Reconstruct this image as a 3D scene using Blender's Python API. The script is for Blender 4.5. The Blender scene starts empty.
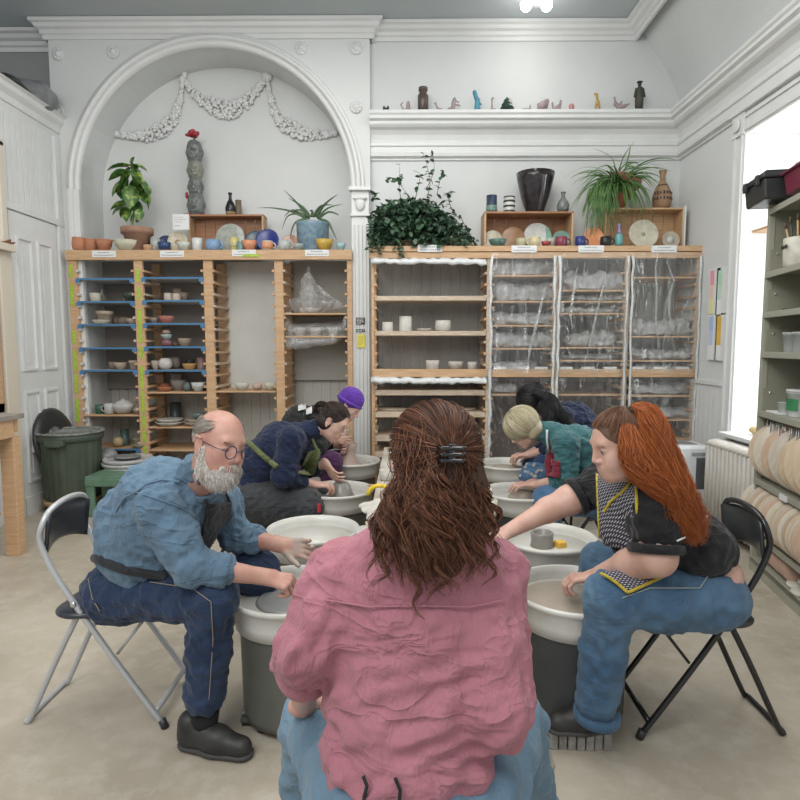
import bpy, bmesh, math, random
import numpy as np
from mathutils import Vector, Matrix, Euler
random.seed(7); NR = np.random.RandomState(7)
PI = math.pi; R = math.radians
C = bpy.context.scene
COL = C.collection

# ---------------------------------------------------------------- camera
FPX = 600.0; PITCH = math.atan(54/FPX); YAW = math.atan(5/FPX); CAMZ = 1.5
cd = bpy.data.cameras.new('camera'); cam = bpy.data.objects.new('camera', cd); COL.objects.link(cam)
cam.location = (0, 0, CAMZ); cam.rotation_euler = (PI/2-PITCH, 0, YAW)
cd.sensor_width = 36; cd.lens = 36*FPX/800; cd.clip_start = .05
C.camera = cam
# ---------------------------------------------------------------- light
C.view_settings.view_transform = 'Standard'; C.view_settings.look = 'None'
C.view_settings.gamma = 1; C.view_settings.use_curve_mapping = False
C.view_settings.exposure = 0.38
w = bpy.data.worlds.new('world'); C.world = w; w.use_nodes = True
w.node_tree.nodes['Background'].inputs[0].default_value = (.93, .965, 1, 1)
w.node_tree.nodes['Background'].inputs[1].default_value = .50
def area(name, loc, aim, sx_, sy_, power, col=(1, 1, 1)):
    l = bpy.data.lights.new(name, 'AREA'); l.shape = 'RECTANGLE'; l.size = sx_; l.size_y = sy_
    l.energy = power; l.color = col
    o = bpy.data.objects.new(name, l); COL.objects.link(o); o.location = loc
    o.rotation_euler = (Vector(aim)-Vector(loc)).to_track_quat('-Z', 'Y').to_euler()
    return o
area('window_daylight', (3.9, 4.6, 2.2), (0, 3.6, .9), 1.5, 2.6, 185, (.93, .97, 1))
area('window_daylight', (3.6, -.6, 2.4), (0, 3.5, 1.0), 2.2, 2.6, 75, (.93, .97, 1))
area('ceiling_lights', (-.3, 3.0, 4.4), (-.3, 3.3, 0), 3.4, 3.4, 92, (1, .985, .95))
area('ceiling_lights', (-1.4, -.4, 4.0), (-.6, 4.5, 1.8), 2.4, 2.0, 84, (1, .985, .95))

# ---------------------------------------------------------------- where a pixel's ray meets the world
def ray(px, py):
    x = (px-400)/FPX; y = (400-py)/FPX
    Y = math.cos(PITCH)+y*math.sin(PITCH); Z = -math.sin(PITCH)+y*math.cos(PITCH)
    c, s = math.cos(YAW), math.sin(YAW)
    return (x*c-Y*s, x*s+Y*c, Z)
def at(px, py, Y):
    r = ray(px, py); t = Y/r[1]; return Vector((r[0]*t, Y, CAMZ+r[2]*t))
def on(px, py, z):
    r = ray(px, py); t = (z-CAMZ)/r[2]; return Vector((r[0]*t, r[1]*t, z))
def sx(px, py, X):
    r = ray(px, py); t = X/r[0]; return Vector((X, r[1]*t, CAMZ+r[2]*t))

# ---------------------------------------------------------------- materials
MC = {}
def mat(name, col, rough=.6, col2=None, nscale=8, stretch=(1, 1, 1), bump=0, bscale=None, metal=0, spec=.5, trans=0, alpha=1,
        emit=None, estr=0, sheen=0, lo=.35, hi=.65, detail=5, coat=0, bstretch=None, bdist=.01):
    if name in MC: return MC[name]
    m = bpy.data.materials.new(name); m.use_nodes = True; nt = m.node_tree; N = nt.nodes; L = nt.links
    b = N['Principled BSDF']
    b.inputs['Base Color'].default_value = (*col, 1); b.inputs['Roughness'].default_value = rough
    b.inputs['Metallic'].default_value = metal; b.inputs['Specular IOR Level'].default_value = spec
    b.inputs['Transmission Weight'].default_value = trans; b.inputs['Alpha'].default_value = alpha
    b.inputs['Coat Weight'].default_value = coat; b.inputs['Sheen Weight'].default_value = sheen
    if emit: b.inputs['Emission Color'].default_value = (*emit, 1); b.inputs['Emission Strength'].default_value = estr
    tc = N.new('ShaderNodeTexCoord')
    def noise(sc, st, dt):
        mp = N.new('ShaderNodeMapping'); mp.inputs['Scale'].default_value = st; L.new(tc.outputs['Object'], mp.inputs[0])
        n = N.new('ShaderNodeTexNoise'); n.inputs['Scale'].default_value = sc; n.inputs['Detail'].default_value = dt
        L.new(mp.outputs[0], n.inputs['Vector']); return n
    if col2:
        n = noise(nscale, stretch, detail); r = N.new('ShaderNodeValToRGB')
        r.color_ramp.elements[0].position = lo; r.color_ramp.elements[1].position = hi
        r.color_ramp.elements[0].color = (*col, 1); r.color_ramp.elements[1].color = (*col2, 1)
        L.new(n.outputs[0], r.inputs[0]); L.new(r.outputs[0], b.inputs['Base Color'])
    if bump:
        n = noise(bscale or nscale, bstretch or stretch, 6); bp = N.new('ShaderNodeBump')
        bp.inputs['Strength'].default_value = bump; bp.inputs['Distance'].default_value = bdist
        L.new(n.outputs[0], bp.inputs['Height']); L.new(bp.outputs[0], b.inputs['Normal'])
    MC[name] = m; return m
def flat(col, rough=.45, nm=None, var=.12):
    k = nm or 'paint_%d_%d_%d_%d' % tuple(int(c*255) for c in (*col, rough))
    return mat(k, col, rough, tuple(c*(1-var) for c in col), 30)

wall_m = mat('white_wall_paint', (.67, .685, .68), .55, (.64, .66, .655), 2.2, bump=.05, bscale=60)
upper_m = mat('grey_white_upper_wall', (.65, .67, .665), .55, (.62, .64, .635), 2)
trim_m = mat('white_gloss_trim', (.71, .72, .715), .35, (.68, .69, .685), 5)
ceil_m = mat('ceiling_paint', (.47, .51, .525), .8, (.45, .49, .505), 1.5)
pine = mat('pine_wood', (.60, .40, .235), .55, (.50, .31, .17), 6, (1, 1, 12), bump=.12)
pineh = mat('pine_board', (.60, .40, .235), .55, (.48, .30, .165), 6, (1.2, 12, 12), bump=.12)
palew = mat('pale_worn_wood', (.62, .52, .41), .7, (.48, .37, .27), 7, (1.5, 10, 10), bump=.12)
steel = mat('brushed_steel', (.6, .6, .6), .3, metal=1)

# ---------------------------------------------------------------- mesh collector
class MB:
    def __init__(s): s.v = []; s.f = []; s.mi = []; s.sm = []; s.m = 0
    def add(s, vs, fs, smooth=False):
        o = len(s.v); s.v += [tuple(v) for v in vs]; s.f += [tuple(o+i for i in f) for f in fs]
        s.mi += [s.m]*len(fs); s.sm += [smooth]*len(fs); return s
    def box(s, c, d, rot=None, taper=1):
        c = Vector(c); vs = []
        for z in (-1, 1):
            k = taper if z < 0 else 1
            for x, y in ((-1, -1), (1, -1), (1, 1), (-1, 1)):
                v = Vector((x*d[0]/2*k, y*d[1]/2*k, z*d[2]/2))
                if rot is not None: v = rot @ v
                vs.append(c+v)
        return s.add(vs, [(3, 2, 1, 0), (4, 5, 6, 7), (0, 1, 5, 4), (1, 2, 6, 5), (2, 3, 7, 6), (3, 0, 4, 7)])
    def bb(s, x0, x1, y0, y1, z0, z1):
        return s.box(((x0+x1)/2, (y0+y1)/2, (z0+z1)/2), (abs(x1-x0), abs(y1-y0), abs(z1-z0)))
    def lathe(s, prof, seg=24, M=None, c=(0, 0, 0), smooth=True, sx_=1, sy_=1):
        vs = []; fs = []; n = len(prof)
        for r, z in prof:
            for k in range(seg):
                a = 2*PI*k/seg; v = Vector((max(r, 1e-5)*math.cos(a)*sx_, max(r, 1e-5)*math.sin(a)*sy_, z))
                if M is not None: v = M @ v
                vs.append(v+Vector(c))
        for i in range(n-1):
            for k in range(seg):
                a = i*seg+k; b = i*seg+(k+1) % seg
                fs.append((a, b, b+seg, a+seg))
        fs.append(tuple(range(seg-1, -1, -1))); fs.append(tuple((n-1)*seg+k for k in range(seg)))
        return s.add(vs, fs, smooth)
    def tube(s, pts, r, seg=8, closed=False, flat_=1.0):
        pts = [Vector(p) for p in pts]; n = len(pts)
        rs = r if hasattr(r, '__len__') else [r]*n
        vs = []; fs = []; up = None
        for i, p in enumerate(pts):
            if closed: t = pts[(i+1) % n]-pts[i-1]
            else: t = pts[min(i+1, n-1)]-pts[max(i-1, 0)]
            if t.length < 1e-9: t = Vector((0, 0, 1))
            t.normalize()
            if up is None:
                up = t.orthogonal().normalized()
            up = (up-t*up.dot(t))
            up = up.normalized() if up.length > 1e-6 else t.orthogonal().normalized()
            q = t.cross(up)
            for k in range(seg):
                a = 2*PI*k/seg
                vs.append(p+(up*math.cos(a)+q*math.sin(a)*flat_)*rs[i])
        for i in range(n if closed else n-1):
            j = (i+1) % n
            for k in range(seg):
                fs.append((i*seg+k, i*seg+(k+1) % seg, j*seg+(k+1) % seg, j*seg+k))
        if not closed:
            fs.append(tuple(range(seg-1, -1, -1))); fs.append(tuple((n-1)*seg+k for k in range(seg)))
        return s.add(vs, fs, True)
    def ell(s, c, r, rot=None, seg=12, rings=8):
        r = r if hasattr(r, '__len__') else (r, r, r); vs = []; fs = []
        for i in range(rings+1):
            t = PI*i/rings
            for k in range(seg):
                a = 2*PI*k/seg
                st = max(math.sin(t), 1e-3)
                v = Vector((r[0]*st*math.cos(a), r[1]*st*math.sin(a), -r[2]*math.cos(t)))
                if rot is not None: v = rot @ v
                vs.append(Vector(c)+v)
        for i in range(rings):
            for k in range(seg):
                a = i*seg+k; b = i*seg+(k+1) % seg; fs.append((a, b, b+seg, a+seg))
        return s.add(vs, fs, True)
    def prism(s, pts, vec):          # closed outline swept by a vector
        n = len(pts); vec = Vector(vec)
        vs = [Vector(p) for p in pts]+[Vector(p)+vec for p in pts]
        return s.add(vs, [tuple(range(n-1, -1, -1)), tuple(range(n, 2*n))]+[(i, (i+1) % n, n+(i+1) % n, n+i) for i in range(n)])
    def sweep(s, path, prof, z=0, left=True, cap=True):   # horizontal path in XY, profile (offset, z)
        P = [Vector((p[0], p[1])) for p in path]; n = len(P); rows = []
        for i in range(n):
            d0 = (P[i]-P[i-1]).normalized() if i else None
            d1 = (P[i+1]-P[i]).normalized() if i < n-1 else None
            d0 = d0 or d1; d1 = d1 or d0
            n0 = Vector((-d0.y, d0.x)); n1 = Vector((-d1.y, d1.x))
            if not left: n0 = -n0; n1 = -n1
            m = (n0+n1).normalized(); k = 1/max(.3, m.dot(n0))
            rows.append([(P[i].x+m.x*o*k, P[i].y+m.y*o*k, z+h) for o, h in prof])
        m_ = len(prof); vs = [v for r in rows for v in r]; fs = []
        for i in range(n-1):
            for k in range(m_-1):
                a = i*m_+k; fs.append((a, a+1, a+m_+1, a+m_))
        if cap:
            fs.append(tuple(range(m_))); fs.append(tuple((n-1)*m_+k for k in range(m_-1, -1, -1)))
        return s.add(vs, fs)
    def build(s, name, m, parent=None, bevel=0, world=True, sub=0, solid=0):
        me = bpy.data.meshes.new(name); me.from_pydata(s.v, [], s.f)
        for mm in (m if isinstance(m, (list, tuple)) else [m]): me.materials.append(mm)
        me.polygons.foreach_set('material_index', s.mi); me.polygons.foreach_set('use_smooth', s.sm)
        bm = bmesh.new(); bm.from_mesh(me); bmesh.ops.recalc_face_normals(bm, faces=bm.faces)
        bm.to_mesh(me); bm.free()
        return link(name, me, parent, world, bevel, sub, solid)
def root_loc(o):
    while o.parent: o = o.parent
    return o.location
def link(name, me, parent=None, world=True, bevel=0, sub=0, solid=0):
    o = bpy.data.objects.new(name, me); COL.objects.link(o)
    if parent is not None:
        o.parent = parent
        if world:
            me.transform(Matrix.Translation(-root_loc(parent)))
    elif world and len(me.vertices):            # origin at its base
        co = np.empty(len(me.vertices)*3); me.vertices.foreach_get('co', co); co = co.reshape(-1, 3)
        c = Vector(((co[:, 0].min()+co[:, 0].max())/2, (co[:, 1].min()+co[:, 1].max())/2, co[:, 2].min()))
        me.transform(Matrix.Translation(-c)); o.location = c
    if bevel:
        b = o.modifiers.new('bevel', 'BEVEL'); b.width = bevel; b.segments = 2; b.limit_method = 'ANGLE'; b.angle_limit = R(35)
    if solid:
        b = o.modifiers.new('solid', 'SOLIDIFY'); b.thickness = solid; b.offset = 0
    if sub:
        b = o.modifiers.new('sub', 'SUBSURF'); b.levels = sub; b.render_levels = sub
    return o
def tag(o, label=None, cat=None, group=None, kind=None):
    if label: o['label'] = label
    if cat: o['category'] = cat
    if group: o['group'] = group
    if kind: o['kind'] = kind
    return o
def thing(name, label, cat, loc=(0, 0, 0), rz=0, group=None):
    o = bpy.data.objects.new(name, None); COL.objects.link(o); o.empty_display_size = .05
    o.location = loc; o.rotation_euler = (0, 0, rz)
    return tag(o, label, cat, group)
def kids(o): return [c for c in COL.objects if c.parent is o]
def dup(o, loc=None, rz=None, parent=None):
    c = o.copy(); COL.objects.link(c)
    if parent is not None: c.parent = parent
    if loc is not None: c.location = loc
    if rz is not None: c.rotation_euler = (0, 0, rz)
    for k in kids(o): dup(k, parent=c)
    return c
def struct(o): o['kind'] = 'structure'; return o

# ---------------------------------------------------------------- distance-field modeller (smooth blended bodies)
def cap(a, b, ra, rb=None, k=.02, sq=None): return ('c', Vector(a), Vector(b), ra, ra if rb is None else rb, k, sq)
def el(c, r, rot=None, k=.02): return ('e', Vector(c), Vector(r), rot, k)
def sub(c, r, rot=None, k=.01): return ('s', Vector(c), Vector(r), rot, k)
def _eval(p, X, Y, Z):
    if p[0] == 'c':
        a, b, ra, rb = p[1:5]; d = b-a; L2 = max(d.dot(d), 1e-12)
        t = np.clip(((X-a.x)*d.x+(Y-a.y)*d.y+(Z-a.z)*d.z)/L2, 0, 1)
        dx = X-a.x-t*d.x; dy = Y-a.y-t*d.y; dz = Z-a.z-t*d.z
        if p[6]:                                   # squash along an axis
            ax, q = p[6]; ax = Vector(ax).normalized(); h = (dx*ax.x+dy*ax.y+dz*ax.z)*(1/q-1)
            dx = dx+h*ax.x; dy = dy+h*ax.y; dz = dz+h*ax.z
        return np.sqrt(dx*dx+dy*dy+dz*dz)-(ra+(rb-ra)*t)
    c, r, rot = p[1:4]; dx, dy, dz = X-c.x, Y-c.y, Z-c.z
    if rot is not None:
        m = rot.to_3x3() if hasattr(rot, 'to_3x3') else rot
        dx, dy, dz = (m[0][0]*dx+m[1][0]*dy+m[2][0]*dz, m[0][1]*dx+m[1][1]*dy+m[2][1]*dz, m[0][2]*dx+m[1][2]*dy+m[2][2]*dz)
    k0 = np.sqrt((dx/r.x)**2+(dy/r.y)**2+(dz/r.z)**2)
    k1 = np.sqrt((dx/r.x**2)**2+(dy/r.y**2)**2+(dz/r.z**2)**2)
    return k0*(k0-1)/np.maximum(k1, 1e-6)
def _bounds(p, pad):
    if p[0] == 'c':
        a, b, r = p[1], p[2], max(p[3], p[4])
        return (Vector([min(a[i], b[i])-r-pad for i in range(3)]), Vector([max(a[i], b[i])+r+pad for i in range(3)]))
    r = max(p[2]) if p[3] is not None else None
    rr = Vector((r, r, r)) if r else p[2]
    return (p[1]-rr-Vector((pad,)*3), p[1]+rr+Vector((pad,)*3))
def sdf(prims, vox, disp=None, clip=None):
    lo = Vector((1e9,)*3); hi = Vector((-1e9,)*3)
    for p in prims:
        if p[0] == 's': continue
        a, b = _bounds(p, vox*3)
        lo = Vector(map(min, lo, a)); hi = Vector(map(max, hi, b))
    if clip: lo = Vector(map(max, lo, clip[0])); hi = Vector(map(min, hi, clip[1]))
    n = [max(4, int((hi[i]-lo[i])/vox)+2) for i in range(3)]
    F = np.full(n, .06, np.float32)
    ax = [lo[i]+np.arange(n[i])*vox for i in range(3)]
    for p in prims:
        k = p[5] if p[0] == 'c' else p[4]
        if k > .025 and p[0] != 's': k = .025+(k-.025)*.45
        a, b = _bounds(p, k+vox*2+.004)
        s = [slice(max(0, int((a[i]-lo[i])/vox)), max(0, min(n[i], int((b[i]-lo[i])/vox)+2))) for i in range(3)]
        if any(q.stop-q.start <= 0 for q in s): continue
        X = ax[0][s[0]][:, None, None]; Y = ax[1][s[1]][None, :, None]; Z = ax[2][s[2]][None, None, :]
        d = _eval(p, X, Y, Z).astype(np.float32); f = F[s[0], s[1], s[2]]
        if p[0] == 's':
            d = -d; h = np.clip(.5-.5*(f-d)/k, 0, 1); F[s[0], s[1], s[2]] = f*(1-h)+d*h+k*h*(1-h)
        else:
            h = np.clip(.5+.5*(f-d)/k, 0, 1); F[s[0], s[1], s[2]] = f*(1-h)+d*h-k*h*(1-h)
    # pad so the surface always closes
    F[0] = F[-1] = .05; F[:, 0] = F[:, -1] = .05; F[:, :, 0] = F[:, :, -1] = .05
    S = F < 0
    m = tuple(q-1 for q in n)
    cnt = np.zeros(m, np.int16); 
    for dx in (0, 1):
        for dy in (0, 1):
            for dz in (0, 1): cnt += S[dx:dx+m[0], dy:dy+m[1], dz:dz+m[2]]
    act = (cnt > 0) & (cnt < 8); I = np.argwhere(act)
    acc = np.zeros((len(I), 3)); num = np.zeros(len(I))
    cor = [(0, 0, 0), (1, 0, 0), (0, 1, 0), (1, 1, 0), (0, 0, 1), (1, 0, 1), (0, 1, 1), (1, 1, 1)]
    for a in range(8):
        for b in range(a+1, 8):
            ca, cb = np.array(cor[a]), np.array(cor[b])
            if np.abs(ca-cb).sum() != 1: continue
            A = I+ca; B = I+cb; fa = F[A[:, 0], A[:, 1], A[:, 2]]; fb = F[B[:, 0], B[:, 1], B[:, 2]]
            x = (fa < 0) != (fb < 0); t = np.where(x, fa/np.where(x, fa-fb, 1), 0)
            acc += np.where(x[:, None], ca+(cb-ca)*t[:, None], 0); num += x
    V = (I+acc/num[:, None])*vox+np.array(lo)
    idx = np.full(m, -1, np.int64); idx[I[:, 0], I[:, 1], I[:, 2]] = np.arange(len(I))
    Q = []
    for d in range(3):
        u, v = (d+1) % 3, (d+2) % 3
        sl0 = [slice(1, -1)]*3; sl0[d] = slice(0, -1); sl1 = [slice(1, -1)]*3; sl1[d] = slice(1, None)
        a = S[tuple(sl0)]; b = S[tuple(sl1)]
        E = np.argwhere(a != b); 
        if not len(E): continue
        flip = a[E[:, 0], E[:, 1], E[:, 2]]
        off = np.ones(3, int); off[d] = 0; E = E+off
        def g(du, dv):
            q = E.copy(); q[:, u] -= du; q[:, v] -= dv; return idx[q[:, 0], q[:, 1], q[:, 2]]
        q = np.stack([g(1, 1), g(0, 1), g(0, 0), g(1, 0)], 1)
        q[~flip] = q[~flip][:, ::-1]; Q.append(q)
    Q = np.concatenate(Q); Q = Q[(Q >= 0).all(1)]
    # one light smoothing pass
    for _ in range(2):
        s_ = np.zeros_like(V); c_ = np.zeros(len(V))
        for i, j in ((0, 1), (1, 2), (2, 3), (3, 0)):
            np.add.at(s_, Q[:, i], V[Q[:, j]]); np.add.at(s_, Q[:, j], V[Q[:, i]])
            np.add.at(c_, Q[:, i], 1); np.add.at(c_, Q[:, j], 1)
        V = V*.5+.5*s_/np.maximum(c_, 1)[:, None]
    if disp:
        nr = np.cross(V[Q[:, 2]]-V[Q[:, 0]], V[Q[:, 3]]-V[Q[:, 1]]); Nn = np.zeros_like(V)
        for i in range(4): np.add.at(Nn, Q[:, i], nr)
        Nn /= np.maximum(np.linalg.norm(Nn, axis=1), 1e-9)[:, None]
        V = V+Nn*disp(V)[:, None]
    return V, Q
def qmesh(name, pieces, m, parent=None, world=True):
    V = np.concatenate([p[0] for p in pieces]); o = 0; Fs = []
    for v, q in pieces: Fs.append(q+o); o += len(v)
    Fq = np.concatenate(Fs)
    me = bpy.data.meshes.new(name); me.vertices.add(len(V)); me.vertices.foreach_set('co', V.astype(np.float32).ravel())
    me.loops.add(Fq.size); me.loops.foreach_set('vertex_index', Fq.astype(np.int32).ravel())
    k = Fq.shape[1]
    me.polygons.add(len(Fq)); me.polygons.foreach_set('loop_start', (np.arange(len(Fq))*k).astype(np.int32))
    me.polygons.foreach_set('loop_total', np.full(len(Fq), k, np.int32)); me.update(); me.validate()
    me.polygons.foreach_set('use_smooth', np.ones(len(me.polygons), bool)); me.materials.append(m)
    return link(name, me, parent, world)
def folds(seed, amp, freq, axis=(0, 0, 1), aniso=3.0, sharp=1.6):
    """cloth folds: ridged waves running mostly along `axis`"""
    rs = np.random.RandomState(seed); ax = np.array(Vector(axis).normalized())
    D = []
    for i in range(9):
        d = rs.normal(size=3); d -= ax*d.dot(ax)*(1-1/aniso); d /= np.linalg.norm(d)+1e-9
        D.append((d*freq*rs.uniform(.5, 1.7), rs.uniform(0, 6.28), rs.uniform(.4, 1)))
    W = [(rs.normal(size=3)*freq*.35, rs.uniform(0, 6.28)) for _ in range(3)]
    def f(V):
        w_ = sum(np.sin(V@a+b) for a, b in W)
        s_ = 0
        for d, ph, a in D: s_ = s_+a*(1-2*np.abs(np.sin((V@d+ph+w_*.9)*.5))**sharp)
        return amp*s_/3.2
    return f
def strands(name, paths, r, m, parent, seg=3, world=True, taper=.25):
    """many thin hair strands in one mesh; paths: (n, k, 3) array"""
    P = np.asarray(paths, float); n, k, _ = P.shape
    T = np.empty_like(P); T[:, 1:-1] = P[:, 2:]-P[:, :-2]; T[:, 0] = P[:, 1]-P[:, 0]; T[:, -1] = P[:, -1]-P[:, -2]
    T /= np.maximum(np.linalg.norm(T, axis=2, keepdims=True), 1e-9)
    U = np.cross(T, np.array([.31, .77, .55])); U /= np.maximum(np.linalg.norm(U, axis=2, keepdims=True), 1e-9); W = np.cross(T, U)
    t = np.linspace(0, 1, k); rr = r*(1-(1-taper)*t**2)
    rr = rr[None, :]*NR.uniform(.6, 1.35, (n, 1))
    vs = np.stack([P+(U*math.cos(2*PI*j/seg)+W*math.sin(2*PI*j/seg))*rr[..., None] for j in range(seg)], 2)
    idx = np.arange(n*k*seg).reshape(n, k, seg); q = []
    for j in range(seg):
        a = idx[:, :-1, j]; b = idx[:, :-1, (j+1) % seg]; c = idx[:, 1:, (j+1) % seg]; d = idx[:, 1:, j]
        q.append(np.stack([a, b, c, d], -1).reshape(-1, 4))
    return qmesh(name, [(vs.reshape(-1, 3), np.concatenate(q))], m, parent, world)
def hair_mat(name, c1, c2, c3=None, rough=.42):
    if name in MC: return MC[name]
    m = bpy.data.materials.new(name); m.use_nodes = True; N = m.node_tree.nodes; L = m.node_tree.links; b = N['Principled BSDF']
    g = N.new('ShaderNodeNewGeometry'); r = N.new('ShaderNodeValToRGB')
    r.color_ramp.elements[0].color = (*c1, 1); r.color_ramp.elements[1].color = (*c2, 1)
    if c3: e = r.color_ramp.elements.new(.5); e.color = (*c3, 1)
    L.new(g.outputs['Random Per Island'], r.inputs[0]); L.new(r.outputs[0], b.inputs['Base Color'])
    b.inputs['Roughness'].default_value = rough; b.inputs['Specular IOR Level'].default_value = .35
    MC[name] = m; return m
# ================================================================ ROOM
WL, WR, WB = -3.38, 2.7, 6.1            # left panelling, right wall, back wall
ARCHY = 6.0; CEIL = 4.58
m = MB(); m.add([(-6, -3, 0), (5, -3, 0), (5, 7, 0), (-6, 7, 0), (-6, -3, -.1), (5, -3, -.1), (5, 7, -.1), (-6, 7, -.1)],
                [(0, 1, 2, 3), (7, 6, 5, 4), (0, 4, 5, 1), (1, 5, 6, 2), (2, 6, 7, 3), (3, 7, 4, 0)])
fm = mat('worn_concrete_floor', (.355, .31, .24), .42, (.50, .445, .36), 1.6, detail=8, lo=.3, hi=.68, bump=.03, bscale=25)
nt = fm.node_tree
_b = nt.nodes['Principled BSDF']; _src = _b.inputs['Base Color'].links[0].from_socket
_n = nt.nodes.new('ShaderNodeTexNoise'); _n.inputs['Scale'].default_value = 9; _n.inputs['Detail'].default_value = 9; _n.inputs['Roughness'].default_value = .65
_r = nt.nodes.new('ShaderNodeValToRGB'); _r.color_ramp.elements[0].position = .46; _r.color_ramp.elements[1].position = .75
_r.color_ramp.elements[0].color = (0, 0, 0, 1); _r.color_ramp.elements[1].color = (.7, .7, .7, 1)
_x = nt.nodes.new('ShaderNodeMix'); _x.data_type = 'RGBA'; _x.inputs[7].default_value = (.58, .54, .47, 1)
_tc = nt.nodes.new('ShaderNodeTexCoord'); nt.links.new(_tc.outputs['Object'], _n.inputs['Vector'])
nt.links.new(_n.outputs[0], _r.inputs[0]); nt.links.new(_r.outputs[0], _x.inputs[0]); nt.links.new(_src, _x.inputs[6]); nt.links.new(_x.outputs[2], _b.inputs['Base Color'])
struct(m.build('floor', fm))
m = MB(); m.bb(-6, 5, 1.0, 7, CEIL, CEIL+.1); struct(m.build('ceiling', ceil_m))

# arched wall with its niche
ac = at(216, 189.5, ARCHY); ri = 1.335; ax0 = -3.42; ax1 = -.34; ztop = CEIL
m = MB(); NA = 40
arc = [(ac.x+ri*math.cos(PI*i/NA), ac.z+ri*math.sin(PI*i/NA)) for i in range(NA+1)]
for i in range(NA):
    (xa, za), (xb, zb) = arc[i], arc[i+1]
    m.add([(xa, ARCHY, za), (xb, ARCHY, zb), (xb, ARCHY, ztop), (xa, ARCHY, ztop)], [(0, 1, 2, 3)])
    m.add([(xa, ARCHY, za), (xb, ARCHY, zb), (xb, ARCHY+.45, zb), (xa, ARCHY+.45, za)], [(0, 1, 2, 3)], True)
for xa, xb in ((ax0, ac.x-ri), (ac.x+ri, ax1)):
    m.add([(xa, ARCHY, 0), (xb, ARCHY, 0), (xb, ARCHY, ztop), (xa, ARCHY, ztop)], [(0, 1, 2, 3)])
for xa in (ac.x-ri, ac.x+ri):
    m.add([(xa, ARCHY, 0), (xa, ARCHY+.45, 0), (xa, ARCHY+.45, ac.z), (xa, ARCHY, ac.z)], [(0, 1, 2, 3)])
m.add([(ax1, ARCHY, 0), (ax1, ARCHY+.5, 0), (ax1, ARCHY+.5, ztop), (ax1, ARCHY, ztop)], [(0, 1, 2, 3)])
m.add([(ax0, ARCHY, 0), (ax0, ARCHY+.5, 0), (ax0, ARCHY+.5, ztop), (ax0, ARCHY, ztop)], [(0, 1, 2, 3)])
m.bb(ax0, ax1, ARCHY+.45, ARCHY+.6, 0, ztop)
struct(m.build('wall_back_arch', wall_m))
# arch moulding
m = MB()
for (ra, rb, pr) in ((ri-.012, ri+.04, .045), (ri+.04, ri+.08, .07), (ri+.08, ri+.118, .03)):
    for i in range(NA):
        t0, t1 = PI*i/NA, PI*(i+1)/NA
        def pt(r_, t_, y): return (ac.x+r_*math.cos(t_), y, ac.z+r_*math.sin(t_))
        y1 = ARCHY-pr
        m.add([pt(ra, t0, y1), pt(rb, t0, y1), pt(rb, t1, y1), pt(ra, t1, y1), pt(ra, t0, ARCHY+.01), pt(rb, t0, ARCHY+.01), pt(rb, t1, ARCHY+.01), pt(ra, t1, ARCHY+.01)],
              [(0, 1, 2, 3), (0, 3, 7, 4), (1, 5, 6, 2)], True)
    for s_ in (-1,):
        xa, xb = ac.x+s_*ra, ac.x+s_*rb
        m.bb(min(xa, xb), max(xa, xb), ARCHY-pr, ARCHY+.01, 0, ac.z)
struct(m.build('trim_1', trim_m))
# pilaster with capital
m = MB(); pc = ac.x+ri+.075
m.bb(pc-.085, pc+.085, ARCHY-.05, ARCHY, 0, ac.z-.03)
for i in range(4): m.bb(pc-.065+i*.037, pc-.05+i*.037, ARCHY-.062, ARCHY-.05, .3, ac.z-.35)
m.bb(pc-.095, pc+.095, ARCHY-.075, ARCHY, ac.z-.27, ac.z-.245)
m.bb(pc-.105, pc+.105, ARCHY-.095, ARCHY, ac.z-.03, ac.z+.005)
m.ell((pc, ARCHY-.065, ac.z-.15), (.05, .02, .07)); m.ell((pc, ARCHY-.07, ac.z-.10), (.075, .02, .02))
struct(m.build('trim_2', trim_m, bevel=.004))
# right hand back wall
m = MB(); m.bb(ax1, WR+.02, WB, WB+.15, 0, CEIL); struct(m.build('wall_back', upper_m))
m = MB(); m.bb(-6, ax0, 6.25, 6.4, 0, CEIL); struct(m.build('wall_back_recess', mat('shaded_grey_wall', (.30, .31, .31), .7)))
# beadboard behind the right rack
bb_m = mat('aged_beadboard', (.37, .36, .335), .6, (.31, .30, .275), 3, (2, 2, .3))
def beads(m, xa, xb, y, z0, z1, step=.095):
    n = int((xb-xa)/step)
    for i in range(n):
        a = xa+(xb-xa)*i/n; b = xa+(xb-xa)*(i+1)/n
        m.bb(a+.004, b-.004, y-.012, y, z0, z1)
m = MB(); beads(m, ax1+.02, WR-.01, WB, 0, 2.36); struct(m.build('wall_back_panelling', bb_m, bevel=.003))
m = MB(); beads(m, ac.x-ri, ac.x+ri, ARCHY+.45, 0, 1.12); m.bb(ac.x-ri, ac.x+ri, ARCHY+.42, ARCHY+.45, 1.12, 1.15)
struct(m.build('wall_niche_panelling', mat('cream_beadboard', (.46, .45, .41), .6), bevel=.003))

# cornices
cp = [(0, -.17), (.03, -.17), (.035, -.13), (.06, -.12), (.065, -.085), (.11, -.07), (.13, -.04), (.17, -.03), (.175, 0), (0, 0)]
m = MB(); m.sweep([(ax0-.02, 6.25), (ax0-.02, ARCHY), (ax1+.02, ARCHY), (ax1+.02, WB)], [(a*.62, b*.95) for a, b in cp], CEIL-.005, left=False); struct(m.build('trim_3', trim_m))
m = MB(); m.sweep([(-6, 6.25), (ax0, 6.25)], [(a, b*.95) for a, b in cp], CEIL-.005, left=False); struct(m.build('trim_4', trim_m))
SLX = 2.23                                     # where the sloping cove meets the ceiling
m = MB(); m.sweep([(ax1, WB), (SLX, WB), (SLX, -1)], [(a*.8, b*.85) for a, b in cp], CEIL-.005, left=False); struct(m.build('trim_5', trim_m))
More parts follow.
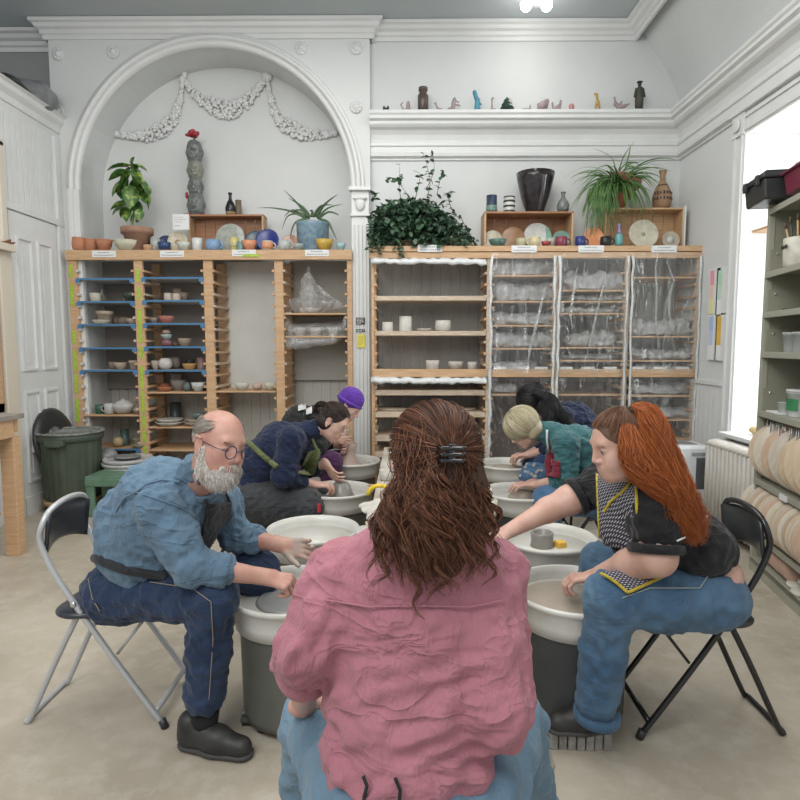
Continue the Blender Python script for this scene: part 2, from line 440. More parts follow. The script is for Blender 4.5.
# ledge moulding that carries the figurines
zl = at(500, 110, 5.93).z
lp = [(0, 0), (.19, 0), (.195, -.03), (.18, -.045), (.185, -.075), (.155, -.09), (.15, -.115), (.13, -.135), (.09, -.15), (.06, -.19), (.045, -.235),
      (.05, -.25), (.065, -.26), (.065, -.29), (.05, -.30), (.05, -.345), (.06, -.355), (.055, -.385), (.02, -.40), (.02, -.415), (0, -.42)]
m = MB(); m.sweep([(ax1, WB), (WR, WB), (WR, -1)], lp, zl, left=False); struct(m.build('trim_6', trim_m))
# right wall, lower part with window opening, upper part sloping
wy0, wy1 = 3.75, sx(741, 300, WR).y-.0; wz0, wz1 = .80, 3.16
m = MB()
m.bb(WR, WR+.12, wy1, WB+.1, 0, zl); m.bb(WR, WR+.12, -1, wy0, 0, zl)
m.bb(WR, WR+.12, wy0, wy1, 0, wz0-.036); m.bb(WR, WR+.12, wy0, wy1, wz1, zl)
m.bb(WR+.12, WR+.62, wy1, wy1+.05, wz0-.1, wz1+.1); m.bb(WR+.12, WR+.62, wy0-.05, wy0, wz0-.1, wz1+.1)
m.bb(WR+.12, WR+.62, wy0-.05, wy1+.05, wz1, wz1+.08); m.bb(WR+.12, WR+.62, wy0-.05, wy1+.05, wz0-.1, wz0-.036)
struct(m.build('wall_right', wall_m))
m = MB(); pts = []
for i in range(9):
    t = i/8; pts.append((WR+.02-(WR-SLX+.02)*(t**1.25), zl+(CEIL-zl)*(t**.92)))
for i in range(8):
    (xa, za), (xb, zb) = pts[i], pts[i+1]
    m.add([(xa, -1, za), (xa, WB+.05, za), (xb, WB+.05, zb), (xb, -1, zb)], [(0, 1, 2, 3)], True)
struct(m.build('wall_right_cove', upper_m))
# window casing, corner block, sill, sash
m = MB(); cw = .17
m.bb(WR-.03, WR, wy1, wy1+cw, 0, wz1); m.bb(WR-.045, WR, wy1+.02, wy1+.05, 0, wz1); m.bb(WR-.045, WR, wy1+cw-.05, wy1+cw-.02, 0, wz1)
m.bb(WR-.03, WR, 3, wy1, wz1, wz1+cw); m.bb(WR-.045, WR, 3, wy1, wz1+.02, wz1+.05); m.bb(WR-.045, WR, 3, wy1, wz1+cw-.05, wz1+cw-.02)
m.bb(WR-.05, WR, wy1, wy1+cw, wz1, wz1+cw+.02); m.bb(WR-.07, WR, 3, wy1+cw+.02, wz1+cw, wz1+cw+.03)
m.tube([(WR-.055, wy1+cw/2, wz1+cw/2), (WR-.07, wy1+cw/2, wz1+cw/2)], .05, 16)
struct(m.build('trim_7', trim_m, bevel=.004))
m = MB(); m.bb(WR-.12, WR+.62, wy0, wy1+.03, wz0-.035, wz0); struct(m.build('window_sill', trim_m, bevel=.008))
wf = MB(); X = WR+.55
wf.bb(X, X+.05, wy1-.09, wy1, wz0, wz1); wf.bb(X, X+.05, wy0, wy0+.09, wz0, wz1); wf.bb(X, X+.05, wy0, wy1, wz1-.09, wz1); wf.bb(X, X+.05, wy0, wy1, wz0, wz0+.09)
wf.bb(X, X+.05, wy0, wy1, 1.95, 2.02); wf.bb(X, X+.05, (wy0+wy1)/2-.03, (wy0+wy1)/2+.03, wz0, wz1)
struct(wf.build('window_1', trim_m, bevel=.004))
gm = mat('window_glass', (.95, .97, 1), .02, alpha=.12, spec=.5)
m = MB(); m.bb(X+.02, X+.026, wy0+.05, wy1-.05, wz0+.05, wz1-.05); struct(m.build('window_1_glass', gm))
# dado beadboard on right wall
m = MB()
for i in range(7):
    y = wy1+cw+.03+i*.085
    if y+.08 < WB: m.bb(WR-.014, WR, y, y+.078, 0, 1.16)
m.bb(WR-.03, WR, wy1+cw, WB, 1.16, 1.20)
struct(m.build('trim_8', trim_m, bevel=.003))

# left panelling: tall door, header, cupboard fronts and crown
m = MB(); m.bb(WL-.1, WL, 4.0, 6.02, 0, 3.60); struct(m.build('wall_left', trim_m))
m = MB(); m.bb(-6, WL-.08, 3.0, 6.25, 3.5, 3.6); struct(m.build('wall_left_top', trim_m))
m = MB(); m.sweep([(WL, 3.0), (WL, 6.02)], [(0, -.22), (.01, -.22), (.02, -.16), (.035, -.155), (.04, -.1), (.075, -.06), (.08, -.02), (.11, 0), (-.1, 0)], 3.70, left=False)
struct(m.build('trim_9', trim_m))
m = MB(); y = 4.0
while y < 5.9: m.bb(WL, WL+.012, y+.004, y+.071, 2.72, 3.5); y += .075
m.bb(WL, WL+.035, 4.0, 6.0, 2.66, 2.72); m.bb(WL, WL+.03, 5.9, 6.0, 0, 3.5)
struct(m.build('trim_10', trim_m, bevel=.003))
d = MB(); dy0, dy1 = 5.17, 5.86
d.bb(WL-.01, WL+.02, dy0, dy1, .0, 2.65)
struct(d.build('door_1', trim_m))
m = MB()
def panel(y0, y1, z0, z1):
    t = .022
    m.bb(WL+.02, WL+.036, y0, y1, z0, z0+t); m.bb(WL+.02, WL+.036, y0, y1, z1-t, z1)
    m.bb(WL+.02, WL+.036, y0, y0+t, z0+t, z1-t); m.bb(WL+.02, WL+.036, y1-t, y1, z0+t, z1-t)
    m.bb(WL+.02, WL+.026, y0+.07, y1-.07, z0+.07, z1-.07)
for y0, y1 in ((5.25, 5.47), (5.55, 5.77)):
    panel(y0, y1, 1.28, 2.45); panel(y0, y1, .28, 1.10)
m.bb(WL+.02, WL+.04, dy0, dy1, .0, .16)
struct(m.build('trim_11', trim_m))
# jamb, opening and shelf beside the door at the frame's left edge
m = MB(); m.bb(WL, WL+.06, 4.97, 5.13, .0, 2.28); m.bb(WL, WL+.12, 4.2, 5.1, 2.28, 2.34)
m.bb(WL, WL+.06, 5.03, 5.1, 2.34, 3.18); m.bb(WL, WL+.06, 4.2, 5.1, 3.14, 3.2)
struct(m.build('trim_12', mat('cream_wood_trim', (.66, .60, .50), .5), bevel=.005))
m = MB(); m.bb(WL, WL+.05, 4.86, 4.94, .95, 2.26); m.bb(WL, WL+.05, 4.2, 4.94, 2.18, 2.26); m.bb(WL, WL+.05, 4.2, 4.94, .95, 1.03)
struct(m.build('trim_13', pine, bevel=.004))
m = MB(); m.bb(WL+.002, WL+.01, 4.2, 4.86, 1.03, 2.18); struct(m.build('window_2', mat('bright_pane', (.8, .8, .78), .2)))

# ceiling lamp
lp_ = on(537, 5, CEIL-.08)
t = thing('ceiling_lamp', 'ceiling lamp with two bright bulbs above the racks', 'lamp', (lp_.x, lp_.y, CEIL-.06))
m = MB(); m.lathe([(.0, .0), (.09, .0), (.10, .03), (.10, .06), (0, .06)], 24, c=(lp_.x, lp_.y, CEIL-.06)); m.build('base', trim_m, t)
em = mat('lit_bulb', (1, 1, 1), .4, emit=(1, .98, .95), estr=9)
for dx in (-.1, .08):
    m = MB(); m.ell((lp_.x+dx, lp_.y-.02, CEIL-.09), (.05, .05, .055)); m.build('bulb', em, t)
l = bpy.data.lights.new('lamp_light', 'POINT'); l.energy = 2.5; l.shadow_soft_size = .1; l.color = (1, .97, .93)
o = bpy.data.objects.new('lamp_light', l); COL.objects.link(o); o.location = (lp_.x, lp_.y, CEIL-.45)
# plaster rosettes
for i, (px, py, w_) in enumerate([(58, 54, 'in the upper left corner of the arch wall'), (113, 52, 'left of the arch top'), (301, 48, 'just right of the arch top'),
                                  (356, 48, 'in the upper right corner of the arch wall'), (356, 107, 'right of the arch above the pilaster'), (58, 111, 'above the cupboard crown on the left')]):
    p = at(px, py, ARCHY-.01); m = MB(); M_ = Matrix.Rotation(PI/2, 3, 'X')
    m.lathe([(0, 0), (.058, 0), (.06, .012), (.048, .02), (.035, .014), (.03, .022), (.02, .026), (.012, .04), (0, .042)], 20, M_, (p.x, ARCHY, p.z))
    for k in range(8):
        a = 2*PI*k/8; m.ell((p.x+.041*math.cos(a), ARCHY-.018, p.z+.041*math.sin(a)), (.012, .008, .012), seg=6, rings=4)
    tag(m.build('plaster_rosette', trim_m), 'round white plaster rosette '+w_, 'rosette', 'plaster rosettes')
# plaster garland in the niche
m = MB(); gy = ARCHY+.45
rg = random.Random(3)
def swag(p0, p1, ctrl, wmax, n):
    p0, p1, ctrl = at(*p0, gy), at(*p1, gy), at(*ctrl, gy)
    for i in range(n):
        t_ = rg.random(); q = p0.lerp(ctrl, t_).lerp(ctrl.lerp(p1, t_), t_)
        w_ = wmax*(.18+.82*math.sin(PI*t_)**1.2); q = q+Vector((rg.uniform(-.3, .3)*w_, 0, rg.uniform(-1, 1)*w_))
        s_ = rg.uniform(.014, .03)
        m.ell((q.x, gy-.014-rg.random()*.022, q.z), (s_, .013, s_*rg.uniform(.5, .9)), Matrix.Rotation(rg.uniform(0, PI), 3, 'Y'), seg=6, rings=4)
swag((183, 79), (268, 77), (226, 143), .095, 340)
swag((183, 79), (118, 135), (184, 146), .085, 300); swag((268, 77), (335, 134), (270, 145), .085, 300)
for q in ((183, 79), (268, 77)):
    p = at(*q, gy)
    for k in range(5): m.ell((p.x+rg.uniform(-.03, .03), gy-.03, p.z+.02+rg.uniform(-.04, .03)), (.03, .03, .035), seg=8, rings=6)
for q in ((118, 135), (335, 134)):
    p = at(*q, gy); m.ell((p.x, gy-.03, p.z), (.035, .03, .035))
tag(m.build('plaster_garland', trim_m), 'white plaster flower garland in three swags on the niche wall', 'garland')
# ================================================================ WARE RACKS
LY, LD = 5.915, .47                       # left rack front and depth
RY, RD = 5.60, .47                       # right rack front and depth
tape_blue = mat('blue_masking_tape', (.06, .19, .36), .5); tape_green = mat('lime_green_tape', (.42, .62, .06), .5, (.30, .45, .05), 60)
def zl_(py, Y): return at(400, py, Y).z
def xl_(px, py, Y): return at(px, py, Y).x
LZT = zl_(250, LY)                       # top board upper edge
rack1 = thing('ware_rack', 'tall open pine ware rack of four bays standing in the arched niche', 'rack', (-1.9, LY+LD/2, 0))
postx = [xl_(76, 350, LY), xl_(141, 350, LY), xl_(210, 350, LY), xl_(280, 350, LY), xl_(350, 350, LY)]
pw = [.085, .085, .09, .085, .05]
for i, x in enumerate(postx):
    for y in (LY+.02, LY+LD-.03):
        m = MB(); m.bb(x-pw[i]/2, x+pw[i]/2, y-.02, y+.02, 0, LZT-.075); m.build('post', pine, rack1, bevel=.003)
m = MB(); m.bb(postx[0]-.05, postx[-1]+.03, LY-.03, LY+.01, LZT-.095, LZT); m.build('top_rail', pineh, rack1, bevel=.004)
m = MB(); m.bb(postx[0]-.04, postx[-1]+.02, LY+.01, LY+LD, LZT-.03, LZT-.001); m.build('top_board', palew, rack1)
cnt = [0]; extra = MB()
cleat_w = mat('white_painted_cleat', (.60, .60, .60), .5)
def cleat(x0, x1, Y, D, z, rack, mt=None, rng=random.Random(5)):
    if cnt[0] < 100:
        m = MB(); m.bb(x0, x1, Y-.012, Y+D-.02, z-.018, z+.004); m.build('cleat', mt or (pine if rng.random() < .75 else palew), rack)
    else: extra.bb(x0, x1, Y-.012, Y+D-.02, z-.018, z+.004)
    cnt[0] += 1
levels = [LZT-.19-.113*k for k in range(19)]
for s_ in range(4):
    for z in levels:
        if s_ in (2, 3): cleat(postx[s_]+pw[s_]/2, postx[s_]+pw[s_]/2+.022, LY, LD, z, rack1)
for s_ in (0, 1):
    for z in levels: cleat(postx[s_]+pw[s_]/2, postx[s_]+pw[s_]/2+.022, LY, LD, z, rack1, cleat_w if s_ == 0 else None)
for s_ in range(4):
    for z in levels: cleat(postx[s_+1]-pw[s_+1]/2-.022, postx[s_+1]-pw[s_+1]/2, LY, LD, z, rack1)
o = extra.build('cleat', pine, rack1); o['kind'] = 'stuff'
# side panel (white) at the far left bay, backs of the bays
m = MB(); m.bb(postx[0]-.045, postx[0]-.028, LY+.04, LY+LD, 0, LZT-.1); m.build('side_panel', trim_m, rack1)
m = MB(); m.bb(postx[0]+.0, postx[2]+.0, LY+LD-.008, LY+LD-.002, zl_(392, LY), LZT-.04); m.build('back_panel', mat('grey_brown_hardboard', (.27, .245, .22), .7), rack1)
o = MB(); o.bb(postx[2]+.02, postx[3]-.02, LY+LD-.008, LY+LD-.002, zl_(388, LY+LD), zl_(262, LY+LD)); o = o.build('back_panel', mat('white_hardboard', (.62, .63, .60), .5, (.55, .56, .53), 3), rack1); o['label'] = 'pale white back panel'
m = MB(); m.bb(postx[3]+.02, postx[4]-.02, LY+LD-.008, LY+LD-.002, zl_(380, LY+LD), LZT-.04); m.build('back_panel', mat('olive_grey_hardboard', (.36, .35, .31), .7), rack1)
# tape strips up the posts
rg = random.Random(9)
for i in (0, 1):
    xx = postx[i]+(.0 if i else -.012); z = .3
    while z < LZT-.2:
        h = rg.uniform(.1, .24)
        if i == 1 or rg.random() < .75:
            m = MB(); m.bb(xx-.016, xx+.016, LY-.004, LY-.001, z, min(z+h, LZT-.12)); o = m.build('tape_strip', tape_green, rack1)
            o['label'] = 'lime green tape strip'
        z += h+rg.uniform(.0, .1)
def shelf(bay, py, tape=False, rack=rack1, px_=postx, pw_=pw, Y=LY, D=LD, th=.016, mt=None, lab=None):
    x0 = px_[bay]+pw_[bay]/2+.004; x1 = px_[bay+1]-pw_[bay+1]/2-.004; z = zl_(py, Y)
    m = MB(); m.bb(x0, x1, Y-.008, Y+D-.02, z-th, z); o = m.build('shelf', mt or pineh, rack, bevel=.002)
    if tape:
        m = MB(); m.bb(x0, x1, Y-.013, Y-.0085, z-th, z+.001); t_ = m.build('tape_edge', tape_blue, o); t_['label'] = 'blue tape along the shelf edge'
        for xx in (x0+.012, x1-.012):
            m = MB(); m.bb(xx-.022, xx+.02, Y-.018, Y-.0135, z-.045, z-.006); m.build('tape_edge', tape_blue, o)
    return z
grey_sh = mat('grey_shelf_board', (.50, .50, .49), .6, (.42, .41, .40), 5)
LS = {}
for b, ys in ((0, [278, 301, 324, 347.5, 370]), (1, [277, 300, 323, 346.5, 370])):
    for y in ys: LS[b, y] = shelf(b, y, True, mt=grey_sh)
LS[0, 415] = shelf(0, 415); LS[0, 449] = shelf(0, 449, True, mt=pineh)
for y in (392, 427, 450): LS[1, y] = shelf(1, y)
LS[2, 391] = shelf(2, 391); LS[3, 313] = shelf(3, 313); LS[3, 336] = shelf(3, 336)

# ---- right rack
RZT = zl_(247, RY)
rack2 = thing('ware_rack', 'tall pine ware rack of four bays right of the pilaster, three hung with clear plastic', 'rack', (1.2, RY+RD/2, 0))
rpx = [xl_(373, 350, RY), xl_(488.5, 350, RY), xl_(554.5, 350, RY), xl_(625.5, 350, RY), xl_(695, 350, RY)]
rpw = [.03, .045, .045, .045, .03]
cnt[0] = 0; extra = MB()
for i, x in enumerate(rpx):
    for y in (RY+.02, RY+RD-.04):
        m = MB(); m.bb(x-rpw[i]/2, x+rpw[i]/2, y-.02, y+.02, 0, RZT-.1); m.build('post', palew if i else pine, rack2, bevel=.003)
m = MB(); m.bb(rpx[0]-.03, rpx[-1]+.03, RY-.03, RY+.01, RZT-.045, RZT+.005); m.build('top_rail', pineh, rack2, bevel=.004)
m = MB(); m.bb(rpx[0]-.03, rpx[-1]+.03, RY-.02, RY+.01, RZT-.105, RZT-.05); m.build('top_rail', pineh, rack2, bevel=.004)
m = MB(); m.bb(rpx[0]-.02, rpx[-1]+.02, RY+.01, RY+RD-.02, RZT-.03, RZT-.004); m.build('top_board', palew, rack2)
zmid = zl_(369, RY)
m = MB(); m.bb(rpx[0], rpx[-1], RY-.035, RY-.002, zmid-.075, zmid); m.build('middle_rail', pineh, rack2, bevel=.003)
rl = [RZT-.23-.105*k for k in range(19)]
for s_ in range(4):
    for z in rl: cleat(rpx[s_+1]-rpw[s_+1]/2-.022, rpx[s_+1]-rpw[s_+1]/2, RY, RD-.06, z, rack2)
for z in rl: cleat(rpx[0]+.015, rpx[0]+.037, RY, RD-.06, z, rack2)
for s_ in (1, 2, 3):
    for z in rl: cleat(rpx[s_]+rpw[s_]/2, rpx[s_]+rpw[s_]/2+.022, RY, RD-.06, z, rack2)
o = extra.build('cleat', pine, rack2); o['kind'] = 'stuff'
RS = {}
def rshelf(b, y, th=.022): RS[b, y] = shelf(b, y, False, rack2, rpx, rpw, RY, RD-.04, th, palew if th > .03 else None)
for y in (296, 331): rshelf(0, y, .042)
rshelf(0, 370, .03)
for y in (390, 412, 436, 452): rshelf(0, y, .05)
for b, ys in ((1, [275, 301, 325, 348, 372, 394]), (2, [290, 301, 313, 347, 360, 372, 394]), (3, [277, 336, 360, 372, 395, 419, 438])):
    for y in ys: rshelf(b, y, .016)

m = MB(); m.bb(rpx[1]+.02, rpx[4]-.02, RY+RD-.03, RY+RD-.024, .15, zl_(384, RY)); o = m.build('back_panel', mat('brown_hardboard', (.20, .155, .13), .7, (.15, .115, .10), 4), rack2); o['label'] = 'brown board behind the lower bays'
# plastic curtains over the three right bays
def plastic(name, a, rough=.12, bump=.5, tint=(.80, .82, .83), sc=9):
    if name in MC: return MC[name]
    m = bpy.data.materials.new(name); m.use_nodes = True; nt = m.node_tree; N = nt.nodes; L = nt.links
    N.remove(N['Principled BSDF']); out = N['Material Output']
    tr = N.new('ShaderNodeBsdfTransparent'); tr.inputs[0].default_value = (.97, .97, .97, 1)
    gl = N.new('ShaderNodeBsdfGlossy'); gl.inputs['Roughness'].default_value = rough
    df = N.new('ShaderNodeBsdfDiffuse'); df.inputs[0].default_value = (*tint, 1)
    tl = N.new('ShaderNodeBsdfTranslucent'); tl.inputs[0].default_value = (*tint, 1)
    md = N.new('ShaderNodeMixShader'); md.inputs[0].default_value = .35; L.new(df.outputs[0], md.inputs[1]); L.new(tl.outputs[0], md.inputs[2])
    m1 = N.new('ShaderNodeMixShader'); L.new(md.outputs[0], m1.inputs[1]); L.new(gl.outputs[0], m1.inputs[2]); m1.inputs[0].default_value = .5
    m2 = N.new('ShaderNodeMixShader'); L.new(tr.outputs[0], m2.inputs[1]); L.new(m1.outputs[0], m2.inputs[2])
    tc = N.new('ShaderNodeTexCoord'); mp = N.new('ShaderNodeMapping'); mp.inputs['Scale'].default_value = (1.6, 1.6, .35)
    n = N.new('ShaderNodeTexNoise'); n.inputs['Scale'].default_value = sc; n.inputs['Detail'].default_value = 4; n.inputs['Distortion'].default_value = 1.2
    L.new(tc.outputs['Object'], mp.inputs[0]); L.new(mp.outputs[0], n.inputs['Vector'])
    n2 = N.new('ShaderNodeTexNoise'); n2.inputs['Scale'].default_value = sc*.5; n2.inputs['Detail'].default_value = 8; n2.inputs['Distortion'].default_value = 2.5; L.new(mp.outputs[0], n2.inputs['Vector'])
    # thin crease lines, whitened to paint in highlights: |noise-.5| small
    s1 = N.new('ShaderNodeMath'); s1.operation = 'SUBTRACT'; L.new(n2.outputs[0], s1.inputs[0]); s1.inputs[1].default_value = .5
    ab = N.new('ShaderNodeMath'); ab.operation = 'ABSOLUTE'; L.new(s1.outputs[0], ab.inputs[0])
    mr = N.new('ShaderNodeMapRange'); mr.inputs[1].default_value = 0; mr.inputs[2].default_value = .016; mr.inputs[3].default_value = min(.8, a+.5); mr.inputs[4].default_value = a
    L.new(ab.outputs[0], mr.inputs[0]); L.new(mr.outputs[0], m2.inputs[0])
    bp = N.new('ShaderNodeBump'); bp.inputs['Strength'].default_value = bump; bp.inputs['Distance'].default_value = .03; L.new(n.outputs[0], bp.inputs['Height'])
    for q in (gl, df): L.new(bp.outputs[0], q.inputs['Normal'])
    L.new(m2.outputs[0], out.inputs[0]); MC[name] = m; return m
pl_clear = plastic('clear_plastic_sheet', .13); pl_bag = plastic('clear_plastic_bag', .30, .22, .8, (.74, .76, .76), 26)
pl_roll = mat('rolled_white_plastic', (.66, .68, .68), .25, (.54, .56, .56), 18, (1, 3, 3), bump=.5)
def sheet(x0, x1, y, z0, z1, seed, amp=.02, nx=44, nz=50):
    rs = np.random.RandomState(seed); u = np.linspace(0, 1, nx); v = np.linspace(0, 1, nz)
    U, V = np.meshgrid(u, v); off = np.zeros_like(U)
    for _ in range(9):
        f = rs.uniform(2, 15); off += rs.uniform(.2, 1)*np.sin(f*U*2+rs.uniform(-3.5, 3.5)*V+rs.uniform(0, 6.28))*(.3+.7*V)
    off = off/4*amp
    P = np.stack([x0+(x1-x0)*U+off*.25, y-.02+off, z1-(z1-z0)*V-.006*np.abs(np.sin(9*U))], -1).reshape(-1, 3)
    idx = np.arange(nx*nz).reshape(nz, nx)
    return P, np.stack([idx[:-1, :-1], idx[:-1, 1:], idx[1:, 1:], idx[1:, :-1]], -1).reshape(-1, 4)
for i, (xa, xb, seed, w_) in enumerate([(488.5, 553, 1, 'left'), (555.5, 624, 2, 'middle'), (627, 695.5, 3, 'right')]):
    x0, x1 = xl_(xa, 350, RY)-.0, xl_(xb, 350, RY)
    zb = zl_(368 if i == 1 else 374, RY) if i != 9 else 0
    t = tag(qmesh('plastic_curtain', [sheet(x0, x1, RY-.05, zl_(372, RY), RZT-.06, seed)], pl_clear), 'creased clear plastic sheet over the %s upper plastic covered bay' % w_, 'plastic sheet', 'clear plastic curtains')
    t = tag(qmesh('plastic_curtain', [sheet(x0, x1, RY-.05, zl_(480, RY), zl_(377, RY), seed+7, .015)], pl_clear), 'clear plastic sheet over the %s lower plastic covered bay' % w_, 'plastic sheet', 'clear plastic curtains')
    for x_ in (x0+.01, x1-.01):            # bunched edges
        pts = [(x_+rg.uniform(-.008, .008), RY-.06, RZT-.09-k*.09) for k in range(24)]
        m = MB(); m.tube(pts, [rg.uniform(.012, .024) for _ in pts], 6, flat_=.6); o = m.build('bunched_edge', pl_roll, t); o['label'] = 'bunched whitish plastic edge'
# hanging bunched strands of plastic (bright folds)
for (pp) in ([(546, 288), (541, 305), (535, 330), (531, 345), (527, 366)], [(577, 268), (574, 290), (570, 315), (573, 330)], [(607, 275), (600, 300), (594, 325), (586, 360)],
             [(655, 262), (657, 285), (656, 320), (658, 350)], [(667, 262), (674, 280), (668, 300), (672, 340)]):
    pts = [at(a, b, RY-.085) for a, b in pp]
    m = MB(); m.tube(pts, [.010]+[.02]*(len(pts)-2)+[.008], 7, flat_=.5)
    tag(m.build('plastic_fold', pl_bag, world=True), 'bright vertical fold hanging in the plastic curtain at %s' % {546: 'the first bay', 577: 'the middle bay, left fold', 607: 'the middle bay, slanting right fold', 655: 'the last bay, straight fold', 667: 'the last bay, crooked fold'}[pp[0][0]], 'plastic sheet')
# rolled-up plastic on the open bay
for (ya, nm) in ((262, 'rolled up white plastic under the top rail of the open bay'), (381, 'rolled up white plastic across the middle of the open bay')):
    a, b = at(371, ya-1, RY-.055), at(486, ya, RY-.055)
    pts = [a.lerp(b, k/24)+Vector((0, rg.uniform(-.004, .004), rg.uniform(-.008, .008))) for k in range(25)]
    m = MB(); m.tube(pts, [.034+rg.uniform(-.008, .007) for _ in pts], 10, flat_=.7); tag(m.build('plastic_roll', pl_roll), nm, 'plastic roll')
# plastic-wrapped work lying on the shelves
bags = [(1, 275, 520, 22, 52, 'domed'), (1, 301, 522, 20, 56, 'long'), (1, 325, 522, 14, 58, 'flat'), (1, 348, 520, 17, 56, 'lumpy'), (1, 372, 512, 12, 40, 'low'), (1, 394, 502, 10, 24, 'small round'),
        (2, 290, 590, 20, 54, 'domed'), (2, 301, 592, 8, 56, 'thin'), (2, 313, 590, 7, 54, 'thin'), (2, 347, 578, 14, 22, 'small'), (2, 347, 598, 18, 28, 'tall'), (2, 360, 588, 7, 44, 'flat'),
        (3, 336, 656, 18, 52, 'big lumpy'), (3, 360, 660, 11, 60, 'long'), (3, 372, 660, 9, 54, 'low'), (3, 395, 660, 14, 56, 'wide'), (3, 419, 660, 11, 56, 'flat')]
bnm = {1: 'first', 2: 'middle', 3: 'last'}
lvl = {}
for n_, (b, sy, px, h, w_, ad) in enumerate(bags):
    z = RS[b, sy]; Y = RY+.17; c = at(px, 350, Y); ww = w_*Y/600; hh = h*Y/600*1.08
    pr = []
    rs = random.Random(n_)
    for k in range(4):
        f = (k-1.5)/3; pr.append(el((c.x+f*ww*.8, Y+rs.uniform(-.03, .03), z+hh*.38), (ww*.24, .12, hh*rs.uniform(.38, .60)), k=.04))
    pr.append(el((c.x, Y, z+.02), (ww*.5, .14, .02), k=.02))
    lo = Vector((-9, -9, z+.002)); hi = Vector((9, RY+RD-.04, 9))
    V, Q = sdf(pr, .014, folds(n_, .012, 60, (.3, .2, 1), 2))
    V[:, 2] = np.maximum(V[:, 2], z+.001)
    lvl[b, sy] = lvl.get((b, sy), 0)+1
    idx_ = sorted({s for (bb_, s) in RS if bb_ == b}).index(sy)+1
    tag(qmesh('wrapped_pottery', [(V, Q)], mat('crumpled_plastic_wrap', (.42, .43, .43), .22, (.30, .31, .31), 14, bump=.8, bscale=30)), '%s bundle in crumpled plastic on the %s shelf of the %s plastic covered bay' % (ad, ['top', 'second', 'third', 'fourth', 'fifth', 'sixth', 'lowest'][idx_-1], bnm[b]), 'wrapped pottery', 'plastic-wrapped pots behind the curtains')
    m = MB(); rr = ww*.3; m.lathe([(rr*.7, 0), (rr, hh*.3), (rr*.9, hh*.5), (rr*.85, hh*.5), (.01, .01)], 16, c=(c.x, Y, z+.003)) if False else None
# small boxes of pegs along the middle rail
for k, px in enumerate([500, 523, 541, 566, 588, 610, 637, 660, 682]):
    c = at(px, 369, RY-.02); m = MB(); m.bb(c.x-.06, c.x+.06, RY-.03, RY-.005, zmid+.001, zmid+.022)
    tag(m.build('paper_strip', trim_m), 'small white paper strip on the middle rail, %s' % ['leftmost', 'second from left', 'third from left', 'fourth from left', 'middle one', 'fourth from right', 'third from right', 'second from right', 'rightmost'][k], 'label strip', 'paper strips on the middle rail')
# bagged work in the left rack, last bay
def bag(prims, seed, lab, vox=.011, zmin=None, amp=.012):
    V, Q = sdf(prims, vox, folds(seed, amp, 42, (.2, 0, 1), 2.2))
    if zmin is not None: V[:, 2] = np.maximum(V[:, 2], zmin)
    return tag(qmesh('plastic_bag', [(V, Q)], pl_bag), lab, 'plastic bag')
z1 = LS[3, 313]; z2 = LS[3, 336]; yb = LY+.15
a = lambda px, py, Y=yb: at(px, py, Y)
cone = [cap(a(308, 276), a(313, 303), .035, .14, .03), el(a(313, 304), (.24, .15, .085), k=.03), cap(a(308, 268), a(307, 285), .022, .05, .05), cap(a(307, 285), a(312, 305), .05, .12, .08), cap(a(296, 306), a(338, 306), .055, .045, .06), el(a(288, 315), (.04, .09, .05), k=.04), cap(a(315, 285), a(345, 308), .02, .02, .05)]
bag(cone, 21, 'clear plastic bag gathered to a peak over pots in the last left bay', zmin=z1+.001)
low = [cap(a(292, 340, LY+.03), a(338, 336, LY+.03), .075, .05, k=.02, sq=((0, 1, 0), .5)), cap(a(292, 331, LY+.06), a(338, 330, LY+.06), .07, .07, k=.02), cap(a(290, 330), a(340, 328), .06, .07, .05), cap(a(288, 335), a(340, 340), .05, .04, .05), el(a(288, 325), (.05, .1, .12), k=.05), cap(a(290, 345, LY+.02), a(335, 341, LY+.02), .045, .03, .05), el(a(345, 325, LY+.05), (.03, .06, .12), k=.04)]
bag(low, 22, 'clear plastic bag draped over a shelf of pots below the peaked bag', zmin=z2-.17)
for k, px in enumerate((300, 316, 333)):
    c = a(px, 330); m = MB(); m.lathe([(.045, 0), (.055, .03), (.055, .085), (.048, .085), (.045, .01), (0, .01)], 16, c=(c.x, yb, z2+.001)); tag(m.build('cup', mat('dry_grey_clay', (.50, .49, .46), .8)), 'grey clay cup under the draped plastic bag, %s' % ('left', 'middle', 'right')[k], 'cup', 'cups under the draped bag')
c = a(310, 300); m = MB(); m.lathe([(.1, 0), (.12, .05), (.10, .055), (.02, .01)], 20, c=(c.x, yb, z1+.001)); tag(m.build('bowl', MC['dry_grey_clay']), 'wide grey clay bowl under the peaked plastic bag', 'bowl')
# signs and note on the pilaster
sgn = mat('black_sign', (.02, .02, .022), .4); note_m = mat('yellow_note_paper', (.75, .68, .12), .7)
ink = mat('faint_ink', (.3, .3, .3), .7); wht = mat('white_paper', (.72, .73, .73), .7)
def sign(name, px, py, w_, h_, Y, mt, lines, lm, lab, cat, group=None, rz=0):
    c = at(px, py, Y); t = thing(name, lab, cat, (c.x, Y, c.z-h_/2), 0, group); m = MB(); m.bb(c.x-w_/2, c.x+w_/2, Y-.004, Y, c.z-h_/2, c.z+h_/2); m.build('sheet', mt, t)
    m = MB()
    for (fz, f0, f1, th) in lines:
        x = c.x-w_/2+w_*f0
        rr = random.Random(int(px*7+fz*100))
        while x < c.x-w_/2+w_*f1-.004:
            l_ = min(rr.uniform(.006, .018)*(1 if w_ < .3 else 2), c.x-w_/2+w_*f1-x); m.bb(x, x+l_, Y-.0052, Y-.004, c.z+h_*fz-th/2, c.z+h_*fz+th/2); x += l_+.005
    m.build('lettering', lm, t); return t
PY = ARCHY-.064
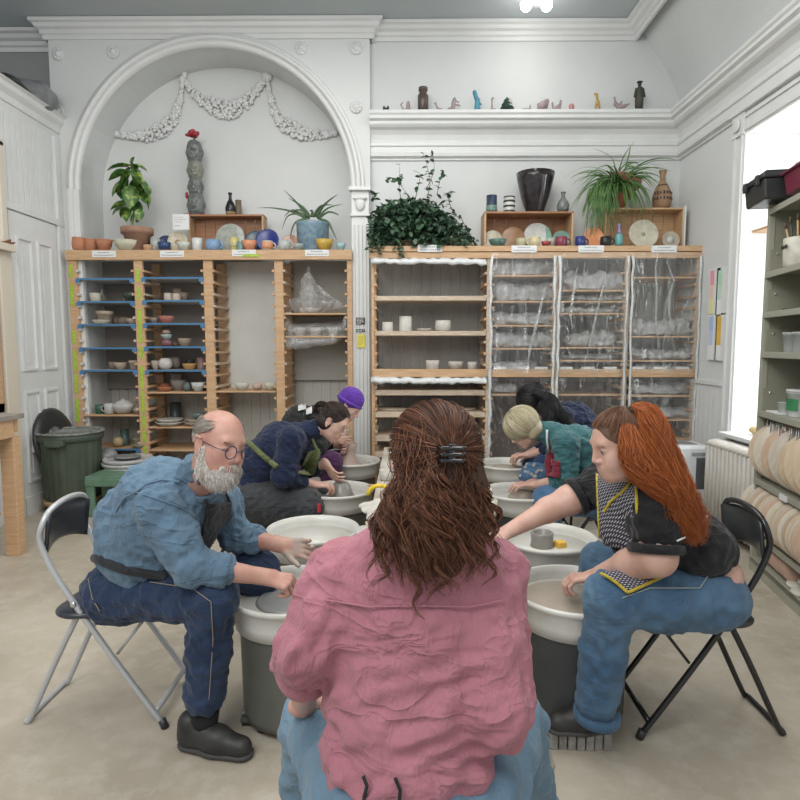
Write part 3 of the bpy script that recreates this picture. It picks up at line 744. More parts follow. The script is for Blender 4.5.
sign('wall_sign', 360.5, 321, .085, .065, PY, sgn, [(.3, .1, .9, .007), (.08, .1, .8, .007), (-.14, .1, .9, .007), (-.34, .1, .6, .007)], wht, 'square black sign with white lettering, upper one on the pilaster', 'sign')
sign('wall_sign', 360.5, 330.5, .085, .026, PY, sgn, [(.12, .1, .9, .006), (-.25, .1, .6, .005)], wht, 'narrow black sign with white lettering under the square one', 'sign')
sign('sticky_note', 361, 341, .08, .13, PY, note_m, [(.3, .15, .85, .005), (.15, .15, .8, .005), (0, .15, .85, .005), (-.15, .15, .7, .005), (-.3, .15, .5, .005)], mat('brown_ink', (.35, .28, .06), .7), 'yellow handwritten note on the pilaster', 'note')
# white paper tags on the front rails
for k, (px, py, Y) in enumerate([(104, 254, LY), (172, 254, LY), (244, 253, LY), (317, 253, LY), (430, 248.5, RY), (524, 249, RY), (591, 249, RY), (664, 249, RY)]):
    t = sign('shelf_tag', px, py, .23 if k != 4 else .22, .062, Y-.031, wht, [(.22, .25, .75, .009), (-.2, .08, .92, .009)], ink, 'white printed card on the rack\'s front rail, %s' % ['under the terracotta mugs', 'under the cream plate', 'under the orange bowl', 'under the blue planter', 'under the ivy', 'under the red small bowl', 'between the blue mug and the bottle', 'under the cream flower plate'][k], 'card', 'white cards on the rack rails')
    if k == 2:
        c = at(251, 256, LY); m = MB(); m.bb(c.x-.075, c.x+.09, LY-.038, LY-.0365, c.z-.012, c.z+.012); m.build('highlight', tape_green, t)
# colour charts on the right wall
for k, (px, py, cols) in enumerate([(713, 291, [(.75, .35, .40), (.8, .6, .5), (.75, .75, .35)]), (721, 291, [(.45, .68, .52), (.55, .72, .6), (.8, .82, .8)]), (712, 337, [(.40, .52, .75), (.55, .6, .8), (.8, .8, .82)]), (720, 337, [(.72, .45, .08), (.75, .5, .1), (.8, .82, .8)])]):
    c = sx(px, py, WR-.03); hw = .095
    t = thing('colour_chart', 'pinned chart with %s, on the wall left of the window' % ['a red and yellow stripe', 'a green stripe', 'a blue stripe', 'an orange stripe'][k], 'poster', (WR-.018, c.y, c.z-.2), 0, 'colour charts on the right wall')
    m = MB(); m.bb(WR-.021, WR-.017, c.y-hw, c.y+hw, c.z-.2, c.z+.2); m.build('sheet', wht, t)
    for q in range(3):
        m = MB(); m.bb(WR-.0225, WR-.0212, c.y+hw-.09, c.y+hw-.02, c.z+.18-.125*(q+1), c.z+.18-.125*q); m.build('colour_stripe', mat('chart_colour_%s' % 'abcdefghijkl'[k*3+q], cols[q], .7), t)
# ================================================================ POTTERY
PROF = {
 'bowl': [(.45, 0), (.5, .04), (.82, .45), (1, 1), (.93, 1), (.74, .48), (.3, .16), (0, .14)],
 'cup': [(.82, 0), (.86, .05), (.95, .5), (1, 1), (.9, 1), (.84, .3), (0, .12)],
 'mug': [(.78, 0), (.95, .12), (1, .5), (.94, 1), (.84, 1), (.86, .4), (0, .12)],
 'pot': [(.66, 0), (.7, .02), (.9, .72), (1, .73), (1.02, 1), (.92, 1), (.86, .75), (0, .7)],
 'jar': [(.7, 0), (1, .3), (1, .6), (.7, .85), (.6, .86), (.62, 1), (.5, 1), (.45, .8), (0, .7)],
 'vase': [(.42, 0), (.45, .02), (.74, .4), (.95, .85), (1, 1), (.93, .98), (.7, .5), (0, .1)],
 'bottle': [(.7, 0), (.95, .12), (1, .35), (.72, .55), (.34, .7), (.28, .85), (.42, 1), (.3, 1), (.2, .8), (0, .7)],
 'cylinder': [(1, 0), (1, .02), (.98, 1), (.86, 1), (.86, .2), (0, .1)],
 'round': [(.4, 0), (.85, .2), (1, .5), (.85, .8), (.55, 1), (.48, .98), (.7, .7), (0, .3)],
 'platter': [(.6, 0), (.7, .1), (1, .8), (1, 1), (.95, 1), (.66, .35), (0, .3)],
 'lidded': [(.5, 0), (.9, .25), (1, .5), (.98, .56), (.9, .62), (.5, .86), (.15, .9), (.16, 1), (0, 1)],
}
NAME = {'pot': 'flower_pot', 'jar': 'jar', 'round': 'round_vase', 'lidded': 'lidded_jar'}
def glaze(col, rough=.3, c2=None):
    return mat('glaze_%d_%d_%d_%d' % tuple(int(c*255) for c in (*col, rough)), col, rough, c2 or tuple(c*.75 for c in col), 14)
def pot(kind, px, Y, z, wpx, hpx, col, lab, cat=None, handle=0, rough=.35, c2=None, group=None, name=None, lean=None, band=None):
    """a thrown pot standing on height z at depth Y; wpx, hpx its size in the picture"""
    c = at(px, 250, Y); r = wpx*Y/600/2; h = hpx*Y/600
    cat = cat or {'round': 'vase', 'pot': 'pot', 'platter': 'plate', 'lidded': 'jar', 'cylinder': 'cup'}.get(kind, kind)
    name = name or {'pot': 'flower_pot', 'round': 'round_vase', 'platter': 'plate', 'lidded': 'lidded_jar', 'cylinder': 'cup'}.get(kind, kind)
    mt = glaze(col, rough, c2)
    m = MB(); M = None
    m.lathe([(a*r, b*h) for a, b in PROF[kind]], 22)
    if handle or band:
        t = thing(name, lab, cat, (c.x, Y, z), 0, group); m.build('body', mt, t, world=False)
        if handle:
            m = MB(); hr = h*.3; m.tube([(handle*(r*.9+hr*1.15*math.sin(q)), -.01*0, h*.52-hr*math.cos(q)) for q in [PI*k/8 for k in range(9)]], max(.005, r*.13), 7)
            m.build('handle', mt, t, world=False)
        if band:
            for (z0, z1, bc) in band:
                def rad(f):
                    P = PROF[kind]
                    for (a0, b0), (a1, b1) in zip(P, P[1:]):
                        if b0 <= f <= b1 and b1 > b0: return a0+(a1-a0)*(f-b0)/(b1-b0)
                    return 1
                m = MB(); m.lathe([(r*rad(z0)+.0005, h*z0)]+[(r*rad(f)+.002, h*f) for f in (z0, z0+(z1-z0)*.33, z0+(z1-z0)*.66, z1)]+[(r*rad(z1)+.0005, h*z1)], 22)
                m.build('glaze_band', glaze(bc, rough), t, world=False)
        return t
    o = m.build(name, mt, None, world=False); o.location = (c.x, Y, z); return tag(o, lab, cat, group)
def disc(px, py, Y, rpx, col, lab, z, c2=None, rough=.25, deco=None, group='plates on display', name='plate', half=None):
    """plate standing on edge, leaning back"""
    c = at(px, py, Y); r = rpx*Y/600*1.0
    t = thing(name, lab, 'plate', (c.x, Y, z), 0, group)
    M = Matrix.Rotation(R(78), 3, 'X'); off = Vector((0, r*.2, r*math.sin(R(78))+.004))
    m = MB(); m.lathe([(0, -.012), (.6*r, -.012), (r, .006), (r, .012), (.94*r, .014), (.62*r, -.002), (0, -.004)], 30, M, off); m.build('dish', glaze(col, rough, c2), t, world=False)
    if deco:
        m = MB(); m.lathe([(0, -.002), (r*deco[0], -.001), (r*deco[0], .002), (0, .002)] if deco[0] < .6 else [(r*.93, .0165), (r*1.0, .0125), (r*1.0, .015), (r*.93, .018)], 24, M, off); m.build('decoration', glaze(deco[1], rough), t, world=False)
    if half:
        m = MB(); pts = [M @ Vector((r*.97*math.cos(a_), r*.97*math.sin(a_), .0145))+off for a_ in [-.9+k*.18 for k in range(11)]]
        m.prism(pts, (0, -.004, .0)); m.build('decoration', glaze(half, rough), t, world=False)
    return t
TL = LZT+.002; TR = RZT+.007; Yf = LY+.07; Yr = RY+.07
terra = (.52, .23, .13)
# left rack top
pot('mug', 79, Yf, TL, 14, 13, terra, 'terracotta mug at the left end of the rack top', handle=1, rough=.7)
pot('mug', 91.5, Yf+.02, TL, 12, 12, (.50, .215, .12), 'terracotta mug standing second from the left end', handle=1, rough=.7)
pot('bowl', 104.5, Yf, TL, 16, 11, (.48, .205, .12), 'small terracotta bowl next to the terracotta mugs', rough=.7)
pot('bowl', 127.5, Yf, TL, 26, 10, (.60, .585, .45), 'wide cream bowl in front of the potted plant')
pot('cup', 148, Yf, TL, 9, 6, (.60, .34, .20), 'tiny peach clay cup right of the plant pot', rough=.7)
pot('cup', 155.5, Yf+.06, TL, 10, 13, (.42, .45, .43), 'grey green glassy cup behind the peach cup', rough=.1)
disc(165, 238, Yf+.1, 8.5, (.03, .05, .14), 'dark navy plate standing behind a small navy bowl', TL)
disc(177, 240, Yf+.05, 10, (.62, .56, .42), 'cream plate with a brown centre standing on edge', TL, deco=(.25, (.42, .27, .15)))
pot('bowl', 164.5, Yf-.02, TL, 13, 8, (.035, .07, .20), 'small navy blue bowl in front of the navy plate')
pot('bowl', 184, Yf-.02, TL, 14, 8, (.58, .60, .55), 'small pale cream bowl left of the white cup')
pot('cup', 197.5, Yf-.02, TL, 10.5, 12, (.66, .67, .66), 'white cup under the small white sign card')
pot('mug', 213, Yf-.02, TL, 14, 10.5, (.22, .36, .55), 'light blue mug with handle', handle=1)
disc(229.5, 237, Yf+.10, 14.5, (.27, .29, .27), 'large grey green glass platter standing in the wooden crate', TL, rough=.1, deco=(.9, (.4, .42, .38)))
pot('cup', 234.5, Yf-.0, TL, 9, 13, (.60, .53, .22), 'pale yellow cup in front of the glass platter', band=[(.3, .6, (.55, .5, .3))])
pot('cylinder', 240.5, Yf-.04, TL, 6, 8.5, (.17, .30, .28), 'small teal jar beside the yellow cup')
pot('bowl', 249.5, Yf-.02, TL, 15, 9.5, (.70, .30, .17), 'orange bowl right of the teal jar')
disc(255, 238, Yf+.12, 11, (.06, .10, .13), 'dark teal plate in the crate\'s right end', TL)
disc(267, 239, Yf+.07, 11.5, (.02, .035, .22), 'cobalt blue plate standing on edge', TL)
pot('mug', 267.5, Yf-.04, TL, 11, 9, (.62, .53, .43), 'cream mug with an orange side in front of the cobalt plate', handle=1, band=[(.15, .85, (.70, .33, .18))])
disc(290, 240, Yf+.06, 8.5, (.58, .32, .24), 'salmon pink plate behind the grey mug', TL)
pot('mug', 284.5, Yf-.04, TL, 12, 9.5, (.48, .52, .50), 'pale grey mug with a cream handle', handle=1)
pot('bowl', 298.5, Yf-.02, TL, 12, 6.5, (.36, .41, .38), 'low grey green bowl left of the yellow bowl')
pot('bowl', 324.5, Yf-.04, TL, 18, 10, (.62, .42, .08), 'mustard yellow bowl in front of the blue planter')
pot('bowl', 341, Yf-.02, TL, 10, 7, (.35, .54, .54), 'pale turquoise bowl at the right end of the left rack')
# display crate and what stands on it
def crate(px0, px1, pyt, Y, z, dep, nm, lab, slat=False, front=True):
    x0, x1 = at(px0, 250, Y).x, at(px1, 250, Y).x; zt = at(400, pyt, Y).z
    t = thing(nm, lab, 'crate', ((x0+x1)/2, Y+dep/2, z))
    cw = mat('reddish_crate_wood', (.40, .20, .10), .5, (.30, .145, .07), 6, (1, 12, 12), bump=.1) if not slat else pineh
    m = MB(); m.bb(x0, x1, Y, Y+dep, zt-.018, zt); m.build('top_board', cw if not slat else pineh, t, bevel=.002)
    for x in (x0+.009, x1-.009): m = MB(); m.bb(x-.009, x+.009, Y, Y+dep, z, zt-.018); m.build('side_board', pineh, t, bevel=.002)
    m = MB(); n = 7
    for k in range(n): m.bb(x0+.018+(x1-x0-.036)*k/n+.002, x0+.018+(x1-x0-.036)*(k+1)/n-.002, Y+dep-.012, Y+dep, z, zt-.018)
    m.build('back_slats', cw, t)
    return zt
ct1 = crate(189, 264, 214, Yf+.16, TL, .17, 'display_crate', 'low red brown wooden crate on the left rack, open to the front')
ct2 = crate(484, 573, 211.5, Yr+.10, TR, .26, 'display_crate', 'open pine crate on the right rack below the black vase')
ct3 = crate(604, 683, 208, Yr+.16, TR, .20, 'display_crate', 'slatted pine crate at the right end behind the cream flower plate', True)
# white corner strip of the last crate
c = at(684.5, 226, Yr+.14); m = MB(); m.bb(c.x-.008, c.x+.008, c.y-.01, c.y+.02, TR, ct3+.01); tag(m.build('white_board', trim_m), 'thin white board standing against the right end of the last crate', 'board')
Yt = Yf+.24
# totem of stacked grey clay heads
px = 196; c = at(px, 200, Yt); t = thing('totem_sculpture', 'tall stacked grey clay head totem with a red flower on top', 'sculpture', (c.x, Yt, ct1))
gc = mat('grey_glazed_clay', (.19, .20, .19), .3, (.09, .10, .10), 20, bump=.4); gl2 = mat('grey_yellow_clay', (.24, .25, .20), .35, (.15, .16, .14), 18, bump=.4); rd = mat('red_glaze', (.42, .03, .05), .3, (.25, .02, .03), 20)
zz = ct1; S = Yt/600
for k, (wd, hh, mt) in enumerate(((16.5, 20, gc), (14, 16, gc), (14.5, 17, gl2), (15.5, 17, gc))):
    w_, h_ = wd*S/2, hh*S
    pr = [cap((c.x, Yt, zz+h_*.22), (c.x, Yt, zz+h_*.78), w_*.93, w_*.95, k=.02, sq=((0, 1, 0), .85)), el((c.x, Yt, zz+h_*.5), (w_, w_*.85, h_*.5), k=.02), el((c.x+.0, Yt-w_*.8, zz+h_*.42), (.018, .03, .03), k=.02), sub((c.x-.03, Yt-w_*.9, zz+h_*.62), (.02, .02, .014)), sub((c.x+.03, Yt-w_*.9, zz+h_*.62), (.02, .02, .014)),
          el((c.x-w_, Yt, zz+h_*.5), (.014, .02, .03), k=.01), el((c.x+w_, Yt, zz+h_*.5), (.014, .02, .03), k=.01), cap((c.x-.03, Yt-w_*.8, zz+h_*.2), (c.x+.03, Yt-w_*.8, zz+h_*.2), .01, k=.008)]
    qmesh('clay_head', [sdf(pr, .008)], mt, t); zz += h_*.97
m = MB(); m.lathe([(.05, 0), (.065, .02), (.05, .04), (.02, .05)], 16, c=(c.x, Yt, zz-.01)); m.tube([(c.x, Yt, zz), (c.x, Yt, zz+.08)], .012, 8); m.build('neck', gc, t)
m = MB()
for k in range(9):
    a_ = 2*PI*k/9; m.ell((c.x+.03*math.cos(a_)-.005, Yt+.03*math.sin(a_), zz+.10+.012*math.sin(3*a_)), (.035, .03, .022), Matrix.Rotation(a_, 3, 'Z') @ Matrix.Rotation(R(-35), 3, 'Y'), 8, 6)
m.ell((c.x-.05, Yt-.02, zz+.085), (.035, .03, .015)); m.build('red_flower', rd, t)
m = MB(); m.ell((c.x-.085, Yt-.02, ct1+.20), (.016, .016, .035)); m.tube([(c.x+.05, Yt-.05, ct1+.008), (c.x+.10, Yt-.05, ct1+.008)], .008); m.tube([(c.x-.05, Yt-.05, ct1+.008), (c.x-.11, Yt-.05, ct1+.008)], .008); m.build('red_drip', rd, t)
sign('card', 181, 222, .16, .15, Yf+.03, wht, [(.3, .1, .7, .005), (.15, .1, .8, .005), (.0, .1, .6, .005), (-.25, .1, .45, .008)], ink, 'white printed card standing left of the red brown crate', 'card')
pot('bottle', 231.5, Yt, ct1, 10, 22, (.015, .016, .018), 'black glazed bottle with a brown foot on the left crate', rough=.15, band=[(.02, .16, (.40, .27, .15))])
pot('cylinder', 239.5, Yt+.05, ct1, 6, 16, (.19, .145, .10), 'narrow brown clay cylinder beside the black bottle', rough=.7, name='clay_cylinder', cat='vase')
# right rack top
pot('cylinder', 491, Yr+.15, ct2, 10.5, 16, (.03, .05, .09), 'dark blue tumbler with a green lower half on the right crate', band=[(.02, .38, (.16, .27, .22))])
t = pot('cylinder', 508.5, Yr+.15, ct2, 11, 15, (.60, .60, .57), 'white cup with black brushed pattern on the right crate', band=[(.02, .1, (.02, .02, .02)), (.3, .42, (.02, .02, .02)), (.62, .74, (.02, .02, .02)), (.92, .99, (.02, .02, .02))])
pot('vase', 534, Yr+.20, ct2, 37, 38, (.018, .016, .016), 'large glossy black flared vase', rough=.12, c2=(.035, .028, .03))
pot('bottle', 562, Yr+.14, ct2, 12, 19, (.20, .21, .20), 'small grey bottle vase right of the black vase', rough=.2, c2=(.10, .12, .12))
t = pot('bottle', 660, Yr+.26, ct3, 18, 37, (.36, .22, .13), 'tall tan bottle vase with black writing-like pattern', rough=.6, c2=(.28, .17, .10), band=[(.60, .63, (.05, .03, .03))])
m = MB(); r_ = 9*(Yr+.26)/600; h_ = 37*(Yr+.26)/600
for k in range(16):
    a_ = -PI/2+(-1.2+2.4*(k % 8)/7); zz = h_*(.26 if k < 8 else .40)
    rad = r_*(1.0 if k < 8 else .97); m.box((rad*math.cos(a_), rad*math.sin(a_), zz), (.005, .012, .03 if k % 2 else .02), Matrix.Rotation(a_, 3, 'Z'))
m.build('black_pattern', glaze((.03, .025, .03), .5), t, world=False)
disc(493, 238, Yr+.15, 9.5, (.25, .22, .18), 'brown and cream plate at the left end of the pine crate', TR, deco=(.9, (.5, .45, .35)))
disc(513.5, 238, Yr+.17, 11.5, (.10, .105, .105), 'dark grey plate with a brown rim in the pine crate', TR, deco=(.9, (.32, .18, .10)))
disc(538, 237, Yr+.17, 13.5, (.60, .60, .56), 'white plate with a green side in the pine crate', TR, half=(.22, .42, .34))
disc(562, 238, Yr+.17, 9.5, (.20, .36, .30), 'teal green plate in the right end of the pine crate', TR)
pot('bowl', 497.5, Yr-.02, TR, 18, 7, (.10, .19, .16), 'low dark green bowl at the crate\'s left end')
pot('cup', 521, Yr-.02, TR, 10, 8, (.48, .46, .30), 'olive cream cup in front of the dark grey plate')
pot('mug', 534.5, Yr-.03, TR, 11, 9, (.62, .54, .33), 'pale yellow mug with a handle to the left', handle=-1)
pot('bowl', 546, Yr-.02, TR, 10, 5, (.36, .06, .07), 'small dark red bowl')
pot('cup', 550.5, Yr+.06, TR, 10, 9, (.50, .52, .45), 'pale grey green cup behind the dark red bowl')
pot('mug', 561, Yr-.02, TR, 12, 9.5, (.24, .05, .08), 'maroon mug with handle', handle=1)
pot('mug', 580, Yr-.0, TR, 10, 10, (.03, .05, .20), 'dark blue mug right of the pine crate', handle=1)
disc(594.5, 238, Yr+.03, 10, (.72, .31, .14), 'plain orange plate standing on edge', TR)
pot('mug', 605.5, Yr-.03, TR, 11, 9.5, (.02, .02, .02), 'black mug with handle right of the orange plate', handle=1)
pot('bottle', 618.5, Yr-.02, TR, 8, 22, (.13, .36, .36), 'slim bottle with turquoise body and purple neck', rough=.3, band=[(.56, .98, (.28, .22, .36))])
t = disc(644.5, 233, Yr+.10, 14.5, (.60, .57, .45), 'large cream plate with a single painted flower', TR, deco=(.13, (.40, .36, .28)))
m = MB(); r_ = 14.5*(Yr+.10)/600; m.box((0, .045, r_*.62), (.006, .004, r_*.75), Matrix.Rotation(R(-12), 3, 'X')); m.build('painted_stem', glaze((.36, .33, .22), .4), t, world=False)
disc(671.5, 237, Yr+.09, 8.5, (.46, .42, .33), 'small beige dish with a speckled white centre', TR, deco=(.45, (.55, .56, .55)))

# ---- ware on the shelves of the left rack
def inrack(key, items):
    z = LS[key]+.001
    for (kind, px, w_, h_, col, lab, *rest) in items:
        dy = rest[0] if rest else .10
        pot(kind, px, LY+dy, z, w_, h_, col, lab, rough=.75 if col[0] > .3 else .4, handle=(rest[1] if len(rest) > 1 else 0))
clay = (.44, .36, .28); clay2 = (.38, .30, .23); cream = (.55, .52, .45); green = (.10, .16, .12)
inrack((0, 301), [('cup', 93.5, 11, 8.5, cream, 'cream cup on the upper left blue-edged shelf'), ('bottle', 100, 8, 13, (.30, .32, .25), 'olive bottle behind the cream cup', .22), ('bowl', 129, 17, 9, (.03, .045, .035), 'dark green bowl upper left bay', .08), ('platter', 129, 15, 4, (.45, .36, .28), 'small tan plate behind the dark green bowl', .28)])
inrack((0, 324), [('pot', 102, 16, 13, (.42, .34, .27), 'large grey brown clay jar with a rim, second blue shelf'), ('platter', 98, 16, 4, cream, 'cream shallow dish in front of the large clay jar', .02), ('round', 112, 11, 9, (.34, .26, .21), 'brown round pot right of the large clay jar', .26), ('round', 121, 12, 8, (.33, .26, .20), 'brown squat pot in the middle of the second blue shelf', .26), ('bowl', 131, 15, 5.5, clay, 'wide clay bowl at the right of the second blue shelf', .08)])
inrack((0, 370), [('bowl', 116, 13, 7, clay, 'clay bowl on the lowest blue shelf, left bay'), ('bowl', 108, 9, 7, clay2, 'brown bowl behind the clay bowl on the lowest blue shelf', .26), ('pot', 130, 11, 9, (.46, .37, .29), 'straight clay pot on the lowest blue shelf')])
inrack((0, 415), [('cup', 93, 10, 9, (.05, .13, .10), 'dark green cup left bay, wooden shelf'), ('mug', 102.5, 10, 10.5, (.48, .48, .45), 'white speckled mug with handle, left bay', .06, -1), ('lidded', 117, 21, 15, (.52, .51, .48), 'large white lidded casserole pot', .1), ('jar', 133, 12, 9, (.28, .25, .19), 'grey tan jar right of the casserole', .08), ('round', 131, 11, 10, (.36, .28, .20), 'tan round vase behind the grey tan jar', .27)])
inrack((0, 449), [('round', 110, 11, 9.5, (.46, .37, .20), 'yellow ochre pot on the lowest left shelf'), ('cylinder', 117, 8, 16, (.06, .11, .10), 'dark green bottle with a brown lip', .2), ('platter', 133, 17, 4, (.30, .28, .20), 'olive dish on the lowest left shelf', .05), ('platter', 132, 14, 7.5, (.33, .31, .22), 'olive bowl nested behind the olive dish', .24)])
inrack((1, 300), [('cylinder', 166.5, 8, 7.5, (.52, .45, .38), 'small pale clay cup, left of a pair'), ('cylinder', 175, 8, 7, (.52, .45, .38), 'small pale clay cup, right of a pair'), ('bowl', 181, 12, 9, (.34, .27, .21), 'brown bowl behind the pair of clay cups', .26), ('cup', 176, 9, 13, (.40, .33, .26), 'tall clay cup behind the pair of clay cups', .3)])
inrack((1, 323), [('bowl', 152, 10, 5.5, (.30, .24, .22), 'small dark clay bowl, second bay'), ('bowl', 164, 15, 7, (.40, .15, .12), 'red and tan bowl, second bay', .06)])
inrack((1, 346.5), [('round', 163.5, 11, 7, (.22, .10, .12), 'dark plum bowl under a pale turquoise bowl', .08), ('bowl', 182, 14, 8, (.33, .26, .20), 'brown domed bowl, second bay', .12), ('round', 172, 6, 4, (.34, .20, .15), 'tiny red brown pot in the middle of the second bay', .2)])
z = LS[1, 346.5]+.001+7*(LY+.08)/600; pot('bowl', 163.5, LY+.08, z, 11, 5, (.36, .45, .45), 'pale turquoise bowl stacked on the dark plum bowl'); pot('round', 163.5, LY+.08, z+5*(LY+.08)/600-.004, 8, 5, (.45, .33, .25), 'small tan bowl on top of the turquoise bowl')
inrack((1, 370), [('round', 161.5, 14, 11.5, (.60, .56, .52), 'round pale vase with a narrow mouth'), ('round', 171, 12, 12, (.34, .29, .25), 'grey brown round vase behind the pale vase', .27), ('bowl', 151, 8, 9, (.36, .31, .27), 'grey cup at the left of the second bay', .06), ('platter', 186, 14, 6, (.47, .27, .09), 'amber bowl with a dark lid', .08), ('cylinder', 198, 9, 12, (.21, .13, .12), 'dark red brown cylinder pot, second bay', .1), ('platter', 186.5, 10, 9, (.04, .04, .04), 'black bowl behind the amber bowl', .26)])
inrack((1, 392), [('platter', 160, 14, 4.5, (.42, .16, .08), 'rust orange dish at the left of its shelf', .05), ('round', 160, 11, 7, (.40, .15, .08), 'rust orange bowl behind the rust orange dish', .24), ('bowl', 174, 16, 10, (.40, .36, .33), 'grey bowl with another pot behind it', .26), ('jar', 183, 8, 9, (.13, .17, .17), 'small slate blue jar', .08), ('bowl', 194, 14, 9, (.50, .53, .50), 'pale green white bowl, second bay', .06), ('cup', 202, 8, 12, (.05, .08, .12), 'dark blue cup at the right of the second bay', .24), ('cup', 172, 11, 16, (.44, .38, .34), 'tall pale clay cup in the shelf\'s middle', .34)])
inrack((1, 427), [('platter', 164, 28, 4, (.52, .48, .42), 'wide white plate under another in the second bay'), ('platter', 191, 23, 4, (.42, .36, .29), 'wide tan plate under another in the second bay'), ('cylinder', 170, 11, 20, (.05, .065, .065), 'tall dark slate cylinder vase', .35)])
z = LS[1, 427]+.001+4*(LY+.1)/600-.012
pot('platter', 164, LY+.10, z, 26, 4, (.56, .53, .47), 'white plate lying on the wide white plate'); pot('platter', 191, LY+.10, z, 21, 4, (.45, .40, .33), 'tan plate lying on the wide tan plate'); pot('bowl', 193, LY+.1, z+.03, 13, 7, (.14, .18, .16), 'dark green bowl standing on the tan plates')
inrack((2, 391), [('bowl', 239, 15, 7, (.60, .58, .52), 'white bowl on the third bay shelf, left'), ('round', 254.5, 10, 7, (.55, .40, .34), 'pale pink round pot on the third bay shelf', .12), ('bowl', 268.5, 16, 7.5, (.58, .56, .46), 'cream bowl on the third bay shelf, right')])
# ---- open bay of the right rack
z = RS[0, 331]+.001
for a_ in (('cylinder', 387.5, 11, 9, 'small white cylinder cup with a slight taper'), ('cylinder', 405.5, 12.5, 14.5, 'tall white cylinder, unglazed'), ('platter', 424.5, 15, 2.5, 'flat white dish between the cylinders'), ('mug', 443.5, 16, 10.5, 'white round sided pot on the upper shelf')):
    pot(a_[0], a_[1], RY+.12, z, a_[2], a_[3], (.60, .58, .53), a_[4], rough=.8)
z = RS[0, 370]+.001
for a_ in (('cup', 433, 14, 9, 'pale cup on the lower shelf of the open bay, left'), ('bowl', 456.5, 16, 8, 'pale bowl on the lower shelf of the open bay'), ('cup', 473.5, 10, 7.5, 'small grey cup on the lower shelf of the open bay, right')):
    pot(a_[0], a_[1], RY+.12, z, a_[2], a_[3], (.53, .51, .47), a_[4], rough=.8)
z = RS[0, 412]+.001
for i, (px, w_, h_, cl, lab) in enumerate([(393, 34, 3, (.36, .29, .22), 'round wooden bat at the left of the open bay'), (429, 40, 3, (.56, .50, .42), 'pale round bat in the middle of the open bay'), (462, 32, 3, (.38, .30, .23), 'round wooden bat at the right of the open bay')]):
    c = at(px, 250, RY+.2); m = MB(); r_ = w_*RY/1200; m.lathe([(0, 0), (r_, 0), (r_, .022), (0, .022)], 28, c=(c.x, RY+.2, z)); tag(m.build('bat', mat('bat_wood_%d' % i, cl, .7, tuple(q*.8 for q in cl), 9)), lab, 'bat')
pot('platter', 429, RY+.2, z+.022, 30, 5, (.24, .23, .22), 'grey clay slab dish on the pale round bat', rough=.9)
c = at(398, 250, RY+.1)
m = MB()
for k in range(12): m.bb(rpx[0]+.06+k*.055, rpx[0]+.10+k*.055, RY+.02, RY+.3, .26, .40)
tag(m.build('board_stack', palew), 'row of small wooden boards standing at the bottom of the open bay', 'boards')

# ================================================================ PLANTS
leafg = mat('dark_green_leaf', (.035, .085, .03), .4, (.06, .13, .04), 12); leafy = mat('variegated_leaf', (.05, .14, .03), .38, (.34, .42, .10), 22, lo=.5, hi=.66)
ivy_m = mat('ivy_leaf', (.035, .078, .045), .42, (.07, .135, .075), 9); grass_m = mat('spider_leaf', (.05, .14, .035), .4, (.14, .25, .07), 14)
stem_m = mat('plant_stem', (.17, .14, .08), .7)
def leaf(m, p, d, L, W, droop=.3, n=5, fold=.15, rs=random):
    d = Vector(d).normalized(); side = d.cross(Vector((0, 0, 1)));
    side = side.normalized() if side.length > .1 else Vector((1, 0, 0))
    side = (Matrix.Rotation(rs.uniform(-.6, .6), 3, d) @ side)
    vs = []; fs = []; p = Vector(p); q = p.copy()
    for i in range(n+1):
        t = i/n; wd = W*math.sin(PI*min(1, .06+t*.94))**.8*.5 if i < n else .0005
        up = side.cross(d).normalized()
        vs += [q-side*wd+up*wd*fold*2, q, q+side*wd+up*wd*fold*2]
        d = (d+Vector((0, 0, -droop/n))).normalized(); q = q+d*L/n
    for i in range(n):
        a_ = i*3; fs += [(a_, a_+1, a_+4, a_+3), (a_+1, a_+2, a_+5, a_+4)]
    m.add(vs, fs, True)
# rubber plant in terracotta pot
Yp = LY+.13; c = at(137.5, 240, Yp); S = Yp/600
t = thing('potted_plant', 'variegated rubber plant in a terracotta pot', 'plant', (c.x, Yp, TL))
m = MB(); m.lathe([(.66*15*S, 0), (.88*14.5*S, 17*S), (15*S, 17.2*S), (15.3*S, 23*S), (13.5*S, 23*S), (12.5*S, 19*S), (0, 18*S)], 28, c=(c.x, Yp, TL)); m.build('flower_pot', mat('terracotta_pot', (.38, .22, .15), .8, (.30, .17, .12), 10, bump=.1), t)
m = MB(); m.lathe([(0, 0), (12*S, 0), (12*S, .01), (0, .02)], 16, c=(c.x, Yp, TL+18.5*S)); m.build('soil', mat('dark_soil', (.04, .03, .025), .9), t)
stem = [at(137, 222, Yp), at(137, 205, Yp), at(136, 190, Yp), at(132, 175, Yp-.01), at(131, 166, Yp)]
m = MB(); m.tube(stem, [.014, .012, .01, .008, .005], 7); m.tube([at(137, 215, Yp), at(129, 205, Yp-.04), at(125, 200, Yp-.04)], .006, 6); m.build('stem', stem_m, t)
rs = random.Random(11); m = MB()
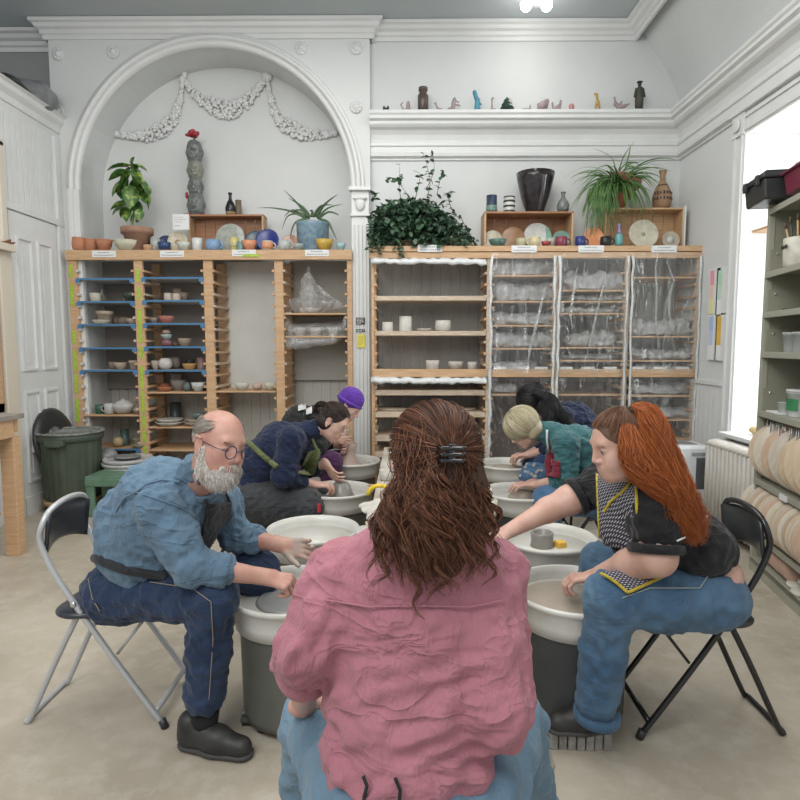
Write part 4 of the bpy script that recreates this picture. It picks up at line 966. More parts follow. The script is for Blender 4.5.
for (px, py, dx, dz, L_, W_) in [(132, 166, -.9, .0, 22, 7), (132, 165, .9, -.1, 14, 6), (131, 168, -.5, -.9, 22, 9), (134, 168, .35, -.8, 20, 9), (133, 172, .1, -.9, 26, 10), (136, 176, .8, -.7, 24, 9), (130, 176, -.7, -.9, 27, 10), (128, 172, -.85, -.35, 20, 8), (136, 178, .5, -1, 25, 10),
                                 (134, 180, -.1, -1, 28, 11), (137, 186, .75, -.85, 22, 9), (129, 180, -.35, -1, 22, 9), (139, 184, .45, -1, 22, 8), (136, 200, .3, -1, 18, 7), (130, 204, -1, -.15, 18, 9), (131, 208, -.1, -1, 16, 8), (139, 210, .2, -.9, 13, 7), (127, 206, -.9, -.5, 16, 7), (144, 190, .2, -1, 18, 7), (124, 182, -.1, -1, 17, 7), (132, 167, .1, .6, 10, 6)]:
    for q_ in range(2): leaf(m, at(px+rs.uniform(-4, 4)*q_, py+rs.uniform(-3, 6)*q_, Yp-rs.uniform(0, .08)), (dx+rs.uniform(-.5, .5)*q_, rs.uniform(-.8, .2), dz), L_*S*(1.08-.2*q_), W_*S*1.35, .5, 6, .2, rs)
m.build('leaves', leafy, t)
# aloe in blue planter
Yp = LY+.17; c = at(313, 240, Yp); S = Yp/600
t = thing('potted_plant', 'spiky aloe in a mottled blue ceramic planter', 'plant', (c.x, Yp, TL))
m = MB(); m.lathe([(13*S, 0), (15*S, 2*S), (16*S, 26*S), (16.3*S, 28*S), (15*S, 28*S), (14*S, 24*S), (0, 24*S)], 30, c=(c.x, Yp, TL)); m.build('flower_pot', mat('mottled_blue_glaze', (.13, .22, .30), .3, (.24, .34, .40), 25, bump=.2), t)
m = MB(); m.lathe([(0, 0), (13.5*S, 0), (13.5*S, .008), (0, .015)], 16, c=(c.x, Yp, TL+24.5*S)); m.build('soil', MC['dark_soil'], t)
m = MB()
def blade(m, pts, r0, flat_=.35, seg=5):
    P = [Vector(p) for p in pts]; Q = []
    for i in range(len(P)-1):
        for k in range(4):
            t_ = k/4; p0 = P[max(i-1, 0)]; p1 = P[i]; p2 = P[i+1]; p3 = P[min(i+2, len(P)-1)]
            Q.append(.5*((2*p1)+(p2-p0)*t_+(2*p0-5*p1+4*p2-p3)*t_*t_+(3*p1-p0-3*p2+p3)*t_**3))
    Q.append(P[-1]); n = len(Q)
    m.tube(Q, [r0*(1-(i/(n-1))**1.6)+.001 for i in range(n)], seg, flat_=flat_)
for (pts) in [[(308, 217), (298, 204), (284, 190)], [(306, 217), (290, 211), (272, 208), (257, 208)], [(310, 217), (303, 207), (288, 198)], [(316, 217), (325, 204), (338, 194)], [(317, 218), (328, 208), (343, 204)], [(318, 219), (328, 212), (337, 214), (338, 216)],
              [(305, 218), (296, 214), (287, 217), (282, 230)], [(307, 218), (293, 210), (284, 217)], [(312, 217), (312, 211), (309, 211)], [(320, 219), (328, 222), (333, 232), (337, 240)], [(310, 218), (296, 222), (291, 234), (291, 240)], [(313, 217), (321, 206), (334, 205)], [(309, 217), (300, 210), (292, 211)]]:
    n = len(pts); blade(m, [at(px, py, Yp-.03-.05*i/(n-1)) for i, (px, py) in enumerate(pts)], .017, .5)
m.build('leaves', mat('aloe_leaf', (.05, .10, .05), .4, (.10, .16, .08), 10), t)
# ivy
Yp = RY+.2; c = at(420, 246, Yp)
t = thing('potted_plant', 'huge dark green ivy spilling over the left end of the right rack', 'plant', (c.x, Yp, TR))
m = MB(); m.bb(at(374, 246, Yp).x, at(468, 246, Yp).x, Yp-.13, Yp+.12, TR, TR+.07); m.build('trough', mat('brown_trough', (.20, .13, .08), .7), t)
rs = random.Random(4); m = MB(); st = MB()
def inb(px, py):
    top = 205+14*abs((px-410)/38)**2.2 if px < 450 else 205+(px-436)*1.05
    return py > top-8*rs.random()
cnt_ = 0
while cnt_ < 2300:
    px = rs.uniform(370, 476); py = rs.uniform(188, 246)
    if px < 385 and py < 196: continue
    if not inb(px, py): continue
    dp = rs.uniform(-.24, .14); q = at(px, py, Yp+dp); 
    a_ = rs.uniform(0, 2*PI); leaf(m, q, (math.cos(a_), -.6+rs.uniform(-.4, .4), math.sin(a_)*.7-.3), rs.uniform(.04, .075), rs.uniform(.035, .06), .4, 3, .12, rs); cnt_ += 1
for path in [[(402, 205), (399, 185), (400, 163)], [(400, 180), (393, 178), (386, 180)], [(425, 205), (430, 185), (428, 170), (424, 154)], [(426, 190), (434, 170), (432, 152)], [(437, 195), (440, 180), (443, 172)], [(412, 200), (404, 190), (396, 178)], [(415, 200), (420, 178), (418, 172)], [(440, 205), (448, 200), (452, 210), (460, 220)], [(445, 195), (450, 192), (449, 200)],
             [(455, 225), (463, 233), (474, 243)], [(375, 200), (373, 195), (380, 193)], [(460, 215), (466, 228), (472, 238)], [(372, 240), (369, 244), (370, 252)], [(380, 243), (378, 250), (379, 257)], [(400, 243), (402, 252), (401, 255)]]:
    P = [at(x, y, Yp-.06) for x, y in path]
    if path[-1][1] > 249: P = [at(x, y, RY-.06) for x, y in path]
    blade(st, P, .004, 1, 4)
    for i in range(len(P)-1):
        for k in range(5):
            q = P[i].lerp(P[i+1], rs.random()); a_ = rs.uniform(0, 2*PI)
            leaf(m, q, (math.cos(a_), rs.uniform(-.8, .2), math.sin(a_)*.5-.2), rs.uniform(.035, .06), rs.uniform(.03, .05), .3, 3, .12, rs)
m.build('foliage', ivy_m, t); st.build('vines', stem_m, t)
# dried pale coral-like thing
Yp = RY+.08; m = MB()
for k in range(90):
    px = rs.uniform(443, 473); py = rs.uniform(247-14*(1-abs((px-456)/20)), 247)
    q = at(px, py, Yp+rs.uniform(-.05, .05)); m.ell(q, (rs.uniform(.008, .02), .012, rs.uniform(.008, .022)), Matrix.Rotation(rs.uniform(0, 3), 3, 'Y'), 6, 4)
tag(m.build('dried_flowers', mat('dried_cream', (.55, .47, .34), .8, (.42, .35, .25), 20)), 'cream dried flower heads right of the ivy', 'dried flowers')
# spider plant in hanging pot
Yp = Yr+.22; c = at(619, 200, Yp); S = Yp/600
t = thing('potted_plant', 'long leaved spider plant in a tilted terracotta pot', 'plant', (c.x, Yp, ct3))
m = MB(); Mt = Matrix.Rotation(R(18), 3, 'Y'); m.lathe([(7*S, 0), (13.5*S, 22*S), (15*S, 22*S), (15.5*S, 28*S), (14*S, 28*S), (13*S, 24*S), (0, 24*S)], 26, Mt, (at(616, 208, Yp).x, Yp, ct3+.022)); m.build('flower_pot', mat('red_clay_pot', (.36, .13, .08), .5, (.27, .09, .06), 10), t)
m = MB(); rs = random.Random(8)
top = at(616, 185, Yp-.05)
for k in range(115):
    a_ = rs.uniform(0, 2*PI); L_ = rs.uniform(20, 46)*S; up = rs.uniform(.3, 1.1)
    d = Vector((math.cos(a_)*.8-.18, math.sin(a_)*.55-.35, up)).normalized(); p = top+Vector((rs.uniform(-.04, .04), rs.uniform(-.04, .02), 0)); P = [p]; n = 7
    dr = rs.uniform(.22, .5)*(1.25 if up < .8 else .75)
    for i in range(n): d = (d+Vector((0, 0, -dr))).normalized(); p = p+d*L_/n*1.3; p.y = min(p.y, WB-.03); P.append(p.copy())
    blade(m, P, rs.uniform(.008, .013), .25, 4)
for pts in [[(616, 185), (606, 165), (582, 180)], [(618, 183), (622, 160), (634, 142)], [(618, 183), (628, 165), (640, 162)], [(617, 184), (612, 158), (592, 148)], [(620, 185), (640, 186), (652, 192)], [(612, 186), (596, 175), (582, 185)], [(612, 190), (600, 195), (588, 215)], [(622, 180), (630, 150), (628, 144)]]:
    blade(m, [at(px, py, Yp-.1) for px, py in pts], .014, .3, 4)
for k in range(50):
    x0 = rs.uniform(602, 624); x1 = rs.uniform(583, 626); blade(m, [at(x0, 190, Yp-.12), at((x0+x1)/2-4, 185+rs.uniform(0, 15), Yp-.17), at(x1, rs.uniform(210, 240), Yp-.19)], rs.uniform(.008, .013), .3, 4)
m.build('leaves', grass_m, t)
# ================================================================ FIGURINES ON THE LEDGE
zf = zl+.002; Yg = WB-.145
def fig(px, lab, prims_or_fn, col, cat='figurine', rough=.5, vox=.006):
    c = at(px, 105, Yg); u = Yg/600.          # one pixel in metres
    pr = []
    for p in prims_or_fn:                      # (x0,z0,x1,z1,r) in pixels
        x0, z0, x1, z1, r_ = p[:5]; dy = p[5] if len(p) > 5 else 0
        pr.append(cap((c.x+x0*u, Yg+dy*u, zf+z0*u), (c.x+x1*u, Yg+dy*u, zf+z1*u), r_*u, k=.006))
    V, Q = sdf(pr, vox); V[:, 2] = np.maximum(V[:, 2], zf)
    return tag(qmesh('figurine', [(V, Q)], mat('figurine_%d_%d_%d' % tuple(int(q*255) for q in col), col, rough, tuple(q*.7 for q in col), 20)), lab, cat, 'figurines on the ledge')
mauve = (.36, .28, .29)
fig(386, 'tiny black cat figurine at the left end of the ledge', [(-2, 0, -2, 4, 1.1), (2, 0, 2, 4, 1.1), (-2, 2, 2, 2, 1.2)], (.02, .02, .03))
fig(406, 'mauve figurine with a curled tail, left of the brown jar', [(-3, 1, 4, 1, 1.2), (2, 2, 2, 6, 2), (2, 7, 2, 8, 1.5), (-3, 2, -5, 6, .7), (-5, 6, -3, 8, .7)], mauve)
m = MB(); c = at(423, 105, Yg); u = Yg/600
m.lathe([(4.2*u, 0), (5*u, 1*u), (5.2*u, 14*u), (3.6*u, 16.5*u), (3.4*u, 18*u), (4.4*u, 18.4*u), (4.4*u, 21.5*u), (3.4*u, 21.6*u), (0, 21*u)], 20, c=(c.x, Yg, zf)); tag(m.build('jar', glaze((.085, .06, .05), .3)), 'brown lidded jar on the ledge', 'jar')
fig(439, 'small mauve dinosaur figurine with a thin neck right of the brown jar', [(-3, 6, -1, 2, .9), (-1, 2, 3, 1, 1.3), (-4, 7, -3, 7, 1)], mauve)
fig(453.5, 'mauve winged figurine with arms spread', [(-1, 0, 0, 8, 2), (-5, 2, 0, 3, 1.1), (0, 9, 1, 11, 1.7), (1, 6, 6, 5, .9), (3, 9, 5, 8, .8)], mauve)
fig(475.5, 'turquoise and blue bird-headed figurine', [(-0, 0, 3, 2, 2.2), (1, 2, 2, 10, 2.3), (1, 11, -1, 17, 2.1), (2, 8, 5, 6, 1.1)], (.06, .27, .38))
fig(492, 'mauve long necked figurine right of the blue bird', [(-1, 1, 3, 1, 1.4), (0, 2, 0, 11, .9), (0, 11, 1.2, 12, 1)], mauve)
c = at(507, 105, Yg); t = thing('figurine', 'green and white tree figurine in the middle of the ledge', 'figurine', (c.x, Yg, zf), 0, 'figurines on the ledge')
m = MB(); m.lathe([(1*u, 0), (1*u, 2*u), (7*u, 2*u), (3*u, 5.5*u), (5.5*u, 5.5*u), (2*u, 9*u), (3.6*u, 9*u), (0, 13*u)], 9, c=(c.x, Yg, zf)); m.build('branches', glaze((.03, .08, .06), .5), t)
m = MB(); m.lathe([(3*u, 3*u), (3*u, 4*u), (2*u, 9*u), (0, 12*u)], 8, c=(c.x+2.6*u, Yg-.01, zf)); m.build('white_side', glaze((.55, .53, .47), .5), t)
fig(526, 'small flat mauve figurine right of the tree', [(-3, 1, 4, 1, 1.4), (4, 1, 4, 5, .8)], mauve)
fig(543, 'mauve round elephant figurine on the ledge', [(-1, 4, 0, 5, 4), (-5, 2, -5, 6, 1), (3, 2, 4, 8, 1.6), (2, 8, 4, 9, 2)], mauve)
fig(556.5, 'mauve cat figurine with raised ears', [(-3, 1, 3, 1, 1.8), (-3, 2, -4, 7, 1.1), (3, 2, 4, 9, 1.2), (0, 3, 3, 5, 1.7)], mauve)
fig(571.5, 'small pink blob figurine left of the yellow giraffe', [(0, 1, 0, 4, 2.6)], (.50, .24, .20))
fig(597.5, 'yellow giraffe figurine near the ledge\'s right end', [(-2, 0, -1, 8, 1.2), (2, 0, 1, 8, 1.2), (0, 7, -1, 15, 1.3), (-1, 15, -3, 15, 1.1)], (.48, .31, .09))
fig(619.5, 'mauve dragon figurine left of the dark standing figure', [(-5, 12, -4, 6, 1.1), (-4, 6, 0, 3, 2), (0, 3, 5, 4, 1.8), (5, 4, 9, 6, .9), (-2, 0, -2, 3, 1), (3, 0, 3, 3, 1), (0, 5, 2, 8, 1.1)], mauve)
c = at(639, 105, Yg); t = thing('figurine', 'tall dark green robed standing figure', 'figurine', (c.x, Yg, zf), 0, 'figurines on the ledge')
m = MB(); m.lathe([(3.6*u, 0), (3.8*u, 7*u), (4*u, 9*u), (3.4*u, 16*u), (3.6*u, 20*u), (1.2*u, 22*u), (0, 22*u)], 14, c=(c.x, Yg, zf)); m.build('robe', glaze((.06, .06, .045), .6), t)
for s_ in (-1, 1): m = MB(); m.tube([(c.x+s_*3*u, Yg, zf+20*u), (c.x+s_*4.6*u, Yg-.01, zf+12*u)], [1.4*u, 1.2*u], 8); m.build('sleeve', glaze((.06, .06, .045), .6), t)
m = MB(); m.ell((c.x, Yg, zf+24*u), (1.8*u, 1.8*u, 2.4*u)); m.ell((c.x, Yg, zf+26*u), (2.8*u, 2.8*u, .8*u)); m.build('head', glaze((.05, .03, .025), .5), t)
# ================================================================ THINGS ALONG THE SIDES
blackp = mat('black_plastic', (.022, .024, .026), .4, (.035, .037, .038), 12)
# rubbish bin on a dolly
c = at(68, 431, 5.48); cx, cy = -3.10, 5.48; zt = c.z; r0, r1 = .225, .268
t = thing('rubbish_bin', 'ribbed dark green rubbish bin with a dusty rim on a wooden dolly', 'bin', (cx, cy, 0))
bm_ = mat('dusty_green_plastic', (.055, .075, .05), .55, (.11, .125, .10), 3.5, (1, 1, .5), lo=.45, hi=.8)
m = MB(); vs = []; fs = []; n = 96
for (rr, z) in ((r0, .10), (r0+.005, .13), (r1-.01, zt-.07)):
    for k in range(n):
        a_ = 2*PI*k/n; q = rr*(1+(.018 if (k//2) % 2 else 0)); vs.append((cx+q*math.cos(a_), cy+q*math.sin(a_), z))
for i in range(2):
    for k in range(n): fs.append((i*n+k, i*n+(k+1) % n, (i+1)*n+(k+1) % n, (i+1)*n+k))
m.add(vs, fs); m.lathe([(r1-.005, zt-.08), (r1+.012, zt-.07), (r1+.012, zt-.01), (r1-.015, zt-.005), (r1-.03, zt-.06), (r0-.02, .12), (0, .11)], 48, c=(cx, cy, 0)); m.build('tub', bm_, t)
m = MB(); m.lathe([(r1+.008, zt-.012), (r1+.025, zt-.006), (r1+.02, zt+.008), (r1-.012, zt+.006), (r1-.015, zt-.01)], 48, c=(cx, cy, 0)); m.build('rim', mat('clay_dusted_rim', (.30, .31, .29), .8, (.12, .13, .11), 25), t)
m = MB(); m.box((cx+.02, cy-r1-.02, zt-.07), (.17, .05, .05)); m.box((cx+.02, cy-r1-.045, zt-.085), (.13, .015, .035)); m.build('handle', bm_, t, bevel=.006)
m = MB(); m.box((cx-.24, cy-.17, zt-.14), (.03, .012, .06)); m.build('sticker', wht, t)
m = MB(); m.lathe([(0, .055), (r0+.02, .055), (r0+.02, .095), (0, .095)], 32, c=(cx, cy, 0)); m.build('dolly', pineh, t)
for a_ in (.8, 2.3, 3.9, 5.5):
    m = MB(); M = Matrix.Rotation(PI/2, 3, 'X'); m.lathe([(0, -.012), (.027, -.012), (.027, .012), (0, .012)], 14, M, (cx+.2*math.cos(a_), cy+.2*math.sin(a_), .027)); m.build('wheel', blackp, t)
# lid leaning on the door
t = thing('dustbin_cover', 'round black bin lid leaning upright against the door behind the bin', 'lid', (-3.30, 5.58, .3))
M = Matrix.Rotation(R(82), 3, 'Y'); m = MB(); m.lathe([(0, .0), (.1, .002), (.26, -.01), (.30, -.03), (.315, -.03), (.315, -.01), (.28, .02), (.2, .03), (.1, .018), (0, .02)], 40, M, (-3.285, 5.58, .61)); m.build('lid', blackp, t)
m = MB(); m.tube([Vector((-3.25, 5.5, .57)), Vector((-3.21, 5.54, .6)), Vector((-3.21, 5.62, .62)), Vector((-3.25, 5.66, .65))], .014, 8); m.build('handle', blackp, t)
m = MB(); m.box((-3.30, 5.58, .29), (.05, .3, .02)) ; m = MB(); m.lathe([(0, .021), (.13, .024), (.15, .03), (.1, .034), (0, .03)], 20, M, (-3.283, 5.53, .60)); m.build('clay_smear', mat('dried_clay_smear', (.22, .23, .22), .9, (.08, .08, .08), 18), t)
# grey bag, lid stack, green stool
c = at(103, 465, 5.72); pr = [el((c.x+.03, 5.74, .30), (.10, .10, .16), k=.05), el((c.x+.05, 5.7, .45), (.10, .08, .07), k=.05), el((c.x+.03, 5.75, .14), (.11, .11, .13), k=.05)]
V, Q = sdf(pr, .013, folds(31, .018, 30, (.3, .2, 1), 1.8)); V[:, 2] = np.maximum(V[:, 2], .002); tag(qmesh('bag', [(V, Q)], mat('grey_plastic_bag', (.15, .155, .16), .4, (.22, .22, .23), 12)), 'crumpled grey plastic bag between the bin and the white lids', 'bag')
cc = at(129, 470, 5.62)
m = MB(); m.lathe([(.17, 0), (.19, .02), (.21, .30), (.2, .30), (.18, .03), (0, .03)], 32, c=(cc.x, 5.62, .002)); tag(m.build('white_tub', glaze((.50, .51, .50), .4)), 'white plastic tub under the pile of white lids', 'tub')
for k in range(4):
    m = MB(); z = .302+k*.036; rr = .225-.006*(k % 2); m.lathe([(0, 0), (rr-.02, .0), (rr, .003), (rr+.006, .03), (rr-.004, .034), (rr-.02, .022), (0, .022)], 36, c=(cc.x+.01*math.sin(k*2), 5.62, z)); tag(m.build('splash_lid', glaze((.56+.02*(k % 2), .57, .56), .4)), 'white round plastic lid by the stool, %s of the pile' % ('lowest', 'second from the bottom', 'third from the bottom', 'topmost')[k], 'lid', 'white lids piled under the rack')
m = MB(); z = .302+4*.036+.002; m.lathe([(.10, 0), (.12, .004), (.12, .012), (.09, .02), (.05, .022), (0, .024)], 24, c=(cc.x+.0, 5.60, z)); tag(m.build('grey_dish', glaze((.24, .25, .25), .5)), 'shallow grey dish lying on top of the white lids', 'dish')
c = at(122, 500, 5.25); gx, gy_ = at(120, 500, 5.25).x, 5.3; zt = at(124, 474, 5.25).z
t = thing('step_stool', 'green plastic step stool right of the green bin', 'stool', (gx, gy_, 0)); gs = mat('green_plastic', (.10, .20, .13), .45, (.14, .24, .17), 10)
m = MB(); m.bb(gx-.25, gx+.25, gy_-.16, gy_+.14, zt-.03, zt); m.bb(gx-.25, gx+.25, gy_-.165, gy_-.15, zt-.09, zt-.02); m.build('top', gs, t, bevel=.012)
for s_ in (-1, 1):
    m = MB(); x = gx+s_*.21; m.box((x, gy_-.14, zt/2-.02), (.07, .03, zt-.05)); m.build('leg', gs, t, bevel=.006)
    m = MB(); m.box((x, gy_+.12, zt/2-.02), (.07, .03, zt-.05)); m.build('leg', gs, t, bevel=.006)
    m = MB(); m.bb(x-.012+s_*.03, x+.012+s_*.03, gy_-.15, gy_+.13, zt-.12, zt-.02); m.bb(x-.012+s_*.03, x+.012+s_*.03, gy_-.15, gy_+.13, .06, .10); m.build('side_panel', gs, t)
# workbench at the left edge
t = thing('workbench', 'pine workbench with thick legs cut by the left edge of the picture', 'workbench', (-3.1, 3.85, 0)); bz = 1.02
m = MB(); m.bb(-3.33, -2.74, 3.40, 4.27, bz-.035, bz); m.build('top', mat('worn_grey_benchtop', (.30, .27, .24), .6, (.22, .19, .17), 5), t, bevel=.004)
m = MB(); m.bb(-3.33, -2.76, 3.43, 3.47, bz-.16, bz-.035); m.bb(-2.80, -2.76, 3.47, 4.18, bz-.16, bz-.035); m.bb(-3.33, -2.77, 4.20, 4.24, bz-.13, bz-.035); m.build('apron', pineh, t, bevel=.003)
for x, y in ((-2.81, 4.20), (-3.27, 4.20), (-2.81, 3.5), (-3.27, 3.5)):
    m = MB(); m.bb(x-.05, x+.05, y-.04, y+.04, 0, bz-.16); m.build('leg', pine, t, bevel=.004)
m = MB(); m.bb(-3.33, -2.87, 3.5, 4.15, .30, .325); m.build('lower_shelf', pineh, t)
c_ = at(2, 486, 4.5)
m = MB(); m.bb(-3.3, -3.0, 3.8, 4.14, .327, .53); tag(m.build('cardboard_box', mat('brown_cardboard', (.30, .22, .15), .8)), 'brown box on the workbench\'s lower shelf', 'box')
m = MB(); m.lathe([(.12, 0), (.14, .02), (.15, .30), (.14, .30), (.12, .03), (0, .03)], 24, c=(-3.1, 3.98, .531)); tag(m.build('white_bucket', glaze((.56, .57, .56), .4)), 'white bucket under the workbench top', 'bucket')
# things on top of the left cupboards
def lump(lab, name, prims, mt, seed, vox=.02, amp=.02, zmin=None, cat=None):
    V, Q = sdf(prims, vox, folds(seed, amp, 22 if vox > .013 else 95, (.3, .5, .2), 1.6))
    if zmin is not None: V[:, 2] = np.maximum(V[:, 2], zmin)
    return tag(qmesh(name, [(V, Q)], mt), lab, cat or name.replace('_', ' '))
lump('grey plastic bundle on top of the left cupboards', 'plastic_bundle', [el(at(30, 98, 5.75), (.22, .2, .17), k=.05), el(at(40, 100, 5.75), (.12, .2, .12), k=.05)], mat('grey_bundle_plastic', (.25, .26, .27), .35, (.12, .125, .13), 8), 41, zmin=3.605, cat='bundle')
lump('black bin bag on top of the left cupboards', 'bin_bag', [el(at(4, 95, 5.5), (.22, .2, .17), k=.05), cap(at(4, 100, 5.5), at(22, 112, 5.5), .08, .04)], mat('black_bin_bag', (.02, .02, .022), .3), 42, zmin=3.605, cat='bag')
c = sx(6, 239, WL+.07); m = MB()
for k in range(5): m.tube([(c.x, c.y-.06+.02*k, 2.342+.01), (c.x+.01, c.y-.02+.03*k, 2.36+.012*(k % 3)), (c.x-.01, c.y+.05+.01*k, 2.348)], .006, 5)
tag(m.build('twig', mat('red_brown_twig', (.25, .08, .05), .6)), 'small red brown twig on the white ledge at the left edge', 'twig')

# ---------------- right side: metal shelving, rotated a little
F0 = Vector((2.345, 3.97, 0)); dv = Vector((-.16, -.84, 0)).normalized(); ev = Vector((-dv.y, dv.x, 0))
if ev.x < 0: ev = -ev
LEN, DEP = 1.75, .33
rzz = math.atan2(dv.y, dv.x)
def sp(u, v, z): return F0+dv*u+ev*v+Vector((0, 0, z))
Ms = Matrix.Rotation(rzz, 3, 'Z')
olive = mat('olive_metal_shelf', (.30, .30, .23), .42, (.26, .26, .20), 4, bump=.03)
olive2 = mat('olive_shelf_edge', (.35, .35, .28), .4)
ms = thing('metal_shelving', 'olive grey metal shelving unit by the window holding round bats', 'shelving', F0)
def sbox(m, u0, u1, v0, v1, z0, z1): m.box(sp((u0+u1)/2, (v0+v1)/2, (z0+z1)/2), (abs(u1-u0), abs(v1-v0), abs(z1-z0)), Ms)
SZT = 2.40
for u in (0, LEN):
    m = MB(); sbox(m, u-.012, u+.012, 0, DEP, .0, SZT); m.build('end_panel', olive, ms, bevel=.002)
m = MB(); sbox(m, -.012, LEN, DEP-.008, DEP, .0, SZT); m.build('back_panel', olive, ms)
for u in (0, LEN*.5, LEN):
    m = MB(); sbox(m, u-.018, u+.018, -.006, .03, .0, SZT); m.build('upright', olive2, ms, bevel=.002)
SH = [2.37, 1.97, 1.715, 1.46, 1.075, .625, .27, .09]
for i, z in enumerate(SH):
    m = MB(); sbox(m, .012, LEN-.012, .0, DEP-.01, z-.012, z); sbox(m, .0, LEN, -.012, .0, z-.035, z+.003); m.build('shelf', olive2, ms, bevel=.002)
    if 0 < i < 5:          # low divider plates at the far end with bolts
        m = MB(); sbox(m, .013, .02, .01, DEP-.02, z, z+.15); o = m.build('divider', olive, ms)
        m = MB(); m.ell(sp(.024, .05, z+.12), (.008, .008, .008), seg=8, rings=5); m.build('bolt', steel, o)
m = MB(); sbox(m, 0, LEN, -.012, 0, .0, .09); m.build('kick_plate', olive2, ms)
m = MB(); sbox(m, .42, .52, -.018, -.012, .585, .62); m.build('label_holder', wht, ms)
# bats standing upright in rows
woods = [((.58, .47, .34), (.50, .39, .27)), ((.53, .47, .39), (.44, .38, .31)), ((.56, .45, .31), (.46, .36, .24)), ((.53, .39, .28), (.45, .32, .23)), ((.60, .54, .44), (.52, .46, .37)), ((.47, .38, .28), (.38, .30, .21))]
wm = [mat('bat_plywood_%s' % 'abcdef'[i], a_, .7, b_, 6, (1, 9, 1)) for i, (a_, b_) in enumerate(woods)]
wm.append(mat('bat_pinkish_clay', (.44, .29, .22), .8, (.36, .24, .18), 9))
def batrow(u0, step, n, r_, z, v, tilt, grp, lab, seed, pal, th=.016, yaw=22):
    rs = random.Random(seed)
    for k in range(n):
        rr = r_*rs.uniform(.95, 1.03); u = u0+k*step; tl = tilt+rs.uniform(-2, 2)
        # disc axis along the shelf, leaning back toward the far end
        M = Ms @ Matrix.Rotation(R(-yaw), 3, 'Z') @ Matrix.Rotation(R(90-tl), 3, 'Y')
        cpt = sp(u, v, z+rr*math.cos(R(tl))+th*.5*math.sin(R(abs(tl)))+.003)
        m = MB(); m.lathe([(0, -th/2), (rr-.003, -th/2), (rr, -th/2+.003), (rr, th/2-.003), (rr-.003, th/2), (0, th/2)], 40, M, cpt)
        tag(m.build('round_bat', wm[pal[k % len(pal)]]), lab(k), 'bat', grp)
ordn = ['farthest', 'second', 'third', 'fourth', 'fifth', 'sixth', 'seventh', 'eighth', 'ninth', 'tenth', 'eleventh', 'twelfth', 'thirteenth', 'fourteenth', 'fifteenth', 'sixteenth', 'seventeenth', 'eighteenth']
batrow(.10, .115, 9, .200, .625, .115, 12, 'large bats on the middle shelf', lambda k: 'large round wooden bat on the upper bat shelf, %s from the window' % ordn[k], 1, [0, 4, 3, 1, 2, 0], .022)
batrow(.05, .046, 18, .165, .27, .07, 10, 'bats on the lower bat shelf', lambda k: 'round bat packed upright on the lower bat shelf, %s from the window' % ordn[k], 2, [4, 2, 1, 3, 4, 5, 0, 1, 3], .016)
batrow(.10, .05, 9, .085, .09, .08, 18, 'small pinkish bats on the bottom shelf', lambda k: 'small pinkish round bat on the bottom shelf, %s from the window' % ordn[k], 3, [6, 6, 6], .010)
for k, (u, v, z) in enumerate([(.55, .07, .092), (.66, .05, .092), (.60, .11, .117), (.72, .09, .117)]):
    m = MB(); m.lathe([(0, 0), (.062, 0), (.07, .004), (.07, .02), (.062, .024), (0, .024)], 26, Matrix.Rotation(.12 if k > 1 else 0, 3, 'Y'), sp(u, v, z+(.006 if k > 1 else 0)))
    tag(m.build('plaster_disc', mat('pale_plaster', (.60, .57, .50), .8)), 'pale plaster disc on the bottom shelf, %s' % ('farthest', 'nearest', 'upper far one', 'upper near one')[k], 'disc', 'plaster discs on the bottom shelf')
# wire hooks under the shelf
t = thing('wire_rack', 'row of thin wire dividers hanging above the large bats', 'wire rack', sp(.3, .02, .95))
for k in range(7):
    u = .10+k*.09; m = MB(); m.tube([sp(u, .015, 1.04), sp(u, .015, .97), sp(u+.01, .012, .88 if k > 2 else .95), sp(u+.035, .012, .86 if k > 2 else .94), sp(u+.06, .015, .90 if k > 2 else .95), sp(u+.06, .015, 1.04)], .0028, 6); m.build('wire', steel, t)
# toolbox, maroon crate and containers
u0 = -.06
t = thing('toolbox', 'black plastic toolbox on top of the metal shelving', 'toolbox', sp(.2, .1, SZT))
m = MB(); m.box(sp(.02, .04, SZT+.065), (.34, .30, .125), Ms, taper=.92); m.build('body', blackp, t, bevel=.012)
m = MB(); m.box(sp(.02, .04, SZT+.145), (.36, .32, .035), Ms); m.box(sp(.02, .04, SZT+.170), (.32, .28, .018), Ms); m.build('lid', blackp, t, bevel=.012)
for u in (-.08, .12):
    m = MB(); m.box(sp(u, -.125, SZT+.13), (.04, .02, .06), Ms); m.build('latch', blackp, t, bevel=.003)
t = thing('storage_crate', 'dark red plastic crate with white cloth, nearer the camera than the toolbox', 'crate', sp(.72, .12, SZT))
m = MB(); m.box(sp(.42, .12, SZT+.065), (.38, .28, .125), Ms, taper=.9); m.box(sp(.42, .12, SZT+.13), (.41, .31, .018), Ms); m.build('body', mat('maroon_plastic', (.16, .02, .045), .35), t, bevel=.008)
lump('white cloth lying over the dark red crate', 'cloth', [el(sp(.38, .10, SZT+.150), (.12, .15, .02), k=.02), el(sp(.48, .1, SZT+.15), (.10, .1, .025), k=.02)], wht, 44, .012, .008, SZT+.142, 'cloth')
t = thing('brush_crock', 'white crock full of brushes on the second shelf', 'crock', sp(.29, .07, 1.97))
cpt = sp(.29, .07, 1.97); m = MB(); m.lathe([(.08, .001), (.085, .01), (.088, .17), (.08, .175), (.075, .17), (.072, .02), (0, .02)], 28, c=cpt); m.build('pot', glaze((.60, .58, .50), .35), t)
rs = random.Random(5)
